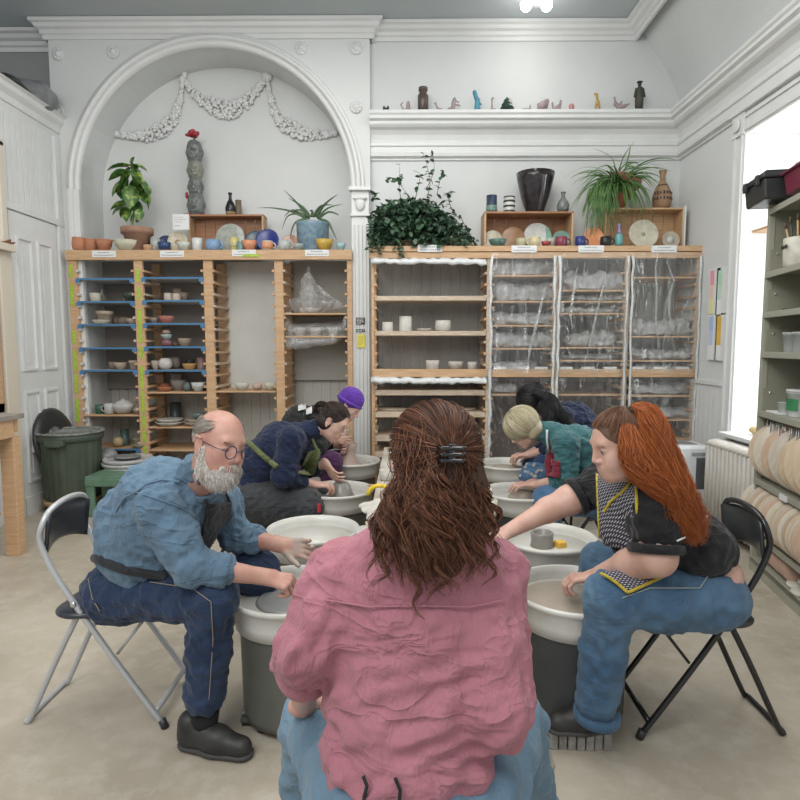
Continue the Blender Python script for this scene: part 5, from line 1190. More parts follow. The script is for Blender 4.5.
for k in range(12):
    a_ = rs.uniform(0, 2*PI); b0 = cpt+Vector((.03*math.cos(a_), .03*math.sin(a_), .03)); b1 = cpt+Vector((.08*math.cos(a_), .08*math.sin(a_), rs.uniform(.21, .29)))
    m = MB(); m.tube([b0, b1], .006, 6); o = m.build('brush', mat('brush_%d' % (k % 3), [(.45, .30, .15), (.05, .05, .05), (.35, .10, .06)][k % 3], .5), t)
    m = MB(); m.tube([b1, b1+(b1-b0).normalized()*.035], [.009, .003], 6); m.build('bristles', mat('bristles', (.12, .08, .05), .8), o)
m = MB()
for k in range(8): m.box(cpt+ev*-.087+dv*(-.035+k*.011)+Vector((0, 0, .12)), (.007, .002, .018 if k % 3 else .026), Ms)
m.build('lettering', mat('dark_ink', (.03, .03, .03), .6), t)
m = MB(); m.box(sp(.28, .06, 1.715+.008), (.16, .03, .012), Matrix.Rotation(rzz+.3, 3, 'Z')); tag(m.build('black_tool', blackp), 'black handled tool lying on the third shelf', 'tool')
def tub(u, v, z, r_, h, col, lab, al=None, lid=None, name='plastic_tub', sq=False):
    t = thing(name, lab, 'tub', sp(u, v, z)); m = MB(); m.lathe([(r_*.85, .001), (r_*.87, .005), (r_, h*.94), (r_*1.04, h*.95), (r_*1.04, h), (r_*.95, h), (r_*.82, .01), (0, .01)], 26, c=sp(u, v, z)); m.build('body', al or glaze(col, .4), t)
    if lid: m = MB(); m.lathe([(0, h), (r_*1.06, h), (r_*1.06, h+.014), (0, h+.014)], 26, c=sp(u, v, z)); m.build('lid', glaze(lid, .4), t)
    return t
cl = mat('cloudy_clear_plastic', (.55, .58, .56), .25, alpha=.55)
for k, (u, lab, col) in enumerate([(.22, 'cloudy plastic tub of green pieces on the fourth shelf', (.20, .40, .25)), (.35, 'cloudy plastic tub of blue pieces on the fourth shelf', (.18, .30, .42))]):
    t = tub(u, .09, 1.46, .055, .11, None, lab, cl, (.55, .58, .58)); m = MB()
    for q in range(14): m.box(sp(u, .09, 1.46)+Vector((rs.uniform(-.025, .025), rs.uniform(-.025, .025), .02+rs.uniform(0, .05))), (.02, .02, .012), Matrix.Rotation(rs.uniform(0, 3), 3, 'Y'))
    m.build('pieces', glaze(col, .5), t)
tub(.22, .07, 1.075, .045, .075, None, 'small clear plastic tub on the fifth shelf', cl)
t = tub(.35, .10, 1.075, .075, .15, (.62, .63, .62), 'white tub with a green label on the fifth shelf', None, (.62, .63, .62))
m = MB(); n = 12
for k in range(n):
    a0 = math.atan2(-ev.y, -ev.x)-1+2*k/n; a1 = a0+2/n; q = sp(.35, .10, 1.075)
    m.add([(q.x+.0755*math.cos(a0), q.y+.0755*math.sin(a0), q.z+.04), (q.x+.0755*math.cos(a1), q.y+.0755*math.sin(a1), q.z+.04), (q.x+.0765*math.cos(a1), q.y+.0765*math.sin(a1), q.z+.11), (q.x+.0765*math.cos(a0), q.y+.0765*math.sin(a0), q.z+.11)], [(0, 1, 2, 3)])
m.build('green_label', glaze((.05, .25, .10), .5), t)
m = MB(); m.box(sp(.17, .06, 1.075+.006), (.2, .09, .008), Ms); tag(m.build('paper_pile', wht), 'flat papers lying on the fifth shelf', 'papers')
# wooden bracket shelf across the window
zb = 2.395
t = thing('bracket_shelf', 'small wooden shelf on a bracket across the window', 'shelf', (2.85, 5.15, zb))
yA = sx(742, 238, WR+.10).y
m = MB(); m.bb(WR+.06, WR+.40, yA-.72, yA, zb, zb+.022); m.build('board', pineh, t)
m = MB(); m.tube([(WR+.1, yA-.06, zb-.001), (WR+.1, yA-.06, zb-.05), (WR+.14, yA-.08, zb-.055)], .012, 8); m.build('bracket', glaze((.30, .22, .15), .5), t)
# radiator
t = thing('radiator', 'old cream column radiator under the window', 'radiator', (2.55, 4.5, 0)); rm = mat('cream_radiator_paint', (.50, .475, .43), .4, (.45, .42, .38), 8)
ry1 = 4.88; nse = 13
for k in range(nse):
    y = ry1-.03-k*.058; m = MB()
    for x in (2.475, 2.54, 2.605): m.tube([(x, y, .09), (x, y, .70)], .023, 10)
    for z in (.10, .705): m.tube([(2.465, y, z), (2.615, y, z)], [.03, .03], 10)
    m.ell((2.54, y, .715), (.095, .027, .035)); m.build('section', rm, t)
for y in (ry1-.03, ry1-.03-(nse-1)*.058):
    m = MB(); m.tube([(2.48, y, .09), (2.48, y, .0)], [.022, .03], 8); m.tube([(2.60, y, .09), (2.60, y, .0)], [.022, .03], 8); m.build('foot', rm, t)
m = MB(); m.tube([(2.54, ry1, .12), (2.54, ry1+.08, .12), (2.54, ry1+.09, .0)], .014, 8); m.ell((2.54, ry1+.06, .15), (.025, .025, .03)); m.build('valve', mat('dull_metal', (.3, .3, .29), .4, metal=.6), t)
# dehumidifier
X0, X1, Y0, Y1, zt = 2.22, 2.58, 5.02, 5.34, .66
t = thing('dehumidifier', 'white dehumidifier with a dark grille, left of the radiator', 'dehumidifier', ((X0+X1)/2, (Y0+Y1)/2, 0)); wp = mat('white_appliance', (.66, .68, .70), .35)
m = MB(); m.bb(X0, X1, Y0, Y1, .03, zt); m.build('body', wp, t, bevel=.025)
m = MB(); m.bb(X0+.12, X1-.08, Y0+.08, Y1-.08, zt, zt+.004); m.build('top_vent', glaze((.25, .26, .27), .5), t)
m = MB()
for k in range(14): m.bb(X1-.11, X1-.015, Y0-.006, Y0-.0, .30+k*.018, .311+k*.018)
m.bb(X1-.12, X1-.01, Y0-.002, Y0, .29, .56); m.build('grille', glaze((.12, .125, .13), .5), t)
m = MB(); m.bb(X0+.20, X1-.01, Y0-.005, Y0, .575, .605); m.build('control_strip', glaze((.33, .34, .36), .3), t)
for x in (X0+.05, X1-.05): m = MB(); m.bb(x-.02, x+.02, Y0+.05, Y1-.05, 0, .03); m.build('foot', blackp, t)
# odds and ends on the sill
c = sx(748, 422, WR+.02); c2_ = on(764, 424, wz0+.02)
m = MB(); m.ell((WR+.08, 4.72, wz0+.035), (.05, .08, .032)); tag(m.build('sponge', mat('yellow_sponge', (.55, .40, .18), .9)), 'yellowish sponge on the window sill', 'sponge')
m = MB(); m.lathe([(.03, 0), (.04, .01), (.045, .07), (.04, .07), (.03, .02), (0, .02)], 18, c=(WR+.12, 4.52, wz0+.001)); tag(m.build('cup', glaze((.5, .42, .3), .6)), 'small beige cup on the window sill', 'cup')

# ================================================================ WHEELS
pan_m = mat('offwhite_pan', (.66, .655, .62), .32, (.55, .545, .50), 6); dirty = mat('clay_splashed_pan', (.56, .54, .48), .35, (.64, .63, .59), 7, lo=.4, hi=.6)
base_l = mat('olive_grey_base', (.105, .11, .095), .5, (.16, .16, .14), 4); base_r = mat('dark_grey_base', (.045, .05, .052), .5, (.075, .08, .08), 4)
head_m = mat('wet_wheel_head', (.30, .31, .31), .18, (.24, .25, .25), 5, bump=.05); head_c = mat('clay_covered_wheel_head', (.36, .345, .31), .35, (.43, .415, .38), 6)
clay_g = mat('wet_grey_clay', (.20, .195, .175), .28, (.27, .26, .235), 8); clay_b = mat('buff_clay', (.40, .345, .285), .45, (.34, .29, .235), 8); clay_p = mat('pinkish_clay', (.47, .35, .30), .5, (.41, .30, .25), 8)
def wheel(px, py, lab, r_, base, hm, seed, hz=.472):
    p = on(px, py, .52); rs = random.Random(seed)
    t = thing('pottery_wheel', lab, 'pottery wheel', (p.x, p.y, 0), 0, 'pottery wheels in two rows'); c = (p.x, p.y, 0)
    m = MB(); m.lathe([(r_*.85, .398), (r_*.90, .402), (r_*.95, .45), (r_*.96, .505), (r_*1.0, .512), (r_*1.015, .524), (r_*.99, .533), (r_*.955, .53), (r_*.925, .50), (r_*.89, .445), (r_*.83, .428), (0, .428)], 56, c=c); m.build('splash_pan', pan_m, t)
    m = MB(); m.lathe([(r_*.905, .478), (r_*.885, .442), (r_*.82, .4295), (0, .4295)][::-1], 48, c=c); m.build('slip', dirty, t)
    m = MB(); m.lathe([(0, .43), (.05, .43), (.05, hz-.014), (r_*.62, hz-.014), (r_*.63, hz-.01), (r_*.63, hz), (0, hz)], 40, c=c); m.build('wheel_head', hm, t)
    m = MB(); m.lathe([(.0, .03), (r_*.78, .03), (r_*.80, .06), (r_*.83, .38), (r_*.85, .398), (0, .399)], 40, c=c); m.build('housing', base, t)
    for a_ in (.7, 2.4, 4.0, 5.4):
        m = MB(); m.tube([(p.x+r_*.6*math.cos(a_), p.y+r_*.6*math.sin(a_), .035), (p.x+r_*.62*math.cos(a_), p.y+r_*.62*math.sin(a_), 0)], [.02, .025], 8); m.build('foot', blackp, t)
    m = MB(); m.box((p.x, p.y, .36), (r_*1.2, r_*.9, .05)); m.build('frame', base, t)
    return t, p
WH = {}
for key, px, py, lab, r_, b_, hm in [('L1', 292, 590, 'pottery wheel with a grey swirled disc in front of the bearded man', .248, base_l, head_m), ('L2', 313, 530, 'unused pottery wheel with a wet grey wheel head behind the bearded man\'s hands', .248, base_l, head_m),
    ('L3', 337, 490, 'pottery wheel with a grey clay cone, used by the person in navy', .248, base_l, dirty), ('L4', 351, 461, 'farthest left pottery wheel with a tall flared pot', .250, base_l, dirty),
    ('R1', 574, 590, 'nearest right pottery wheel with a flat clay disc under a hand', .252, base_r, head_c), ('R2', 548, 538, 'pottery wheel with a grey clay cylinder and a yellow sponge', .243, base_r, head_c),
    ('R3', 519, 492, 'pottery wheel with a low clay dome, used by the blond haired person', .246, base_r, dirty), ('R4', 507, 464, 'farthest right pottery wheel with a flat clay disc', .250, base_r, dirty)]:
    WH[key] = wheel(px, py, lab, r_, b_, hm, hash(key) % 7 if False else ord(key[1]))
def clay(key, prof, mt, name, lab, dx=0, dy=0, z=.473):
    p = WH[key][1]; m = MB(); m.lathe(prof, 36, c=(p.x+dx, p.y+dy, z)); return tag(m.build(name, mt), lab, 'clay')
clay('L1', [(0, 0), (.135, 0), (.145, .006), (.13, .016), (.11, .012), (.09, .022), (.07, .014), (.05, .026), (.03, .016), (0, .03)], mat('grey_slip_clay', (.235, .24, .24), .22, (.30, .305, .305), 7), 'clay_disc', 'grey swirled clay disc on the wheel of the bearded man')
p = WH['L2'][1]
clay('L3', [(0, 0), (.085, 0), (.088, .01), (.07, .05), (.055, .09), (.045, .10), (.035, .095), (.02, .06), (0, .05)], clay_g, 'clay_cone', 'dark grey clay cone on the wheel of the person in navy', .03)
clay('L4', [(0, 0), (.12, 0), (.125, .01), (.085, .03), (.07, .06), (.055, .11), (.06, .16), (.07, .20), (.062, .20), (.045, .12), (0, .1)], clay_p, 'clay_pot', 'tall flared pinkish clay pot on the farthest left wheel', -.02)
clay('R1', [(0, 0), (.16, 0), (.168, .008), (.16, .02), (.05, .03), (0, .032)], clay_b, 'clay_disc', 'wide flat buff clay disc under the red haired woman\'s hand', -.04, .0)
clay('R2', [(0, 0), (.056, 0), (.060, .005), (.056, .03), (.058, .075), (.052, .08), (.046, .075), (.042, .02), (0, .02)], clay_g, 'clay_cylinder', 'grey clay cylinder standing beside the yellow sponge', -.03)
clay('R3', [(0, 0), (.10, 0), (.105, .01), (.09, .035), (.085, .06), (.06, .075), (0, .078)], clay_b, 'clay_dome', 'low buff clay dome under the blond haired person\'s hands', .03)
clay('R4', [(0, 0), (.13, 0), (.135, .012), (.12, .02), (.05, .035), (0, .04)], clay_b, 'clay_disc', 'flat clay disc on the farthest right wheel')
p = WH['R2'][1]; m = MB(); m.box((p.x+.06, p.y-.01, .473+.018), (.05, .05, .034), Matrix.Rotation(.4, 3, 'Z')); tag(m.build('sponge', mat('bright_yellow_sponge', (.70, .42, .07), .9), bevel=.006), 'yellow sponge beside the grey clay cylinder', 'sponge')
# slip ring in right near pan
p = WH['R1'][1]; rs = random.Random(2); pr = []
for k in range(14):
    a_ = 2.0+k*.1; pr.append(el((p.x+.19*math.cos(a_), p.y+.19*math.sin(a_), .442+rs.uniform(0, .01)), (rs.uniform(.012, .025), .016, .016), k=.01))
tag(qmesh('clay_scraps', [sdf(pr, .004)], mat('brown_clay_scraps', (.22, .18, .14), .6)), 'brown clay scraps along the back of the nearest right pan', 'clay scraps')
# foot pedal under the man's wheel, brick under the red-haired woman's shoe, cable
p = on(262, 712, .03); t = thing('foot_pedal', 'grey clay-splashed foot pedal below the wheel of the bearded man', 'pedal', (p.x, p.y, 0))
m = MB(); m.box((p.x, p.y, .025), (.15, .10, .02)); m.build('base', base_l, t, bevel=.004); m = MB(); m.box((p.x, p.y, .045), (.15, .09, .012), Matrix.Rotation(.12, 3, 'Y')); m.build('plate', mat('splashed_pedal', (.25, .25, .23), .7, (.40, .39, .36), 22), t, bevel=.004)
m = MB(); m.bb(p.x-.07, p.x+.07, p.y-.045, p.y+.045, 0, .015); m.build('foot', blackp, t)
p = on(581, 751, .0); m = MB(); bx0 = p.x-.115; t = thing('concrete_brick', 'rough grey split brick under the red haired woman\'s shoe', 'brick', (p.x, p.y+.05, 0))
bm2 = mat('rough_grey_brick', (.22, .205, .185), .95, (.34, .325, .30), 40, bump=.8, bscale=30)
rs = random.Random(6)
for k in range(7): m.bb(bx0+k*.033+.002, bx0+(k+1)*.033-.002, p.y-.0+rs.uniform(-.004, .006), p.y+.125, 0, .066)
m.build('block', bm2, t, bevel=.003)
m = MB(); pts = [on(x, y, .006) for x, y in ((540, 790), (549, 780), (553, 765), (549, 752), (540, 742), (530, 735))]; m.tube(pts, .006, 8); tag(m.build('power_cable', mat('tan_cable', (.38, .34, .25), .5)), 'thin tan cable curling on the floor right of the pink shirt', 'cable')

# ================================================================ CENTRAL TABLE AND TOOLS
TZ = .60; tx0, tx1, ty0, ty1 = -.19, .385, 2.1, 5.3
t = thing('work_table', 'long narrow clay-stained plank table between the two rows of wheels', 'table', ((tx0+tx1)/2, (ty0+ty1)/2, 0))
wd = mat('clay_stained_wood', (.42, .36, .28), .75, (.55, .52, .46), 5, (3, .8, 1), lo=.35, hi=.62, bump=.1)
for k in range(3): m = MB(); a_ = tx0+(tx1-tx0)*k/3; m.bb(a_+.004, a_+(tx1-tx0)/3-.004, ty0, ty1, TZ-.03, TZ); m.build('plank', wd, t, bevel=.004)
for y in (ty0+.15, 3.6, ty1-.15):
    m = MB(); m.bb(tx0+.03, tx1-.03, y-.03, y+.03, TZ-.10, TZ-.03); m.build('cross_bar', pineh, t)
    for x in (tx0+.09, tx1-.09): m = MB(); m.bb(x-.03, x+.03, y-.03, y+.03, 0, TZ-.10); m.build('leg', pine, t, bevel=.003)
def ont(px, py): return on(px, py, TZ)
def prof_t(px, py, prof, mt, nm, lab, cat, seg=26):
    p = ont(px, py); m = MB(); m.lathe(prof, seg, c=(p.x, p.y, TZ+.001)); return tag(m.build(nm, mt), lab, cat)
p = ont(397, 470); t = thing('brush_cup', 'white cup holding a thin white brush behind the pink shirted person\'s head', 'cup', (p.x, p.y, TZ))
m = MB(); m.lathe([(.05, .001), (.055, .01), (.062, .13), (.055, .13), (.05, .02), (0, .02)], 24, c=(p.x, p.y, TZ)); m.build('cup', glaze((.60, .60, .58), .4), t)
m = MB(); m.tube([(p.x, p.y, TZ+.03), (p.x+.035, p.y, TZ+.33)], [.006, .008], 8); o = m.build('brush', glaze((.62, .62, .60), .4), t)
p = ont(378, 497); yl = mat('yellow_plastic', (.72, .52, .03), .35); m = MB()
m.tube([(p.x-.07*math.cos(a_)+.01, p.y, TZ+.01+.06*math.sin(a_)) for a_ in [PI*k/12 for k in range(13)]], .013, 10); tag(m.build('arched_tool', yl), 'bright yellow arched tool standing on the table', 'tool')
cloth_m = mat('stained_cloth', (.50, .47, .42), .85, (.60, .58, .54), 10)
lump('rumpled off-white cloth beside the yellow tool', 'cloth', [el(ont(374, 512)+Vector((0, 0, .012)), (.07, .08, .024), Matrix.Rotation(.6, 3, 'Z'), k=.02), cap(ont(362, 508)+Vector((0, 0, .01)), ont(392, 505)+Vector((0, 0, .02)), .022, .028, k=.03), cap(ont(370, 520)+Vector((0, 0, .01)), ont(384, 500)+Vector((0, 0, .02)), .02, .02, k=.03)], cloth_m, 51, .006, .006, TZ+.001, 'cloth')
lump('flat clay-stained cloth near the table\'s left edge', 'cloth', [el(ont(362, 533)+Vector((.02, 0, .01)), (.06, .09, .014), k=.02)], mat('grey_cloth', (.42, .40, .37), .9, (.52, .50, .47), 10), 52, .008, .008, TZ+.001, 'cloth')
m = MB(); p = ont(372, 527); m.box((p.x+.03, p.y, TZ+.012), (.12, .06, .022), Matrix.Rotation(.2, 3, 'Z')); tag(m.build('wooden_block', palew), 'small pale wooden block on the table beside the cloth', 'block')
m = MB(); p = ont(382, 487); m.tube([(p.x-.09, p.y, TZ+.012), (p.x+.09, p.y-.04, TZ+.012)], .008, 6); tag(m.build('wooden_tool', pineh), 'thin wooden stick behind the yellow tool', 'tool')
prof_t(387, 480, [(.045, 0), (.05, .01), (.052, .07), (.045, .07), (.04, .01), (0, .01)], glaze((.52, .50, .44), .5), 'cup', 'small off-white cup behind the yellow tool', 'cup')
spl = mat('clay_splashed_white', (.56, .55, .52), .5, (.33, .31, .28), 22, (1, 1, .5), lo=.5, hi=.62)
p = Vector((.325, 2.26, 0)); t = thing('clay_tub', 'white tub streaked with grey clay under the red haired woman\'s outstretched hand', 'tub', (p.x, p.y, TZ))
m = MB(); m.lathe([(.060, .001), (.065, .01), (.075, .13), (.078, .135), (.07, .135), (.06, .02), (0, .09)], 30, c=(p.x, p.y, TZ)); m.build('tub', spl, t)
prof_t(484, 521, [(.055, 0), (.06, .01), (.068, .11), (.06, .11), (.055, .02), (0, .06)], glaze((.60, .56, .42), .5), 'cream_tub', 'cream tub right of the brown hair', 'tub')
lump('pale cloth hanging out over the cream tub', 'cloth', [el(ont(482, 515)+Vector((0, 0, .13)), (.06, .05, .02), k=.02), el(ont(484, 520)+Vector((.04, 0, .08)), (.02, .04, .06), k=.02)], mat('pale_cream_cloth', (.60, .57, .48), .9), 53, .008, .006, TZ+.02, 'cloth')
p = ont(487, 545); m = MB(); m.box((p.x, p.y, TZ+.03), (.12, .10, .055), Matrix.Rotation(.3, 3, 'Z')); tag(m.build('clay_block', clay_b, bevel=.008), 'buff clay block behind the streaked white tub', 'clay')

# ================================================================ FOLDING CHAIRS
def fchair(loc, rz, lab, tube_m, pad_m, s_=1, w=.30, group=None, xpad=True):
    t = thing('folding_chair', lab, 'chair', loc, rz, group); L = {}
    hw = w/2; r_ = .0115
    def T(name, pts, mt=tube_m, rr=r_, par=t): m = MB(); m.tube(pts, rr, 10); return m.build(name, mt, par, world=False)
    def curve(P, n=6):
        P = [Vector(q) for q in P]; Q = []
        for i in range(len(P)-1):
            p0 = P[max(i-1, 0)]; p1 = P[i]; p2 = P[i+1]; p3 = P[min(i+2, len(P)-1)]
            for k in range(n):
                u = k/n; Q.append(.5*((2*p1)+(p2-p0)*u+(2*p0-5*p1+4*p2-p3)*u*u+(3*p1-p0-3*p2+p3)*u**3))
        Q.append(P[-1]); return Q
    # main frame: front foot up past the seat, over the backrest, down the other side
    side = [(.285, 0, .012), (.10, 0, .28), (-.045, 0, .505), (-.125, 0, .64), (-.165, 0, .75), (-.155, 0, .815)]
    loop = [(x, -hw, z) for x, _, z in side]+[(-.145, -hw*.72, .865), (-.14, 0, .885), (-.145, hw*.72, .865)]+[(x, hw, z) for x, _, z in side[::-1]]
    T('back_frame', curve(loop))
    # rear legs: U that runs from under the seat front down to the back, with a floor bar
    hi = hw-.025
    rear = [(-.02, -hi, .50), (-.13, -hi, .29), (-.255, -hi, .03), (-.275, -hi+.02, .012), (-.275, hi-.02, .012), (-.255, hi, .03), (-.13, hi, .29), (-.02, hi, .50)]
    T('rear_legs', curve(rear, 5))
    T('front_bar', [(.285-.035, -hw, .06), (.285-.035, hw, .06)]); T('seat_bar', [(.20, -hi, .425), (.20, hi, .425)])
    for s in (-1, 1):
        T('seat_rail', curve([(-.10, s*hi, .455), (.05, s*hi, .44), (.22, s*hi, .432)], 3), rr=.009)
        T('brace', [(.21, s*hi, .43), (.10, s*(hi), .29)], rr=.006)
        m = MB(); m.tube([(.278, s*hw, .034), (.29, s*hw, 0)], [.015, .016], 10); m.build('rubber_foot', blackp, t, world=False)
        m = MB(); m.ell((-.045, s*(hw+.012), .505), (.012, .006, .012)); m.build('rivet', steel, t, world=False)
    # seat pad
    V, Q = sdf([cap((-.06, -hw*.62, .46), (-.06, hw*.62, .46), .075, k=.03, sq=((0, 0, 1), .33)), cap((.17, -hw*.55, .455), (.17, hw*.55, .455), .085, k=.03, sq=((0, 0, 1), .30)), cap((-.06, -hw*.55, .46), (.17, -hw*.55, .455), .09, k=.03, sq=((0, 0, 1), .28)), cap((-.06, hw*.55, .46), (.17, hw*.55, .455), .09, k=.03, sq=((0, 0, 1), .28)), cap((-.06, 0, .46), (.17, 0, .455), .09, k=.03, sq=((0, 0, 1), .28))], .009)
    qmesh('seat', [(V, Q)], pad_m, t, world=False)
    # curved backrest pad
    m = MB(); vs = []; fs = []; n = 10
    for face in (0, 1):
        for j in range(5):
            v = j/4
            for i in range(n+1):
                u = -1+2*i/n; z = .66+.21*v-(.03*u*u*(v))+(1-v)*.02*(1-abs(u))
                zz = .68+(.86-.68)*v-(.02*u**4*v); x = -.155+.02*(v-.5)-.03*(1-u*u)+(.014 if face else -.0)
                if v == 0: zz += .035*(1-u*u)
                vs.append((x, u*hw*.93, zz))
    W_ = n+1
    for j in range(4):
        for i in range(n):
            a_ = j*W_+i; b = 5*W_+a_; fs += [(a_, a_+W_, a_+W_+1, a_+1), (b, b+1, b+W_+1, b+W_)]
    rim = list(range(W_))+[j*W_+n for j in range(1, 5)]+[4*W_+i for i in range(n-1, -1, -1)]+[j*W_ for j in range(3, 0, -1)]
    for q in range(len(rim)): a_, b = rim[q], rim[(q+1) % len(rim)]; fs.append((a_, b, b+5*W_, a_+5*W_))
    m.add(vs, fs, True); m.build('backrest', pad_m, t, world=False)
    return t
wt_m = mat('silver_white_tube', (.50, .51, .52), .3, metal=.25); bk_m = mat('black_tube', (.015, .015, .016), .25, spec=.6)
pad_n = mat('dark_navy_vinyl', (.022, .028, .04), .3, (.04, .045, .055), 8, bump=.1); pad_k = mat('black_vinyl', (.025, .03, .032), .32, (.05, .055, .058), 7, bump=.12)
fchair((-1.235, 2.395, 0), 0, 'silver white folding chair with dark navy pads under the bearded man', wt_m, pad_n, w=.32)
fchair((1.19, 2.335, 0), PI, 'black folding chair with vinyl pads under the red haired woman', bk_m, pad_k, w=.30)
fchair((1.20, 3.95, 0), PI, 'black folding chair under the blond haired person', bk_m, pad_k, w=.36)
fchair((-1.0, 3.95, 0), 0, 'black folding chair under the person in navy', bk_m, pad_k, w=.36)
def stool(loc, lab):
    t = thing('stool', lab, 'stool', loc); c = Vector(loc)
    m = MB(); m.lathe([(0, .44), (.16, .44), (.17, .45), (.17, .475), (.16, .485), (0, .485)], 28, c=c); m.build('seat', pad_k, t)
    for k in range(4):
        a_ = PI/4+k*PI/2; m = MB(); m.tube([c+Vector((.11*math.cos(a_), .11*math.sin(a_), .44)), c+Vector((.17*math.cos(a_), .17*math.sin(a_), 0))], .012, 8); m.build('leg', bk_m, t)
    m = MB(); m.tube([c+Vector((.15*math.cos(q), .15*math.sin(q), .18)) for q in [2*PI*k/20 for k in range(20)]], .008, 6, closed=True); m.build('ring', bk_m, t)
    return t
stool((-.98, 5.0, 0), 'black stool under the person with the purple hat')
stool((1.48, 4.95, 0), 'black stool under the black haired person')
stool((.045, 1.10, 0), 'black stool under the person in the pink shirt')
# ================================================================ PEOPLE
def fdist(prims, P):
    F = np.full(len(P), 9.0)
    for p in prims:
        k = p[5] if p[0] == 'c' else p[4]
        if k > .025 and p[0] != 's': k = .025+(k-.025)*.45
        d = _eval(p, P[:, 0], P[:, 1], P[:, 2])
        if p[0] == 's': d = -d; h = np.clip(.5-.5*(F-d)/k, 0, 1); F = F*(1-h)+d*h+k*h*(1-h)
        else: h = np.clip(.5+.5*(F-d)/k, 0, 1); F = F*(1-h)+d*h-k*h*(1-h)
    return F
def drape(prims, P, D, off, steps=40):
    """push points P along D until they lie `off` above the blended body"""
    P = np.array(P, float); D = np.array(D, float) if D is not None else P-np.array([0, 0, CAMZ]); D = D/np.linalg.norm(D, axis=-1, keepdims=True)
    for _ in range(steps): P = P+D*np.clip(fdist(prims, P)-off, -.03, .06)[:, None]*.9
    return P
def patch(name, prims, corners, D, off, m, parent, nu=16, nv=16, th=.004, uvfn=None):
    a, b, c, d = [np.array(q, float) for q in corners]     # a-b top edge, d-c bottom edge
    U, V = np.meshgrid(np.linspace(0, 1, nu), np.linspace(0, 1, nv))
    G = (a*(1-U)[..., None]+b*U[..., None])*(1-V)[..., None]+(d*(1-U)[..., None]+c*U[..., None])*V[..., None]
    P = drape(prims, G.reshape(-1, 3), D, off); ok = np.abs(fdist(prims, P)-off) < .012
    idx = np.arange(nu*nv).reshape(nv, nu); Q = np.stack([idx[:-1, :-1], idx[:-1, 1:], idx[1:, 1:], idx[1:, :-1]], -1).reshape(-1, 4)
    Q = Q[ok[Q].all(1)]; u_, inv = np.unique(Q, return_inverse=True); Pc = P[u_]; Q = inv.reshape(Q.shape); o = qmesh(name, [(Pc, Q)], m, parent)
    s = o.modifiers.new('solid', 'SOLIDIFY'); s.thickness = th; s.offset = 0
    return o, P.reshape(nv, nu, 3)
def ribbon(name, prims, pts, D, off, width, m, parent, n=28, r2=.3):
    P = [Vector(q) for q in pts]; Q = []
    for i in range(len(P)-1):
        for k in range(n//(len(P)-1)): Q.append(P[i].lerp(P[i+1], k/(n//(len(P)-1))))
    Q.append(P[-1]); G = drape(prims, [tuple(q) for q in Q], D, off) if prims else np.array([tuple(q) for q in Q])
    if prims: G = G[np.abs(fdist(prims, G)-off) < .012]
    if len(G) < 3: return None
    mb = MB(); mb.tube([Vector(g) for g in G], width/2, 8, flat_=1); return mb.build(name, m, parent)
def frame(f, up=(0, 0, 1)):
    f = Vector(f).normalized(); l = Vector(up).cross(f).normalized(); u = f.cross(l)
    return Matrix((f, l, u)).transposed()
def head_prims(H, M, s=1, jaw=1, nz=1):
    T = lambda x, y, z: Vector(H)+M @ Vector((x*s, y*s, z*s))
    E = lambda c, r, k: el(T(*c), (r[0]*s, r[1]*s, r[2]*s), M, k)
    S = lambda c, r, k: sub(T(*c), (r[0]*s, r[1]*s, r[2]*s), M, k)
    p = [E((-.012, 0, .035), (.098, .077, .086), .02), E((.030, 0, -.030), (.060, .058, .086), .035), E((.032, 0, -.068), (.050, .048*jaw, .038), .03),
         cap(T(.070, -.008, -.098), T(.070, .008, -.098), .019*s, k=.02), cap(T(.074, -.030, .030), T(.074, .030, .030), .015*s, k=.022),
         E((.052, .040, -.020), (.026, .022, .024), .02), E((.052, -.040, -.020), (.026, .022, .024), .02),
         S((.098, .033, .010), (.020, .018, .012), .014), S((.098, -.033, .010), (.020, .018, .012), .014),
         cap(T(.088, 0, .022), T(.1+.008*nz, 0, -.020), .008*s, .0108*s, k=.012), E((.1+.010*nz, 0, -.025), (.012, .012*nz, .010), .006),
         E((.098, .013, -.030), (.012, .0085, .008), .005), E((.098, -.013, -.030), (.012, .0085, .008), .005),
         S((.104, .0065, -.038), (.005, .004, .004), .003), S((.104, -.0065, -.038), (.005, .004, .004), .003),
         E((.078, 0, -.056), (.022, .030, .020), .012),
         cap(T(.095, -.016, -.0535), T(.095, .016, -.0535), .0052*s, k=.004), cap(T(.092, -.015, -.0655), T(.092, .015, -.0655), .006*s, k=.005), S((.106, 0, -.0592), (.010, .024, .0016), .002)]
    for y in (-1, 1):
        p += [E((.073, y*.032, .0085), (.0150, .0165, .0125), .004), S((.091, y*.032, .0045), (.008, .0130, .0040), .002),
              E((-.006, y*.081, -.002), (.019, .010, .032), .008), S((.004, y*.091, .002), (.009, .007, .017), .005), E((-.002, y*.084, -.032), (.009, .007, .010), .004), cap(T(-.024, y*.092, .004), T(-.012, y*.092, .026), .0045*s, k=.004), cap(T(-.012, y*.092, .026), T(.006, y*.087, .024), .0042*s, k=.004)]
    return p, T
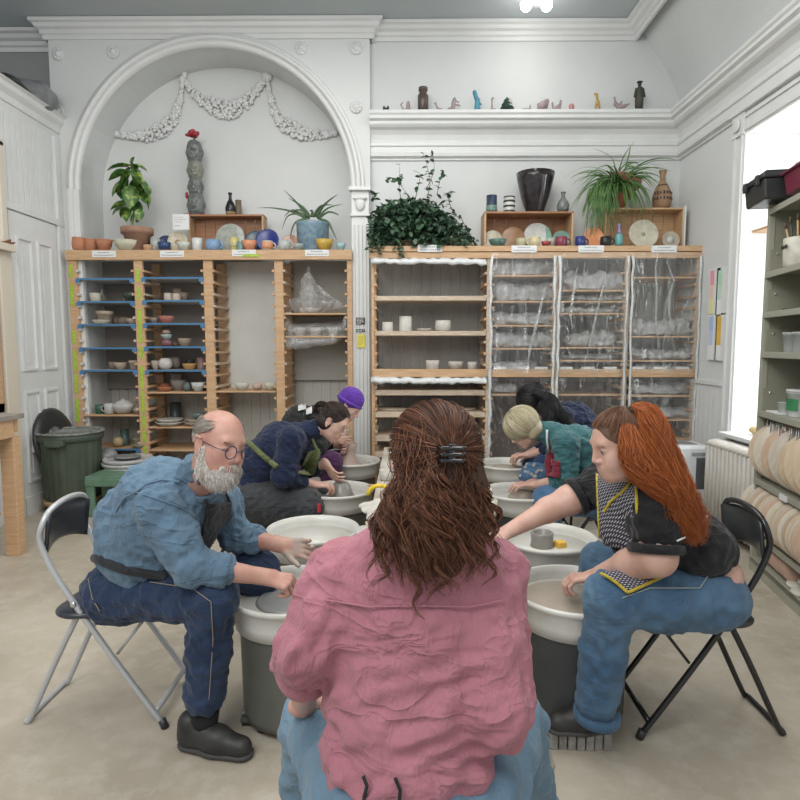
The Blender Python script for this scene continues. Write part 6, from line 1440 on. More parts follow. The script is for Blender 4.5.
def hand_prims(W, d, n, side, curl=.6, s=1, spread=.08, thumb=(.6, .5), tcurl=.3):
    """W wrist, d pointing direction, n the way the palm faces, side +1/-1 where the thumb sits"""
    d = Vector(d).normalized(); n = Vector(n); n = (n-d*n.dot(d)).normalized(); sd = d.cross(n)*side; W = Vector(W); p = []
    p.append(cap(W-d*.02, W+d*.02, .027*s, .026*s, k=.02, sq=(n, .72)))
    for i in range(4):
        o = (1.5-i)*.0195*s; k0 = W+d*(.088-.004*abs(i-1)-(.006 if i == 3 else 0))*s+sd*o
        p.append(cap(W+sd*o*.55+d*.012*s, k0, .0135*s, .0115*s, k=.012))
        L = [(.042, .027, .021), (.046, .030, .022), (.042, .028, .022), (.033, .021, .019)][i]
        c = curl[i] if hasattr(curl, '__len__') else curl*(1+.08*i)
        q = k0; a = spread*(1.5-i); dd = (d*math.cos(a)+sd*math.sin(a)).normalized(); ang = 0
        for j, l in enumerate(L):
            ang += c*(.8, 1.0, .7)[j]; v = dd*math.cos(ang)+n*math.sin(ang); r0 = (.0095, .0085, .0078)[j]*s; e = q+v*l*s
            p.append(cap(q, e, r0, r0*.92, k=.0035)); q = e
    t0 = W+d*.022*s+sd*.026*s+n*.006*s; a, b = thumb; v = (d*math.cos(a)+sd*math.sin(a)*.9+n*b*.6).normalized(); t1 = t0+v*.040*s
    p.append(cap(W+d*.01+sd*.012*s, t0, .016*s, .0145*s, k=.014)); p.append(cap(t0, t1, .0135*s, .0115*s, k=.010))
    v2 = (v*math.cos(tcurl)+(d*.7+n*.6-sd*.5).normalized()*math.sin(tcurl)).normalized(); t2 = t1+v2*.032*s
    p.append(cap(t1, t2, .0108*s, .0095*s, k=.005)); p.append(cap(t2, t2+v2*.012*s+n*.002, .0092*s, .008*s, k=.004))
    return p
def skinmat(name, c1, c2):
    if name in MC: return MC[name]
    m = mat(name, c1, .48, c2, 16, lo=.38, hi=.66, bump=.10, bscale=130, bdist=.002)
    b = m.node_tree.nodes['Principled BSDF']; b.inputs['Subsurface Weight'].default_value = .12; b.inputs['Subsurface Radius'].default_value = (.012, .005, .003); b.inputs['Subsurface Scale'].default_value = .5
    return m
def cloth(name, c1, c2, sc=6, bump=.35, bs=14, rough=.85, st=(1, 1, 1), sheen=.15, fine=240, cr=1.0):
    m = mat(name, c1, rough, c2, sc, st, bump=bump, bscale=bs, spec=.2, sheen=sheen, bdist=.012)
    if fine and not m.get('fine'):
        m['fine'] = 1; nt = m.node_tree; N = nt.nodes; L = nt.links; b = N['Principled BSDF']; old = b.inputs['Normal'].links[0].from_socket
        tc = N.new('ShaderNodeTexCoord'); n = N.new('ShaderNodeTexNoise'); n.inputs['Scale'].default_value = fine; L.new(tc.outputs['Object'], n.inputs['Vector'])
        bp = N.new('ShaderNodeBump'); bp.inputs['Strength'].default_value = .35; bp.inputs['Distance'].default_value = .002; L.new(n.outputs[0], bp.inputs['Height']); L.new(bp.outputs[0], b.inputs['Normal'])
        prev = old
        for (sc2, st2, sg, ds, dt) in ((bs*.75, (1, 1, 2.2), .55, .030, 1.2), (bs*2.2, (2.4, 2.4, 1), .40, .012, .8)):
            mp = N.new('ShaderNodeMapping'); mp.inputs['Scale'].default_value = st2; mp.inputs['Rotation'].default_value = (.3, .25, .2); L.new(tc.outputs['Object'], mp.inputs[0])
            nn = N.new('ShaderNodeTexNoise'); nn.inputs['Scale'].default_value = sc2*.6; nn.inputs['Detail'].default_value = 2; nn.inputs['Distortion'].default_value = dt; L.new(mp.outputs[0], nn.inputs['Vector'])
            q1 = N.new('ShaderNodeMath'); q1.operation = 'SUBTRACT'; q1.inputs[1].default_value = .5; L.new(nn.outputs[0], q1.inputs[0])
            q2 = N.new('ShaderNodeMath'); q2.operation = 'ABSOLUTE'; L.new(q1.outputs[0], q2.inputs[0])
            q3 = N.new('ShaderNodeMath'); q3.operation = 'POWER'; q3.inputs[1].default_value = .55; L.new(q2.outputs[0], q3.inputs[0])
            bq = N.new('ShaderNodeBump'); bq.inputs['Strength'].default_value = sg*cr; bq.inputs['Distance'].default_value = ds; bq.invert = True; L.new(q3.outputs[0], bq.inputs['Height']); L.new(prev, bq.inputs['Normal']); prev = bq.outputs[0]
        L.new(prev, bp.inputs['Normal'])
    return m
def eyes(t, T, M, body, iris=(.10, .13, .15), s=1):
    w_ = mat('eye_white', (.60, .57, .55), .15); ir = mat('iris_%d' % int(iris[0]*100), iris, .1)
    for y in (-1, 1):
        m = MB(); m.ell(T(.0748, y*.032, .0050), (.0128*s,)*3, M, 16, 12); e = m.build('eye', w_, body)
        m = MB(); m.ell(T(.0840, y*.032+.001, .0025), (.0046*s, .0062*s, .0062*s), M, 12, 8); m.build('iris', ir, e)
        m = MB(); m.tube([T(.0892-.0075*a_*a_, y*.032+.0128*a_, .0092-.0028*a_*a_) for a_ in (-1, -.7, -.35, 0, .35, .7, 1)], .0011*s, 6); m.build('eyelashes', mat('dark_lashes', (.03, .018, .014), .7), body)
def lips(T, M, body, col=(.45, .20, .18), s=1):
    pr = [cap(T(.0975, -.014, -.0535), T(.0975, .014, -.0535), .0044*s, k=.003), cap(T(.0950, -.013, -.0650), T(.0950, .013, -.0650), .0052*s, k=.003), sub(T(.108, 0, -.0592), (.010*s, .022*s, .0014*s), M, .001)]
    qmesh('lips', [sdf(pr, .0016)], mat('lips_%d' % int(col[0]*100), col, .4), body)
def hcurve(P0, dirs, L, n): pass
def surf_strands(T, M, s, roots, flow, L, n, lift=.004, rad=(.098, .077, .086), cen=(-.012, 0, .035)):
    """strands combed over the skull: roots (unit dirs in head space), flow(p_unit) gives the comb direction"""
    out = []
    rad = np.array(rad); cen = np.array(cen)
    p = np.array(roots, float); paths = [p.copy()]
    for i in range(n-1):
        f = flow(p); f = f-p*(f*p).sum(1, keepdims=True); f /= np.maximum(np.linalg.norm(f, axis=1, keepdims=True), 1e-6)
        p = p+f*(L/(n-1))/.088; p /= np.linalg.norm(p, axis=1, keepdims=True); paths.append(p.copy())
    A = np.stack(paths, 1); k = np.linspace(.3, 1, n)[None, :, None]
    W = cen+A*(rad+lift*(.75+.25*k)*1.35*NR.uniform(.6, 1.4, (len(A), 1, 1)))
    Mn = np.array(M); return (W*s) @ Mn.T+np.array(T(0, 0, 0))
def shoe(t, heel, toe, m, sole_m, h=.10, w_=.048, nm='shoe'):
    a = Vector(heel); b = Vector(toe); d = (b-a).normalized(); z = a.z; L = (b-a).length; u = Vector((0, 0, 1))
    P = lambda x, h_: a+d*x*L+u*h_
    pr = [cap(P(.12, .055), P(.12, h), .042, .045, k=.03), cap(P(.1, .045), P(.55, .045), .040, .046, k=.03), cap(P(.5, .042), P(.86, .036), .046, .040, k=.03), cap(P(.15, .08), P(.5, .06), .04, .04, k=.03)]
    V, Q = sdf(pr, .006); V[:, 2] = np.maximum(V[:, 2], z+.012); o = qmesh(nm, [(V, Q)], m, t)
    pr = [cap(P(.1, .014), P(.5, .014), .046, .05, k=.02, sq=((0, 0, 1), .36)), cap(P(.5, .014), P(.87, .014), .052, .045, k=.02, sq=((0, 0, 1), .36))]
    V, Q = sdf(pr, .006); V[:, 2] = np.clip(V[:, 2], z+.0005, z+.026); qmesh('sole', [(V, Q)], sole_m, o); return o
V3 = Vector
def mid(a, b, t=.5): return V3(a).lerp(V3(b), t)

# ---------------------------------------------------------------- the bearded man
sk_man = skinmat('ruddy_skin', (.52, .30, .235), (.44, .225, .18)); dusty = skinmat('clay_dusted_skin', (.34, .285, .245), (.48, .31, .255))
t = thing('person', 'bald bearded person with round glasses, blue shirt and black apron sitting on the white chair', 'person', (-1.1, 2.35, 0))
s = 1.0; H = at(219.5, 445, 2.10); M = frame((.77, -.60, -.17), (.26, .02, 1))
hp, T = head_prims(H, M, s, jaw=1.12)
hp += [el(T(.03, 0, -.045), (.066, .066, .07), M, .03)]
nb = at(196, 492, 2.24)
Sr, Sl = at(160, 507, 2.12), at(222, 503, 2.46); Er, El = at(192, 566, 2.06), at(236, 536, 2.44)
Wr, Wl = at(266, 577, 2.12), at(283, 545, 2.36)
neck = [cap(H+M @ V3((-.03, 0, -.05)), nb, .060, .058, k=.03)]
arm = [cap(Er, Wr, .047, .028, k=.02), cap(El, Wl, .047, .028, k=.02)]
torso = [cap(nb+V3((-.03, 0, -.05)), at(130, 585, 2.38), .06, .12, k=.05), cap(Sr, Er, .045, .04), cap(Sl, El, .045, .04)]
hr = hand_prims(Wr, (.93, .05, -.25), (-.1, .45, -.9), 1, (1.05, 1.15, 1.2, 1.2), 1.0, thumb=(.35, .8), tcurl=.5)
hl = hand_prims(Wl, (.93, -.15, -.12), (.05, -.9, .35), 1, (.45, .55, .6, .6), 1.0, thumb=(.7, .3))
body = qmesh('body', [sdf(hp+neck, .0027), sdf(torso, .012), sdf([cap(Er, Wr, .047, .028, k=.02)]+hr, .0032), sdf([cap(El, Wl, .047, .028, k=.02)]+hl, .0032)], sk_man, t)
# clay-covered hands get their own look as thin slip over the skin
qmesh('clay_on_hand', [sdf([(q[0], q[1], q[2], q[3]+.0008, q[4]+.0008, q[5], q[6]) for q in hl[1:]], .0032)], dusty, body)['label'] = 'grey clay-covered left hand'
eyes(t, T, M, body, (.08, .10, .12), s)
m = MB(); m.ell(T(.094, 0, -.060), (.012, .019, .008), M, 14, 8); m.build('mouth', mat('mouth_red', (.24, .06, .055), .4), body)
# beard: shell plus strands
bp_ = [el(T(.045, 0, -.082), (.056, .060, .052), M, .02), el(T(.056, 0, -.100), (.038, .042, .032), M, .02), cap(T(.006, .068, -.010), T(.020, .058, -.080), .014, .028, k=.02), cap(T(.006, -.068, -.010), T(.020, -.058, -.080), .014, .028, k=.02), el(T(.03, 0, -.10), (.05, .055, .035), M, .02),
      cap(T(.098, .004, -.043), T(.085, .034, -.060), .0085, .011, k=.01), cap(T(.098, -.004, -.043), T(.085, -.034, -.060), .0085, .011, k=.01), el(T(.082, 0, -.088), (.026, .030, .022), M, .012), sub(T(.112, 0, -.060), (.026, .017, .0085), M, .006)]
beard_m = mat('white_beard', (.66, .63, .58), .7, (.46, .43, .40), 30, (1, 1, 1), bump=.8, bscale=70)
V, Q = sdf(bp_, .0035, lambda V: .0022*np.sin(V[:, 0]*260+3*np.sin(V[:, 2]*120))*np.sin(V[:, 1]*230+2*np.sin(V[:, 2]*90)))
bd = qmesh('beard', [(V, Q)], beard_m, t)
def fur(V, M, H, N, L, seed, down=(.25, 0, -1), cond=None, bend=.4, n=6, wob=.003):
    rs = np.random.RandomState(seed); i = rs.choice(len(V), N); P = V[i]; c = P.mean(0)
    Mn = np.array(M); Hn = np.array(H); nr = P-(Hn+Mn @ np.array([-.0, 0, -.03])); nr /= np.linalg.norm(nr, axis=1, keepdims=True)
    dn = Mn @ np.array(down); dn /= np.linalg.norm(dn); out = [P-nr*.002]; p = P.copy(); d = nr*.7+dn*.5+rs.normal(size=P.shape)*.25
    l = L*rs.uniform(.5, 1.2, (N, 1))/n
    for k in range(n-1):
        d = d+dn*bend; d /= np.linalg.norm(d, axis=1, keepdims=True); p = p+d*l+rs.normal(size=P.shape)*wob*.3; out.append(p.copy())
    return np.stack(out, 1)
white_h = hair_mat('white_hair', (.42, .39, .36), (.78, .74, .69), (.66, .62, .58), .5)
strands('beard_hair', fur(V, M, H, 2600, .026, 3, (.35, 0, -1)), .0009, white_h, bd)
# side hair, grey
n_ = 2200; rr = np.random.RandomState(5); th = rr.uniform(1.0, 5.28, n_); zz = rr.uniform(-.75, .62, n_)
zz = np.where(np.abs(th-PI) < .9, zz, np.minimum(zz, .60))
root = np.stack([np.cos(th)*np.sqrt(1-zz**2), np.sin(th)*np.sqrt(1-zz**2), zz], 1)
keep = (root[:, 0] < .46) & ~((root[:, 0] > -.28) & (root[:, 2] < .02)) & ~((root[:, 0] > .0) & (root[:, 2] < .2)); root = root[keep]
P = surf_strands(T, M, s, root, lambda p: np.tile([[-.9, 0, -.45]], (len(p), 1)), .05, 8, .005)
grey_h = hair_mat('grey_hair', (.22, .19, .165), (.50, .46, .41), (.36, .32, .28), .5)
hb = qmesh('hair', [sdf([el(T(-.030, 0, .02), (.088*s, .0795*s, .062*s), M, .01), sub(T(.095, 0, .125), (.125, .12, .095), M, .01), sub(T(.075, 0, -.03), (.075, .12, .09), M, .01), sub(T(-.002, .088, -.006), (.022, .022, .036), M, .006), sub(T(-.002, -.088, -.006), (.022, .022, .036), M, .006)], .0045)], mat('grey_hair_base', (.36, .32, .28), .7, (.22, .19, .17), 40), t)
strands('hair_strands', P, .0011, grey_h, hb)
for y in (-1, 1):
    Pb = []
    for k in range(60): a0 = rr.uniform(-.016, .018); Pb.append([tuple(T(.088+q*.004-abs(a0)*.3, y*(.032)+a0+q*.006*y, .030+rr.uniform(-.002, .003)+q*.003-abs(a0)*.1)) for q in (0, .5, 1)])
    strands('eyebrow', Pb, .0009, grey_h, body)
# glasses
gk = mat('dark_blue_frame', (.025, .03, .07), .2); gt = thing('glasses', 'round dark blue framed glasses', 'glasses')
COL.objects.unlink(gt); bpy.data.objects.remove(gt)
m = MB()
for y in (-1, 1):
    m.tube([T(.113, y*.034+.0225*math.cos(a_), .003+.0225*math.sin(a_)) for a_ in [2*PI*k/28 for k in range(28)]], .0021, 8, closed=True)
    m.tube([T(.112, y*.057, .008), T(.08, y*.074, .010), T(.0, y*.082, .014), T(-.018, y*.083, -.004)], .0018, 6)
m.tube([T(.113, -.012, .006), T(.116, 0, .009), T(.113, .012, .006)], .002, 6)
g = m.build('glasses', gk, t)
# shirt
blue = cloth('blue_cotton_shirt', (.125, .205, .285), (.095, .16, .23), 4, .5, 9)
bc = at(150, 540, 2.32)
shirt = [cap(Sr, Sl, .085, k=.06), cap(at(158, 492, 2.24), at(205, 492, 2.36), .085, .075, k=.06), el(at(165, 520, 2.29), (.20, .20, .19), frame((.9, -.25, .3)), .06), el(at(152, 549, 2.34), (.20, .215, .15), None, .07),
         el(at(136, 525, 2.34), (.145, .17, .18), None, .07), cap(Sr, mid(Sr, Er, .55), .090, .080, k=.04), cap(mid(Sr, Er, .55), Er, .080, .068, k=.035), cap(Er, mid(Er, Wr, .42), .068, .055, k=.03), cap(Sl, El, .085, .066, k=.035), cap(El, mid(El, Wl, .38), .066, .060, k=.03),
         cap(nb+V3((0, 0, -.02)), nb+V3((.02, -.02, .02)), .078, .074, k=.04), cap(nb+V3((-.05, 0, -.02)), at(130, 520, 2.32), .085, .12, k=.06), cap(nb+V3((-.03, .01, .0)), nb+V3((-.01, .0, .045)), .078, .070, k=.03), el(at(160, 492, 2.28), (.15, .18, .135), None, .05), cap(at(178, 480, 2.24), H+M @ V3((-.062, 0, -.092)), .062, .050, k=.03), sub(nb+V3((.085, -.07, .03)), (.055, .055, .06), None, .02)]
fo = folds(61, .009, 76.8, (.6, .1, -.8), 2.6); fo2 = folds(62, .0035, 132, (.4, .2, -.8), 2)
sh = qmesh('shirt', [sdf(shirt, .0075, lambda V: fo(V)+fo2(V))], blue, t)
for E_, W_, f_ in ((Er, Wr, .42), (El, Wl, .38)):
    d_ = (W_-E_).normalized(); c_ = mid(E_, W_, f_); mb = MB(); mb.lathe([(.052, -.035), (.062, -.03), (.064, 0), (.060, .016), (.050, .018), (.048, 0)], 28, d_.to_track_quat('Z', 'Y').to_matrix(), c_)
    mb.build('cuff', blue, sh)
# collar and yoke flap
nd = (H+M @ V3((-.03, 0, -.05))-nb).normalized(); nM = nd.to_track_quat('Z', 'Y').to_matrix()
mb = MB(); mb.lathe([(.086, -.035), (.084, .0), (.079, .024), (.073, .026), (.074, .0), (.078, -.03)], 36, nM, nb+nd*.050+V3((-.012, .006, 0))); mb.build('collar', blue, sh)
ribbon('yoke_seam', shirt, [at(116, 512, 1.8), at(124, 498, 1.8), at(136, 492, 1.8), at(146, 484, 1.8), at(162, 480, 1.8), at(180, 482, 1.8)], None, .006, .009, blue, sh, 60)
ribbon('sleeve_seam', shirt, [at(136, 492, 1.8), at(160, 500, 1.8), at(182, 508, 1.8), at(200, 520, 1.8)], None, .005, .005, blue, sh, 45)
# apron
apm = cloth('black_apron', (.016, .018, .022), (.028, .03, .034), 7, .4, 12, .7)
fb = V3((.82, -.57, 0)); lat = V3((-.57, -.82, 0))
q0 = at(219, 512, 2.2)
tor = shirt[:5]+shirt[10:]
o, P_ = patch('apron_bib', tor, (at(206, 504, 1.95), at(232, 502, 1.95), at(230, 560, 1.95), at(198, 562, 1.95)), None, .012, apm, t, 22, 24, .005)
ribbon('apron_strap', shirt, [at(207, 504, 1.95), at(200, 486, 1.95), at(197, 474, 1.95)], None, .008, .014, apm, t)
ribbon('apron_strap', shirt, [at(230, 502, 1.95), at(224, 490, 1.95), at(221, 482, 1.95)], None, .008, .012, apm, t)
# jeans
jm = cloth('dark_denim', (.014, .028, .066), (.027, .047, .098), 9, .25, 12, .8, fine=320, cr=.45)
Hr, Hl = at(130, 592, 2.27), at(140, 590, 2.50); Kr, Kl = at(212, 598, 2.11), at(258, 572, 2.44); Ar, Al = at(205, 702, 2.12), V3((-.62, 2.52, .08))
jeans = [el(at(128, 588, 2.38), (.175, .205, .13), None, .06), cap(Hr, Kr, .108, .092, k=.06), cap(Hl, Kl, .105, .088, k=.06), cap(Kr, mid(Kr, Ar, .5), .090, .078, k=.04), cap(mid(Kr, Ar, .5), Ar+V3((0, 0, .03)), .078, .078, k=.04), cap(Kl, Al+V3((0, 0, .05)), .085, .07, k=.04)]
fj = folds(71, .007, 83.2, (.3, .6, .2), 2.2); fj2 = folds(72, .0025, 154, (0, .5, .5), 2)
jo = qmesh('jeans', [sdf(jeans, .0075, lambda V: fj(V)+fj2(V))], jm, t)
ribbon('apron_waistband', shirt+jeans, [at(91, 556, 1.8), at(104, 562, 1.8), at(125, 570, 1.8), at(150, 574, 1.8), at(168, 577, 1.8)], None, -.004, .036, apm, t, 40)
stm = mat('tan_stitching', (.30, .24, .17), .7)
ribbon('seam', jeans, [at(150, 582, 1.9), at(192, 588, 1.9), at(211, 602, 1.9), at(213, 640, 1.9), at(209, 700, 1.9)], None, .003, .003, stm, jo, 60)
ribbon('seam', jeans, [at(88, 578, 1.95), at(92, 598, 1.95), at(100, 612, 1.95)], None, .004, .003, stm, jo, 20)
blk = mat('black_leather', (.018, .018, .018), .5, (.035, .034, .032), 20, bump=.2); sole = mat('dark_grey_sole', (.05, .05, .048), .7)
shoe(t, at(181, 742, 2.12)*1.0+V3((0, 0, 0)) if False else V3((at(182, 740, 2.12).x, 2.13, .0)), V3((at(250, 745, 2.05).x, 2.06, .0)), blk, sole)
shoe(t, V3((-.68, 2.56, 0)), V3((-.42, 2.52, 0)), blk, sole)
mb = MB(); mb.tube([V3((Ar.x-.01, 2.125, .07)), V3((Ar.x, 2.12, .16))], [.05, .055], 16); mb.build('sock', mat('black_sock', (.012, .012, .014), .9), t)

# ---------------------------------------------------------------- the red haired woman
sk_f = skinmat('fair_skin', (.60, .385, .31), (.54, .315, .25)); 
t = thing('person', 'person with long red ponytail, black t-shirt, checked apron and jeans on the right chair', 'person', (1.05, 2.25, 0))
s = .96; H = at(619, 444, 2.08); M = frame((-.95, -.16, -.34), (-.06, .02, 1))
hp, T = head_prims(H, M, s, jaw=1.10, nz=.55)
hp += [el(T(.035, 0, -.085), (.058, .054, .038), M, .03), el(T(.060, .038, -.045), (.028, .026, .030), M, .02), el(T(.060, -.038, -.045), (.028, .026, .030), M, .02)]
nb = at(642, 486, 2.18)
Sn, Sf = at(655, 506, 2.04), at(603, 484, 2.40); En, Ef = at(656, 556, 2.0), at(548, 510, 2.38); Wn, Wf = at(594, 577, 2.22), at(509, 531, 2.30)
neck = [cap(H+M @ V3((-.02, 0, -.05)), nb, .054, .066, k=.03)]
torso = [cap(nb, at(700, 585, 2.22), .1, .14, k=.05), el(at(712, 570, 2.22), (.095, .13, .07), None, .05)]
an = [cap(Sn, En, .078, .066, k=.03), cap(En, mid(En, Wn, .4), .066, .056, k=.03), cap(mid(En, Wn, .4), Wn, .054, .030, k=.02)]
af = [cap(Sf, mid(Sf, Ef, .6), .068, .056, k=.03), cap(mid(Sf, Ef, .6), Ef, .056, .050, k=.03), cap(Ef, Wf, .048, .028, k=.02)]
hn = hand_prims(Wn, (-.88, .25, -.15), (-.15, .1, -1), -1, (.75, .85, .9, .95), .95, thumb=(.5, .7))
hf = hand_prims(Wf, (-.92, -.1, -.28), (-.2, 0, -1), 1, (.5, .6, .6, .6), .95, thumb=(.5, .6))
body = qmesh('body', [sdf(hp+neck, .0027), sdf(torso, .011, clip=None), sdf(an+hn, .0036), sdf(af+hf, .0036)], sk_f, t)
eyes(t, T, M, body, (.12, .10, .07), s); lips(T, M, body, (.42, .16, .14), s)
P = []
for y in (-1, 1):
    for k in range(70): a0 = rr.uniform(-.018, .018); P.append([tuple(T(.086+q*.002-abs(a0)*.35, y*.032+a0+q*.006*y, .0285+rr.uniform(-.0015, .0015)-abs(a0)*.12+q*.001)) for q in (0, .5, 1)])
brow_b = hair_mat('brown_brow', (.09, .045, .025), (.16, .08, .04)); strands('eyebrow', P, .0008, brow_b, body)
# black t-shirt
bkc = cloth('black_cotton', (.014, .014, .016), (.022, .022, .025), 5, .5, 9, .8)
tee = [cap(Sn, Sf, .082, k=.05), cap(Sn, mid(Sn, En, .46), .092, .088, k=.03), cap(Sf, mid(Sf, Ef, .30), .084, .076, k=.03), el(at(645, 520, 2.22), (.165, .175, .17), frame((-.9, 0, -.3)), .06), el(at(676, 545, 2.24), (.175, .185, .13), frame((-.8, 0, .6)), .06),
       cap(nb+V3((.02, 0, -.02)), at(700, 552, 2.24), .085, .125, k=.06), cap(at(705, 548, 2.14), at(705, 548, 2.34), .10, k=.05), sub(nb+V3((-.06, -.02, .075)), (.075, .06, .05), None, .02)]
f1 = folds(81, .007, 83.2, (.7, 0, -.6), 2.4); f2 = folds(82, .003, 132, (.5, .1, -.6), 2)
sh = qmesh('tshirt', [sdf(tee, .0075, lambda V: f1(V)+f2(V))], bkc, t)
for S__, E__, f__, r__ in ((Sn, En, .46, .0915), (Sf, Ef, .30, .079)):
    d_ = (E__-S__).normalized(); mb = MB(); mb.lathe([(r__-.012, -.02), (r__, -.018), (r__+.003, .006), (r__-.004, .012), (r__-.012, .010)], 36, d_.to_track_quat('Z', 'Y').to_matrix(), mid(S__, E__, f__)+d_*(.068 if f__ > .4 else .048)); mb.build('sleeve_hem', bkc, sh)
# jeans
jl = cloth('blue_denim', (.05, .105, .18), (.09, .165, .25), 7, .25, 12, .8, fine=320, cr=.45)
Hn, Hf = at(704, 598, 2.14), at(704, 594, 2.34); Kn, Kf = at(610, 598, 2.08), at(600, 562, 2.56); An, Af = at(597, 706, 2.10), V3((.72, 2.62, .1))
jeans = [el(at(710, 590, 2.24), (.12, .195, .12), frame((-1, 0, -.2)), .06), cap(Hn, mid(Hn, Kn, .5), .122, .114, k=.06), cap(mid(Hn, Kn, .5), Kn, .118, .092, k=.05), cap(Hf, Kf, .115, .085, k=.06), cap(Kn, mid(Kn, An, .5), .092, .080, k=.04), cap(mid(Kn, An, .5), An+V3((0, 0, .03)), .080, .080, k=.04), cap(Kf, Af, .08, .07, k=.04)]
f1 = folds(83, .007, 76.8, (.3, .6, .3), 2.2); f2 = folds(84, .0025, 143, (0, .5, .5), 2)
jo = qmesh('jeans', [sdf(jeans, .0075, lambda V: f1(V)+f2(V))], jl, t)
ribbon('seam', jeans, [at(715, 565, 1.9), at(700, 588, 1.9), at(650, 588, 1.9), at(622, 598, 1.9)], None, .004, .0035, mat('pale_stitching', (.34, .36, .36), .7), jo, 50)
mb = MB(); d_ = (mid(Kn, An, .5)-An).normalized(); mb.lathe([(.074, -.015), (.0845, -.014), (.085, .014), (.076, .016)], 30, d_.to_track_quat('Z', 'Y').to_matrix(), An+V3((0, 0, -.035))); mb.build('hem', jl, jo)
bz_ = .068
shoe(t, V3((at(616, 735, 2.10).x, 2.14, bz_-.0)), V3((at(551, 738, 2.10).x-.0, 2.12, bz_)), blk, sole, .09, .05)
shoe(t, V3((.78, 2.66, 0)), V3((.52, 2.62, 0)), blk, sole)
# checked apron with yellow trim
chk = bpy.data.materials.new('checked_apron_fabric'); chk.use_nodes = True; N = chk.node_tree.nodes; L_ = chk.node_tree.links; b = N['Principled BSDF']; b.inputs['Roughness'].default_value = .85
tc = N.new('ShaderNodeTexCoord'); mp = N.new('ShaderNodeMapping'); mp.inputs['Scale'].default_value = (1, 1, 1); mp.inputs['Rotation'].default_value = (0, R(14), R(4)); L_.new(tc.outputs['Object'], mp.inputs[0])
br = N.new('ShaderNodeTexBrick'); br.inputs['Scale'].default_value = 34; br.inputs['Color1'].default_value = (.62, .62, .62, 1); br.inputs['Color2'].default_value = (.50, .47, .55, 1); br.inputs['Mortar'].default_value = (.035, .035, .05, 1); br.inputs['Mortar Size'].default_value = .12; br.inputs['Brick Width'].default_value = .5; br.inputs['Row Height'].default_value = .35
sp_ = N.new('ShaderNodeSeparateXYZ'); cb = N.new('ShaderNodeCombineXYZ'); L_.new(mp.outputs[0], sp_.inputs[0]); L_.new(sp_.outputs[0], cb.inputs[0]); ad = N.new('ShaderNodeMath'); L_.new(sp_.outputs[2], ad.inputs[0]); L_.new(sp_.outputs[1], ad.inputs[1]); L_.new(ad.outputs[0], cb.inputs[1])
L_.new(cb.outputs[0], br.inputs['Vector']); L_.new(br.outputs[0], b.inputs['Base Color'])
yt = cloth('yellow_binding', (.55, .42, .04), (.48, .36, .03), 10, .1, 30)
allp = tee+jeans
tor = tee[:1]+tee[3:]
o, P_ = patch('apron_bib', tor, (at(597, 474, 1.85), at(636, 476, 1.85), at(638, 550, 1.85), at(600, 545, 1.85)), None, .012, chk, t, 26, 36, .004); ap = o
def edge(nm, pts): 
    mb = MB(); mb.tube([V3(p) for p in pts], .0055, 8); mb.build(nm, yt, ap)
for _c in (-1, 0):
    _p = P_[:, _c]; edge('yellow_trim', _p[np.abs(fdist(tor, _p)-.012) < .012])
ribbon('yellow_trim', tor, [at(634, 478, 1.85), at(622, 492, 1.85), at(610, 502, 1.85), at(604, 512, 1.85)], None, .017, .010, yt, ap)
_D = V3((0, .80, -.60)); _b = lambda x, y: at(x, y, 2.0)-_D*.42
o, P_ = patch('apron_skirt', allp, (_b(606, 568), _b(664, 556), _b(670, 572), _b(626, 594)), _D, .014, chk, t, 26, 18, .004)
_p = np.array(list(P_[:, 0])+list(P_[-1, 1:])+list(P_[::-1, -1])[1:]); _p = _p[np.abs(fdist(allp, _p)-.014) < .012]
mb = MB(); mb.tube([V3(p) for p in _p], .0055, 8); mb.build('yellow_trim', yt, o)
ribbon('white_apron_tie', tee, [at(677, 541, 1.8), at(690, 535, 1.8), at(700, 527, 1.8), at(707, 516, 1.8)], None, .006, .006, wht, t, 40)
# hair: combed back cap, then the ponytail
red_h = hair_mat('copper_hair', (.19, .045, .012), (.50, .165, .05), (.36, .095, .025), .38); root_h = hair_mat('brown_root_hair', (.085, .045, .028), (.24, .11, .055), (.15, .075, .042), .4)
rb = mat('copper_hair_base', (.24, .065, .02), .6, (.15, .04, .015), 30, (1, 1, .3)); rbb = mat('brown_hair_base', (.12, .065, .04), .6)
hcap = [el(T(-.014, 0, .036), (.100*s, .080*s, .088*s), M, .01), el(T(-.03, 0, -.01), (.075*s, .084*s, .07*s), M, .02), sub(T(.092, 0, -.035), (.070, .12, .085), M, .01), sub(T(.124, 0, .040), (.058, .10, .072), M, .01), sub(T(.03, 0, -.115), (.07, .1, .06), M, .01)]
hc = qmesh('hair', [sdf(hcap, .0045)], rbb, t)
n_ = 3000; th = rr.uniform(0, 2*PI, n_); zz = rr.uniform(-.55, 1, n_); root = np.stack([np.cos(th)*np.sqrt(1-zz**2), np.sin(th)*np.sqrt(1-zz**2), zz], 1)
keep = ~((root[:, 0] > .62) & (root[:, 2] < .56)) & ~((root[:, 0] > .48) & (root[:, 2] < .22)) & ~((root[:, 0] > .50) & (root[:, 2] < -.05)); root = root[keep]
pb = np.array([-.42, 0, .90]); 
P = surf_strands(T, M, s, root, lambda p: pb-p, .085, 9, .007); strands('hair_strands', P, .0011, root_h, hc)
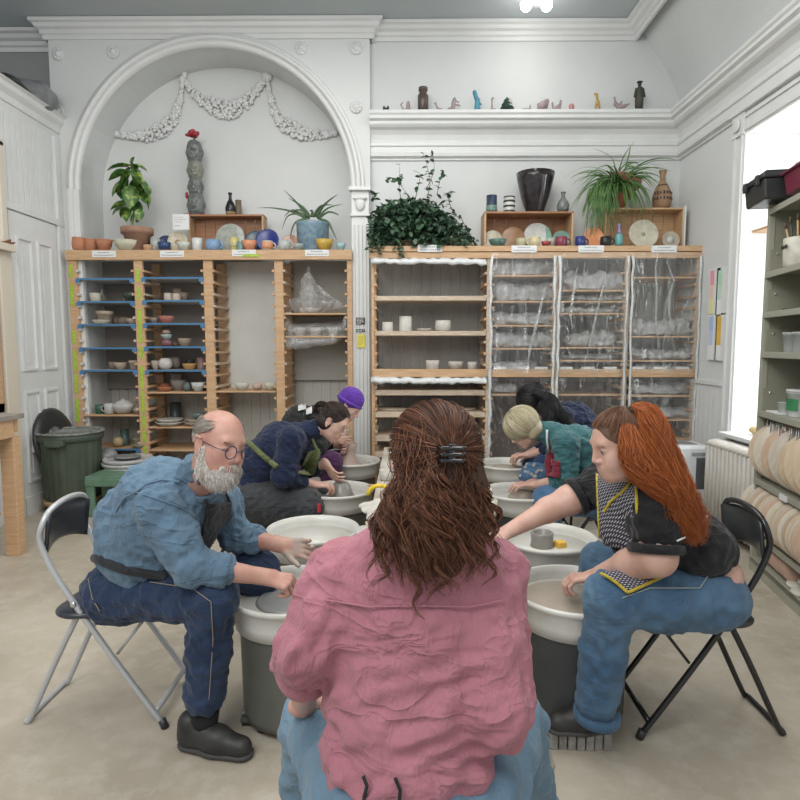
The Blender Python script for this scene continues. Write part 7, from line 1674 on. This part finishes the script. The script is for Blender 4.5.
def tail(name, base, spine, widths, N, k, amp, seed, hm, parent, bm=None, r=.0013, wf=55, fl=(1, 1, .6), start=.012):
    """strands that follow a spine curve, spread by widths (world x,y,z scale fl), wavy"""
    rs = np.random.RandomState(seed); S = np.array([tuple(q) for q in spine], float); n = len(S)
    tt = np.linspace(0, n-1, k); i0 = np.clip(tt.astype(int), 0, n-2); f = (tt-i0)[:, None]
    def cr(i): return S[np.clip(i, 0, n-1)]
    C_ = .5*((2*cr(i0))+(cr(i0+1)-cr(i0-1))*f+(2*cr(i0-1)-5*cr(i0)+4*cr(i0+1)-cr(i0+2))*f*f+(3*cr(i0)-cr(i0-1)-3*cr(i0+1)+cr(i0+2))*f**3)
    Wd = np.interp(tt, np.arange(n), widths); o = rs.normal(size=(N, 3)); o /= np.linalg.norm(o, axis=1, keepdims=True); o *= rs.uniform(.25, 1, (N, 1))**.5; o *= np.array(fl)
    clump = (o*4).round()/4; ph = rs.uniform(0, 6.28, (N, 1))*.25+(clump@np.array([3.1, 5.3, 7.7]))[:, None]
    P = C_[None]+o[:, None, :]*Wd[None, :, None]
    L = np.linspace(0, 1, k)[None]; A = amp*np.minimum(1, L*3)*rs.uniform(.6, 1.3, (N, 1)); Ln = np.linalg.norm(np.diff(C_, axis=0), axis=1).sum()
    w1 = np.sin(L*Ln*wf+ph); w2 = np.cos(L*Ln*wf*.9+ph*1.7)
    P[..., 0] += A*w1; P[..., 1] += A*w2*.8; P[..., 2] += A*.5*np.sin(L*Ln*wf*1.3+ph)
    cut = rs.uniform(.72, 1.0, N); 
    for a in range(N):
        x = np.linspace(0, cut[a]*(k-1), k); P[a] = np.stack([np.interp(x, np.arange(k), P[a, :, c]) for c in range(3)], 1)
    return strands(name, P, r, hm, parent)
Yh = 2.02
sp1 = [at(633, 413, 2.06), at(642, 408, 2.05), at(652, 425, 2.03), at(660, 455, 2.01), at(672, 485, 2.0), at(684, 515, 2.0), at(694, 540, 2.0)]
mb = MB(); pr = [cap(sp1[i], sp1[i+1], a_, b_, k=.03, sq=((0, 1, 0), .75)) for i, (a_, b_) in enumerate([(.010, .016), (.016, .030), (.030, .042), (.042, .048), (.048, .036), (.036, .01)])]
fo = folds(91, .009, 70, (.3, 0, -1), 4)
pt_ = qmesh('ponytail', [sdf(pr, .007, fo)], rb, t)
tail('ponytail_strands', None, sp1, [.014, .034, .046, .056, .068, .066, .045], 4600, 34, .015, 5, red_h, pt_, r=.0011, wf=38, fl=(1, .75, .6))
sp2 = [at(628, 430, 2.0), at(632, 450, 1.98), at(640, 470, 1.97), at(654, 482, 1.96), at(672, 500, 1.96), at(684, 530, 1.97)]
tail('ponytail_strands', None, sp2, [.03, .045, .05, .05, .045, .03], 1100, 30, .012, 6, red_h, pt_, r=.0011, wf=52, fl=(1, .6, .8))
mb = MB(); d_ = (sp1[1]-sp1[0]).normalized(); mb.lathe([(.018, -.012), (.026, -.008), (.026, .008), (.018, .012)], 18, d_.to_track_quat('Z', 'Y').to_matrix(), sp1[0]); mb.build('hair_tie', bkc, t)

# ---------------------------------------------------------------- the woman in pink, seen from behind
t = thing('person', 'person seen from behind, pink linen shirt, wavy brown hair with a black claw clip', 'person', (.03, 1.2, 0))
s = .97; H = at(434, 468, 1.19); M = frame((-.25, .96, -.12), (0, 0, 1))
hp, T = head_prims(H, M, s); nb = at(424, 545, 1.18)
neck = [cap(H+M @ V3((-.02, 0, -.05)), nb, .054, .064, k=.03)]
Sl, Sr = at(341, 582, 1.20), at(486, 578, 1.20); El, Er = at(306, 648, 1.14), at(497, 704, 1.11); Wl, Wr = at(304, 705, 1.40), at(492, 705, 1.38)
torso = [cap(nb+V3((0, .02, -.03)), at(405, 770, 1.2), .055, .11, k=.05), cap(Sl, El, .045, .04), cap(Sr, Er, .045, .04)]
al_, ar_ = [cap(El, Wl, .044, .028, k=.02)], [cap(Er, Wr, .044, .028, k=.02)]
body = qmesh('body', [sdf(hp+neck, .005), sdf(torso, .012), sdf(al_+hand_prims(Wl, (.5, .75, -.2), (0, 0, -1), 1, .5, .95), .0045), sdf(ar_+hand_prims(Wr, (-.6, .75, -.2), (0, 0, -1), -1, .5, .95), .0045)], sk_f, t)
pink = cloth('pink_linen', (.44, .185, .225), (.37, .15, .185), 3.5, .45, 11, .85, fine=420)
sc_ = at(415, 650, 1.20)
shirt = [cap(Sl, Sr, .072, k=.05), cap(at(395, 548, 1.19), at(450, 546, 1.19), .058, k=.06), cap(Sl, at(395, 555, 1.19), .072, .07, k=.04), cap(Sr, at(450, 552, 1.19), .072, .07, k=.04),
         el(at(414, 625, 1.19), (.19, .125, .16), None, .06), el(at(410, 690, 1.18), (.182, .135, .15), None, .06), el(at(407, 745, 1.17), (.175, .14, .10), None, .05), cap(at(368, 776, 1.17), at(448, 776, 1.17), .095, k=.05), cap(nb+V3((0, -.01, -.01)), nb+V3((0, -.01, .03)), .075, .068, k=.04),
         cap(Sl, mid(Sl, El, .5), .074, .068, k=.035), cap(mid(Sl, El, .5), El, .068, .060, k=.03), cap(El, mid(El, Wl, .30), .060, .055, k=.02),
         cap(Sr, mid(Sr, Er, .5), .076, .072, k=.035), cap(mid(Sr, Er, .5), Er, .072, .066, k=.03), cap(Er, Er+V3((.0, .03, -.07)), .066, .052, k=.03), cap(Er, mid(Er, Wr, .3), .062, .055, k=.02)]
A1 = folds(101, .013, 83.2, (1, 0, .12), 4.5, 2.0); A2 = folds(102, .009, 108.8, (.35, 0, 1), 3, 1.8); A3 = folds(103, .0025, 90, (.6, 0, .5), 2)
def pk(V):
    zlow = np.clip((1.02-V[:, 2])/.35, 0, 1); side = np.clip((np.abs(V[:, 0]-.02)-.13)/.08, 0, 1)
    return A1(V)*zlow*(1-side*.6)+A2(V)*(side*.9+.25)+A3(V)*(.5+.5*zlow)
sh = qmesh('shirt', [sdf(shirt, .0058, pk)], pink, t)
ribbon('yoke_seam', shirt, [at(325, 600, .9), at(370, 607, .9), at(420, 606, .9), at(470, 607, .9), at(505, 600, .9)], None, .006, .004, pink, sh, 60)
for E_, W_ in ((El, Wl), (Er, Wr)):
    d_ = (W_-E_).normalized(); c_ = mid(E_, W_, .32 if E_ is El else .2); mb = MB(); mb.lathe([(.050, -.03), (.061, -.026), (.064, 0), (.061, .022), (.050, .026), (.046, 0)], 30, d_.to_track_quat('Z', 'Y').to_matrix(), c_); mb.build('cuff', pink, sh)
# buttoned shirt tail and apron ties at the waist
ribbon('apron_tie', shirt, [at(363, 776, .95), at(367, 786, .95), at(362, 806, .95)], None, .008, .007, apm, t, 12); ribbon('apron_tie', shirt, [at(395, 778, .95), at(400, 790, .95), at(399, 806, .95)], None, .008, .007, apm, t, 12)
lj = cloth('light_denim', (.11, .19, .265), (.155, .245, .325), 7, .25, 12, .8, fine=320, cr=.5)
Hl, Hr = V3((-.10, 1.16, .57)), V3((.15, 1.16, .57)); Kl, Kr = V3((-.25, 1.50, .51)), V3((.295, 1.50, .51)); Al, Ar = V3((-.30, 1.62, .12)), V3((.40, 1.66, .12))
jeans = [el((.02, 1.15, .575), (.205, .16, .11), None, .05), cap(Hl, Kl, .10, .074, k=.05), cap(Hr, Kr, .10, .074, k=.05), cap(Kl, Al, .074, .062, k=.04), cap(Kr, Ar, .074, .062, k=.04)]
f1 = folds(111, .008, 76.8, (.3, .5, .5), 2.2)
jo = qmesh('jeans', [sdf(jeans, .009, f1)], lj, t)
gsh = mat('grey_canvas_shoe', (.20, .21, .23), .7)
shoe(t, V3((.40, 1.63, 0)), V3((.455, 1.88, 0)), gsh, mat('pale_sole', (.5, .5, .48), .6)); shoe(t, V3((-.30, 1.60, 0)), V3((-.33, 1.85, 0)), gsh, MC['pale_sole'])
# hair
br_h = hair_mat('brown_wavy_hair', (.032, .013, .008), (.25, .105, .055), (.105, .042, .024), .34); brb = mat('brown_wavy_base', (.042, .020, .013), .6, (.07, .033, .02), 25, (1, 1, .25), bump=.6, bscale=60)
hcap = [el(T(-.014, 0, .036), (.104*s, .086*s, .091*s), M, .01), el(T(-.045, 0, -.03), (.075, .082, .09), M, .04), el(T(-.05, 0, -.10), (.055, .088, .10), M, .05), cap(at(434, 520, 1.13), at(438, 552, 1.11), .070, .05, k=.03, sq=((0, 1, 0), .5)),
        sub(T(.11, 0, -.03), (.085, .12, .12), M, .01)]
fo = folds(121, .006, 90, (0, .1, 1), 4)
hc = qmesh('hair', [sdf(hcap, .006, fo)], brb, t)
n_ = 5200; th = rr.uniform(0, 2*PI, n_); zz = rr.uniform(-.6, 1, n_); root = np.stack([np.cos(th)*np.sqrt(1-zz**2), np.sin(th)*np.sqrt(1-zz**2), zz], 1)
root = root[~((root[:, 0] > .45) & (root[:, 2] < .3))]
clip_l = M.transposed() @ (at(452, 468, 1.06)-H); pb = np.array(clip_l.normalized()); pb = np.array([pb[0], pb[1], pb[2]])
P = surf_strands(T, M, s, root, lambda p: pb-p, .10, 10, .012); P += NR.normal(size=(len(P), 1, 3))*.0015; strands('hair_strands', P, .0011, br_h, hc)
# falling wavy locks: many clumps, each its own spine
def locks(name, specs, hm, parent, seed, r=.0012):
    rs = np.random.RandomState(seed); allP = []
    for (a, b, c, wd, N, amp, wf) in specs:
        a, b, c = [np.array(tuple(q)) for q in (a, b, c)]; k = 36; tt = np.linspace(0, 1, k)[:, None]
        C_ = a*(1-tt)**2+2*b*tt*(1-tt)+c*tt**2; ph = rs.uniform(0, 6.28); Ln = np.linalg.norm(c-a)*1.05
        A = amp*np.minimum(1, tt[:, 0]*2.5); ax = rs.uniform(-.6, .6)
        hx = A*np.cos(tt[:, 0]*Ln*wf+ph); hy = A*.8*np.sin(tt[:, 0]*Ln*wf+ph)
        C_ = C_+np.stack([hx, hy, ax*hx*.3], 1)
        o = rs.normal(size=(N, 1, 3)); o /= np.linalg.norm(o, axis=2, keepdims=True); o *= rs.uniform(.1, 1, (N, 1, 1))**.5*wd
        w_ = (1-.55*tt**2)[None]*(1+.25*np.sin(tt*9+rs.uniform(0, 6, (N, 1, 1)))); P = C_[None]+o*w_
        P[..., 0] += .0022*np.sin(tt[:, 0][None]*Ln*wf*1.7+rs.uniform(0, 6.28, (N, 1)))
        for a_ in range(N):
            x = np.linspace(0, rs.uniform(.62, 1)*(k-1), k); P[a_] = np.stack([np.interp(x, np.arange(k), P[a_, :, c]) for c in range(3)], 1)
        allP.append(P)
    return strands(name, np.concatenate(allP), r, hm, parent)
rs = random.Random(77); specs = []
for k in range(150):
    u = (k*.618 % 1)*2-1+rs.uniform(-.08, .08)                   # across the head
    lay = rs.random(); x0 = 438+u*44; y0 = 450+24*abs(u)+rs.uniform(-6, 30)+lay*14
    Yb = 1.085+.06*abs(u)-.02*lay; x1 = 436+u*54+rs.uniform(-8, 8); y1 = 530+rs.uniform(-15, 15); x2 = 434+u*52+rs.uniform(-14, 14); y2 = 578+rs.uniform(-34, 22)-16*abs(u)
    specs.append((at(x0, y0, Yb), at(x1, (y0+y1)/2, Yb-.03), at(x2, y2, 1.075+rs.uniform(-.02, .02)), rs.uniform(.005, .013), 36, rs.uniform(.008, .019), rs.uniform(50, 95)))
for (x0, y0, x1, y1, x2, y2) in [(400, 515, 372, 545, 372, 585), (405, 520, 360, 540, 385, 575), (420, 540, 405, 590, 425, 618), (470, 520, 500, 560, 486, 590), (398, 500, 375, 530, 366, 560), (480, 500, 508, 545, 490, 562), (440, 550, 450, 590, 428, 600), (395, 520, 390, 570, 372, 592)]:
    specs.append((at(x0, y0, 1.10), at(x1, y1, 1.07), at(x2, y2, 1.06), .005, 16, .010, 80))
locks('hair_locks', specs, br_h, hc, 9)
# loose flyaway strands
tail('flyaway_strands', None, [at(430, 445, 1.1), at(432, 480, 1.08), at(434, 520, 1.07), at(434, 560, 1.06)], [.075, .085, .10, .11], 260, 30, .012, 12, br_h, hc, r=.0007, wf=70, fl=(1, .35, .8))
c_ = at(452, 453, 1.055); cm = mat('black_claw_clip', (.006, .006, .007), .12, spec=.8); cl = MB(); cl.box(c_, (.014, .016, .034)); 
for k in range(3):
    for sgn in (-1, 1):
        cl.tube([c_+V3((0, -.006, .010-.011*k)), c_+V3((sgn*.018, -.012, .010-.011*k)), c_+V3((sgn*.026, .010, .010-.011*k))], [.0045, .0045, .003], 8)
cl.build('claw_clip', cm, t, bevel=.002)
# ---------------------------------------------------------------- the people farther back
def far_person(lab, loc, skin, H, f, up, s, nb, S, E, W, hands, top, top_m, legs, leg_m, tf, vox=.009, face=True, fem_lip=None):
    """S, E, W: shoulder, elbow, wrist pairs (near, far); top, legs: extra volumes; tf: folds seed"""
    t = thing('person', lab, 'person', loc); M = frame(f, up); hp, T = head_prims(H, M, s)
    pr = hp+[cap(V3(H)+M @ V3((-.03, 0, -.05)), nb, .052, .052, k=.03)]
    pieces = [sdf(pr, .0055)]
    for i in (0, 1):
        pieces.append(sdf([cap(E[i], W[i], .046, .027, k=.02)]+hand_prims(W[i], *hands[i]), .005))
    pieces.append(sdf([cap(V3(nb)+V3((0, 0, -.06)), legs[0][1], .05, .10, k=.05)]+[cap(S[i], E[i], .04) for i in (0, 1)], .014))
    body = qmesh('body', pieces, skin, t)
    if face: eyes(t, T, M, body, (.1, .08, .06), s)
    fA = folds(tf, .008, 80, (.7, 0, -.6), 2.6); fB = folds(tf+1, .003, 170, (.5, .1, -.6), 2)
    top += [cap(V3(nb)+V3((0, 0, -.03)), V3(nb).lerp(V3(H), .38)+V3((0, 0, -.005)), .078, .066, k=.04)]
    sh = qmesh('top', [sdf(top, vox, lambda V: fA(V)+fB(V))], top_m, t)
    fC = folds(tf+2, .006, 80, (.5, .3, .2), 2.2)
    jo = qmesh('trousers', [sdf(legs, vox, fC)], leg_m, t)
    return t, M, T, body, sh, jo
# navy shirt
navy = cloth('navy_jersey', (.010, .017, .045), (.016, .025, .058), 5, .4, 10); grt = cloth('charcoal_trousers', (.038, .042, .046), (.055, .058, .062), 6, .4, 10)
Yn = 3.92; H = at(333, 422, Yn-.03); nb = at(305, 432, Yn)
S = (at(291, 440, Yn-.17), at(303, 436, Yn+.18)); E = (at(283, 476, Yn-.22), at(312, 468, Yn+.2)); W = (at(315, 485, Yn-.05), at(326, 464, Yn+.12))
pv = at(255, 492, Yn)
top = [cap(S[0], S[1], .085, k=.05), el(at(283, 445, Yn), (.17, .19, .15), frame((.8, 0, -.6)), .05), el(at(265, 462, Yn), (.17, .20, .17), None, .06), el(at(255, 480, Yn), (.15, .19, .08), None, .05), cap(nb, at(275, 450, Yn), .075, .13, k=.05), cap(S[0], E[0], .088, .075, k=.03), cap(E[0], mid(E[0], W[0], .55), .072, .052, k=.03),
       cap(S[1], E[1], .08, .065, k=.03), cap(E[1], mid(E[1], W[1], .45), .062, .05, k=.03)]
legs = [cap(pv, at(262, 505, Yn), .19, .18, k=.05), cap(at(258, 500, Yn-.10), at(306, 505, Yn-.12), .155, .12, k=.05), cap(at(258, 500, Yn+.13), at(318, 496, Yn+.22), .14, .10, k=.05), cap(at(306, 508, Yn-.12), at(300, 575, Yn-.1), .10, .07, k=.04), cap(at(318, 500, Yn+.22), at(312, 560, Yn+.25), .09, .07, k=.04)]
t, M, T, body, sh, jo = far_person('dark haired person with glasses, navy shirt and olive apron bending over a clay cone', (-.95, Yn, 0), sk_f, H, (.80, -.22, -.56), (.5, 0, .85), .98, nb, S, E, W,
    [((.95, .15, .0), (0, .2, -1), 1, .8, 1.0), ((.55, -.3, -.75), (.6, 0, -.5), -1, .5, 1.0)], top, navy, legs, grt, 201)
dk_h = hair_mat('dark_brown_hair', (.012, .008, .006), (.065, .038, .026), (.03, .018, .013), .4); dkb = mat('dark_brown_base', (.022, .014, .011), .6)
def cap_hair(T, M, s, base_m, hair_m, par, bun=None, N=1400, front=.45, vox=.006, toward=(-.75, 0, .35), L=.11):
    hc_ = [el(T(-.016, 0, .036), (.100*s, .081*s, .089*s), M, .01), el(T(-.035, 0, -.02), (.075*s, .084*s, .07*s), M, .02), sub(T(.092, 0, -.045), (.070, .12, .085), M, .01), sub(T(.126, 0, .03), (.048, .09, .058), M, .01), sub(T(-.002, .088, -.006), (.022, .022, .034), M, .006), sub(T(-.002, -.088, -.006), (.022, .022, .034), M, .006)]
    if bun is not None: hc_ += [el(bun, (.042, .042, .038), None, .02)]
    o = qmesh('hair', [sdf(hc_, vox)], base_m, par)
    n_ = N; th = NR.uniform(0, 2*PI, n_); zz = NR.uniform(-.45, 1, n_); root = np.stack([np.cos(th)*np.sqrt(1-zz**2), np.sin(th)*np.sqrt(1-zz**2), zz], 1)
    root = root[~((root[:, 0] > front) & (root[:, 2] < .50)) & ~((root[:, 0] > .3) & (root[:, 2] < -.05))]
    q = np.array(toward); strands('hair_strands', surf_strands(T, M, s, root, lambda p: q-p, L, 8, .008), .0018, hair_m, o); return o
bun = at(321, 408, Yn-.02)
hc = cap_hair(T, M, .98, dkb, dk_h, t, bun, front=.42)
tail('bun_strands', None, [bun+V3((-.03, 0, -.02)), bun+V3((0, -.02, .03)), bun+V3((.04, 0, 0)), bun+V3((0, .02, -.03)), bun+V3((-.03, 0, .01))], [.03]*5, 350, 20, .006, 3, dk_h, hc, r=.0015, wf=40)
ol = cloth('olive_apron', (.10, .12, .045), (.13, .15, .06), 6, .3, 12)
ribbon('apron_strap', top, [at(246, 440, 3.5), at(262, 455, 3.5), at(277, 467, 3.5)], None, .008, .035, ol, t, 30)
o, P_ = patch('apron_bib', top+legs, (at(308, 452, 3.5), at(322, 448, 3.5), at(314, 476, 3.5), at(298, 474, 3.5)), None, .015, ol, t, 12, 14, .006)
ribbon('apron_strap', None, [at(318, 452, Yn-.08), at(313, 440, Yn-.06), at(306, 430, Yn-.02)], None, .0, .018, ol, t)
m = MB()
for y in (-1, 1): m.tube([T(.112, y*.033+.021*math.cos(a_), .004+.018*math.sin(a_)) for a_ in [2*PI*k/20 for k in range(20)]], .0016, 6, closed=True); m.tube([T(.11, y*.054, .008), T(0, y*.082, .012)], .0014, 5)
m.build('glasses', steel, t)
mb = MB(); a_ = at(316, 505, Yn-.25); mb.box(at(319, 508, Yn-.24), (.02, .02, .05)); mb.build('red_pocket_edge', mat('red_fabric', (.45, .03, .04), .8), t)
# purple hat
Yp_ = 4.92; H = at(349, 406, Yp_-.04); nb = at(327, 415, Yp_)
blk_h = cloth('black_hoodie', (.014, .014, .015), (.022, .022, .022), 6, .4, 10); plum = cloth('plum_trousers', (.055, .018, .06), (.075, .028, .08), 6, .3, 10)
S = (at(313, 418, Yp_-.17), at(318, 415, Yp_+.17)); E = (at(318, 447, Yp_-.2), at(325, 443, Yp_+.2)); W = (at(334, 438, Yp_-.02), at(341, 446, Yp_+.16))
top = [cap(S[0], S[1], .085, k=.05), el(at(303, 425, Yp_), (.17, .19, .16), frame((.8, 0, -.6)), .05), el(at(293, 440, Yp_), (.17, .20, .18), None, .06), cap(nb, at(300, 425, Yp_), .08, .13, k=.05), cap(S[0], E[0], .085, .072, k=.03), cap(E[0], mid(E[0], W[0], .4), .07, .052, k=.03), cap(S[1], E[1], .08, .065, k=.03), cap(E[1], mid(E[1], W[1], .4), .062, .05, k=.03)]
legs = [cap(at(290, 462, Yp_), at(295, 466, Yp_), .18, .17, k=.05), cap(at(295, 465, Yp_-.12), at(331, 462, Yp_-.17), .13, .095, k=.05), cap(at(295, 465, Yp_+.12), at(340, 460, Yp_+.22), .12, .09, k=.05), cap(at(331, 464, Yp_-.17), at(330, 520, Yp_-.15), .09, .06, k=.04), cap(at(340, 462, Yp_+.22), at(335, 510, Yp_+.2), .08, .06, k=.04)]
t, M, T, body, sh, jo = far_person('person in a purple knit hat, black top and plum trousers shaping a tall pot', (-.95, Yp_, 0), sk_f, H, (.76, -.2, -.62), (.55, 0, .8), .98, nb, S, E, W,
    [((.95, .15, -.25), (0, 1, 0), 1, .5, 1.0), ((.5, -.8, -.1), (-.4, -.6, 0), -1, .5, 1.0)], top, blk_h, legs, plum, 211, .011)
pur = cloth('purple_knit', (.13, .045, .38), (.10, .035, .30), 20, .4, 30)
hat = [el(T(-.020, 0, .062), (.108, .093, .096), M, .01), sub(T(.05, 0, -.055), (.12, .14, .085), M, .006), el(T(-.03, 0, .02), (.098, .090, .05), M, .02)]
V, Q = sdf(hat, .005); o = qmesh('knit_hat', [(V, Q)], pur, t)
mb = MB(); mb.tube([T(-.018+.101*math.cos(a_), .0905*math.sin(a_), .030+.018*math.cos(a_)) for a_ in [2*PI*k/40 for k in range(40)]], .0125, 8, closed=True, flat_=1.5); mb.build('hat_brim', pur, o)
wp_ = mat('white_print', (.55, .55, .55), .7)
for (a, b) in (((298, 401), (306, 409)), ((306, 406), (312, 413)), ((311, 393), (318, 403))):
    p0, p1 = at(a[0], a[1], 4.5), at(b[0], b[1], 4.5)
    o, P_ = patch('white_print', top, (at(a[0], a[1]+3, 4.5), at(b[0], a[1], 4.5), at(b[0], b[1], 4.5), at(a[0], b[1]+2, 4.5)), None, .012, wp_, sh, 6, 6, .003)
# blond person
teal = cloth('teal_jersey', (.04, .12, .132), (.055, .15, .16), 5, .4, 10); fj_ = cloth('mid_denim', (.06, .13, .24), (.09, .18, .30), 8, .3, 10)
Yb_ = 3.92; H = at(523, 428, Yb_-.02); nb = at(551, 432, Yb_)
S = (at(566, 444, Yb_-.17), at(560, 440, Yb_+.18)); E = (at(567, 480, Yb_-.20), at(552, 472, Yb_+.2)); W = (at(534, 485, Yb_-.05), at(527, 485, Yb_+.15))
top = [cap(S[0], S[1], .082, k=.05), el(at(575, 447, Yb_), (.16, .18, .15), frame((-.8, 0, -.6)), .05), el(at(592, 465, Yb_), (.16, .19, .17), None, .06), el(at(600, 480, Yb_), (.14, .18, .09), None, .05), cap(nb, at(575, 447, Yb_), .072, .12, k=.05), cap(S[0], E[0], .085, .072, k=.03), cap(E[0], mid(E[0], W[0], .30), .070, .056, k=.03), cap(S[1], E[1], .08, .065, k=.03), cap(E[1], mid(E[1], W[1], .3), .062, .05, k=.03)]
legs = [cap(at(602, 494, Yb_), at(598, 497, Yb_), .17, .16, k=.05), cap(at(598, 498, Yb_-.12), at(548, 499, Yb_-.16), .125, .095, k=.05), cap(at(598, 495, Yb_+.12), at(533, 475, Yb_+.24), .115, .095, k=.05), cap(at(548, 501, Yb_-.16), at(552, 560, Yb_-.15), .09, .065, k=.04), cap(at(533, 478, Yb_+.24), at(540, 540, Yb_+.25), .085, .065, k=.04)]
t, M, T, body, sh, jo = far_person('blond bobbed person in a teal shirt and dark red apron shaping a low clay dome', (1.15, Yb_, 0), sk_f, H, (-.74, -.16, -.66), (-.6, 0, .75), .98, nb, S, E, W,
    [((-.95, .1, .05), (0, .1, -1), -1, .45, 1.0), ((-.6, -.6, .0), (.2, 0, -1), 1, .6, 1.0)], top, teal, legs, fj_, 221)
bl_h = hair_mat('blond_hair', (.36, .30, .17), (.68, .63, .47), (.54, .48, .33), .45); blb = mat('blond_base', (.42, .36, .24), .6)
bob = [el(T(-.012, 0, .040), (.105, .090, .092), M, .01), el(T(-.035, 0, -.03), (.082, .096, .085), M, .03), cap(T(-.01, .078, .0), T(.008, .080, -.065), .020, .014, k=.04), cap(T(-.01, -.078, .0), T(.008, -.080, -.065), .020, .014, k=.04), sub(T(.10, 0, -.055), (.075, .066, .095), M, .01)]
hc = qmesh('hair', [sdf(bob, .0065)], blb, t)
n_ = 2300; th = NR.uniform(0, 2*PI, n_); zz = NR.uniform(.1, 1, n_); root = np.stack([np.cos(th)*np.sqrt(1-zz**2), np.sin(th)*np.sqrt(1-zz**2), zz], 1); root = root[~((root[:, 0] > .75) & (root[:, 2] < .4))]
P = surf_strands(T, M, .98, root, lambda p: np.stack([p[:, 0]*.6-.1, p[:, 1]*1.2, -1+0*p[:, 0]], 1), .185, 10, .014, rad=(.104, .094, .094)); strands('hair_strands', P, .0016, bl_h, hc)
dr = cloth('dark_red_apron', (.19, .018, .035), (.23, .03, .05), 6, .3, 12)
ribbon('apron_strap', top, [at(553, 464, 3.4), at(549, 452, 3.4), at(547, 440, 3.4), at(547, 430, 3.4)], None, .006, .016, trim_m, t, 40)
o, P_ = patch('apron_bib', top+legs, (at(548, 458, 3.45), at(560, 462, 3.45), at(560, 478, 3.45), at(545, 476, 3.45)), None, .014, dr, t, 12, 12, .006)
pr = [cap(at(552, 458, Yb_), at(556, 476, Yb_), .045, .05, k=.03), cap(at(549, 462, Yb_-.05), at(551, 475, Yb_-.05), .03, .035, k=.03)]; qmesh('apron_front', [sdf(pr, .01)], dr, t)
rs = random.Random(3); m = MB()
for k in range(16):
    q = drape(legs, [tuple(at(rs.uniform(520, 542), rs.uniform(464, 478), 3.6))], None, .002)[0]
    if abs(fdist(legs, np.array([q]))[0]-.002) < .01: m.ell(q, (.012, .004, .012), seg=7, rings=4)
if m.v: m.build('pale_flower_print', mat('pale_print', (.50, .50, .50), .8), jo)['kind'] = 'stuff'
# black haired person
Yk = 4.86; H = at(533, 402, Yk-.02); nb = at(556, 412, Yk)
nv2 = cloth('dark_navy_top', (.009, .015, .038), (.014, .021, .05), 5, .4, 10)
S = (at(563, 418, Yk-.17), at(560, 415, Yk+.17)); E = (at(558, 448, Yk-.2), at(550, 444, Yk+.2)); W = (at(528, 455, Yk-.03), at(524, 456, Yk+.14))
top = [cap(S[0], S[1], .085, k=.05), el(at(573, 420, Yk), (.16, .19, .15), frame((-.8, 0, -.6)), .05), el(at(585, 435, Yk), (.17, .20, .18), None, .06), cap(nb, at(572, 420, Yk), .075, .13, k=.05), cap(S[0], E[0], .08, .068, k=.03), cap(E[0], mid(E[0], W[0], .45), .066, .05, k=.03), cap(S[1], E[1], .08, .065, k=.03), cap(E[1], mid(E[1], W[1], .4), .062, .05, k=.03)]
legs = [cap(at(598, 460, Yk), at(592, 464, Yk), .17, .16, k=.05), cap(at(590, 466, Yk-.12), at(545, 465, Yk-.16), .12, .09, k=.05), cap(at(590, 465, Yk+.12), at(533, 463, Yk+.22), .11, .09, k=.05), cap(at(545, 466, Yk-.16), at(548, 515, Yk-.15), .085, .06, k=.04), cap(at(533, 465, Yk+.22), at(540, 512, Yk+.22), .08, .06, k=.04)]
t, M, T, body, sh, jo = far_person('black haired person in a dark navy top bending over the farthest right wheel', (1.35, Yk, 0), sk_f, H, (-.72, -.1, -.7), (-.6, 0, .75), .98, nb, S, E, W,
    [((-.95, .1, .0), (0, .1, -1), -1, .6, 1.0), ((-.8, -.5, .0), (.1, 0, -1), 1, .7, 1.0)], top, nv2, legs, cloth('dark_blue_jeans', (.02, .045, .11), (.03, .06, .14), 7, .3, 12), 231, .011)
bk_h = hair_mat('black_hair', (.006, .006, .007), (.035, .033, .035), (.015, .014, .015), .38); bkb = mat('black_hair_base', (.010, .010, .011), .5)
lh = [el(T(-.012, 0, .040), (.112, .098, .098), M, .01), el(T(-.03, 0, -.03), (.09, .102, .10), M, .03), sub(T(.11, 0, -.07), (.075, .06, .09), M, .01), cap(H+V3((.08, -.07, -.02)), at(556, 415, Yk-.14), .07, .06, k=.04), cap(at(556, 412, Yk-.1), at(566, 424, Yk-.19), .065, .04, k=.04), cap(at(555, 412, Yk-.16), at(549, 424, Yk-.20), .055, .03, k=.03)]
hc = qmesh('hair', [sdf(lh, .008, folds(241, .006, 90, (.3, 0, -1), 3))], bkb, t)
n_ = 2000; th = NR.uniform(0, 2*PI, n_); zz = NR.uniform(0, 1, n_); root = np.stack([np.cos(th)*np.sqrt(1-zz**2), np.sin(th)*np.sqrt(1-zz**2), zz], 1)
P = surf_strands(T, M, 1.0, root, lambda p: np.stack([-.7+0*p[:, 0], p[:, 1]*.8, -.8+0*p[:, 0]], 1), .17, 10, .014, rad=(.108, .095, .097)); strands('hair_strands', P, .0019, bk_h, hc)
tail('long_strands', None, [at(536, 392, Yk-.12), at(548, 398, Yk-.16), at(556, 410, Yk-.2), at(566, 420, Yk-.24), at(577, 436, Yk-.25)], [.05, .06, .06, .055, .04], 900, 24, .008, 14, bk_h, hc, r=.0017, wf=30)
tail('long_strands', None, [at(545, 396, Yk-.14), at(550, 408, Yk-.2), at(548, 422, Yk-.24), at(544, 432, Yk-.24)], [.04, .05, .05, .03], 500, 20, .010, 15, bk_h, hc, r=.0017, wf=40)
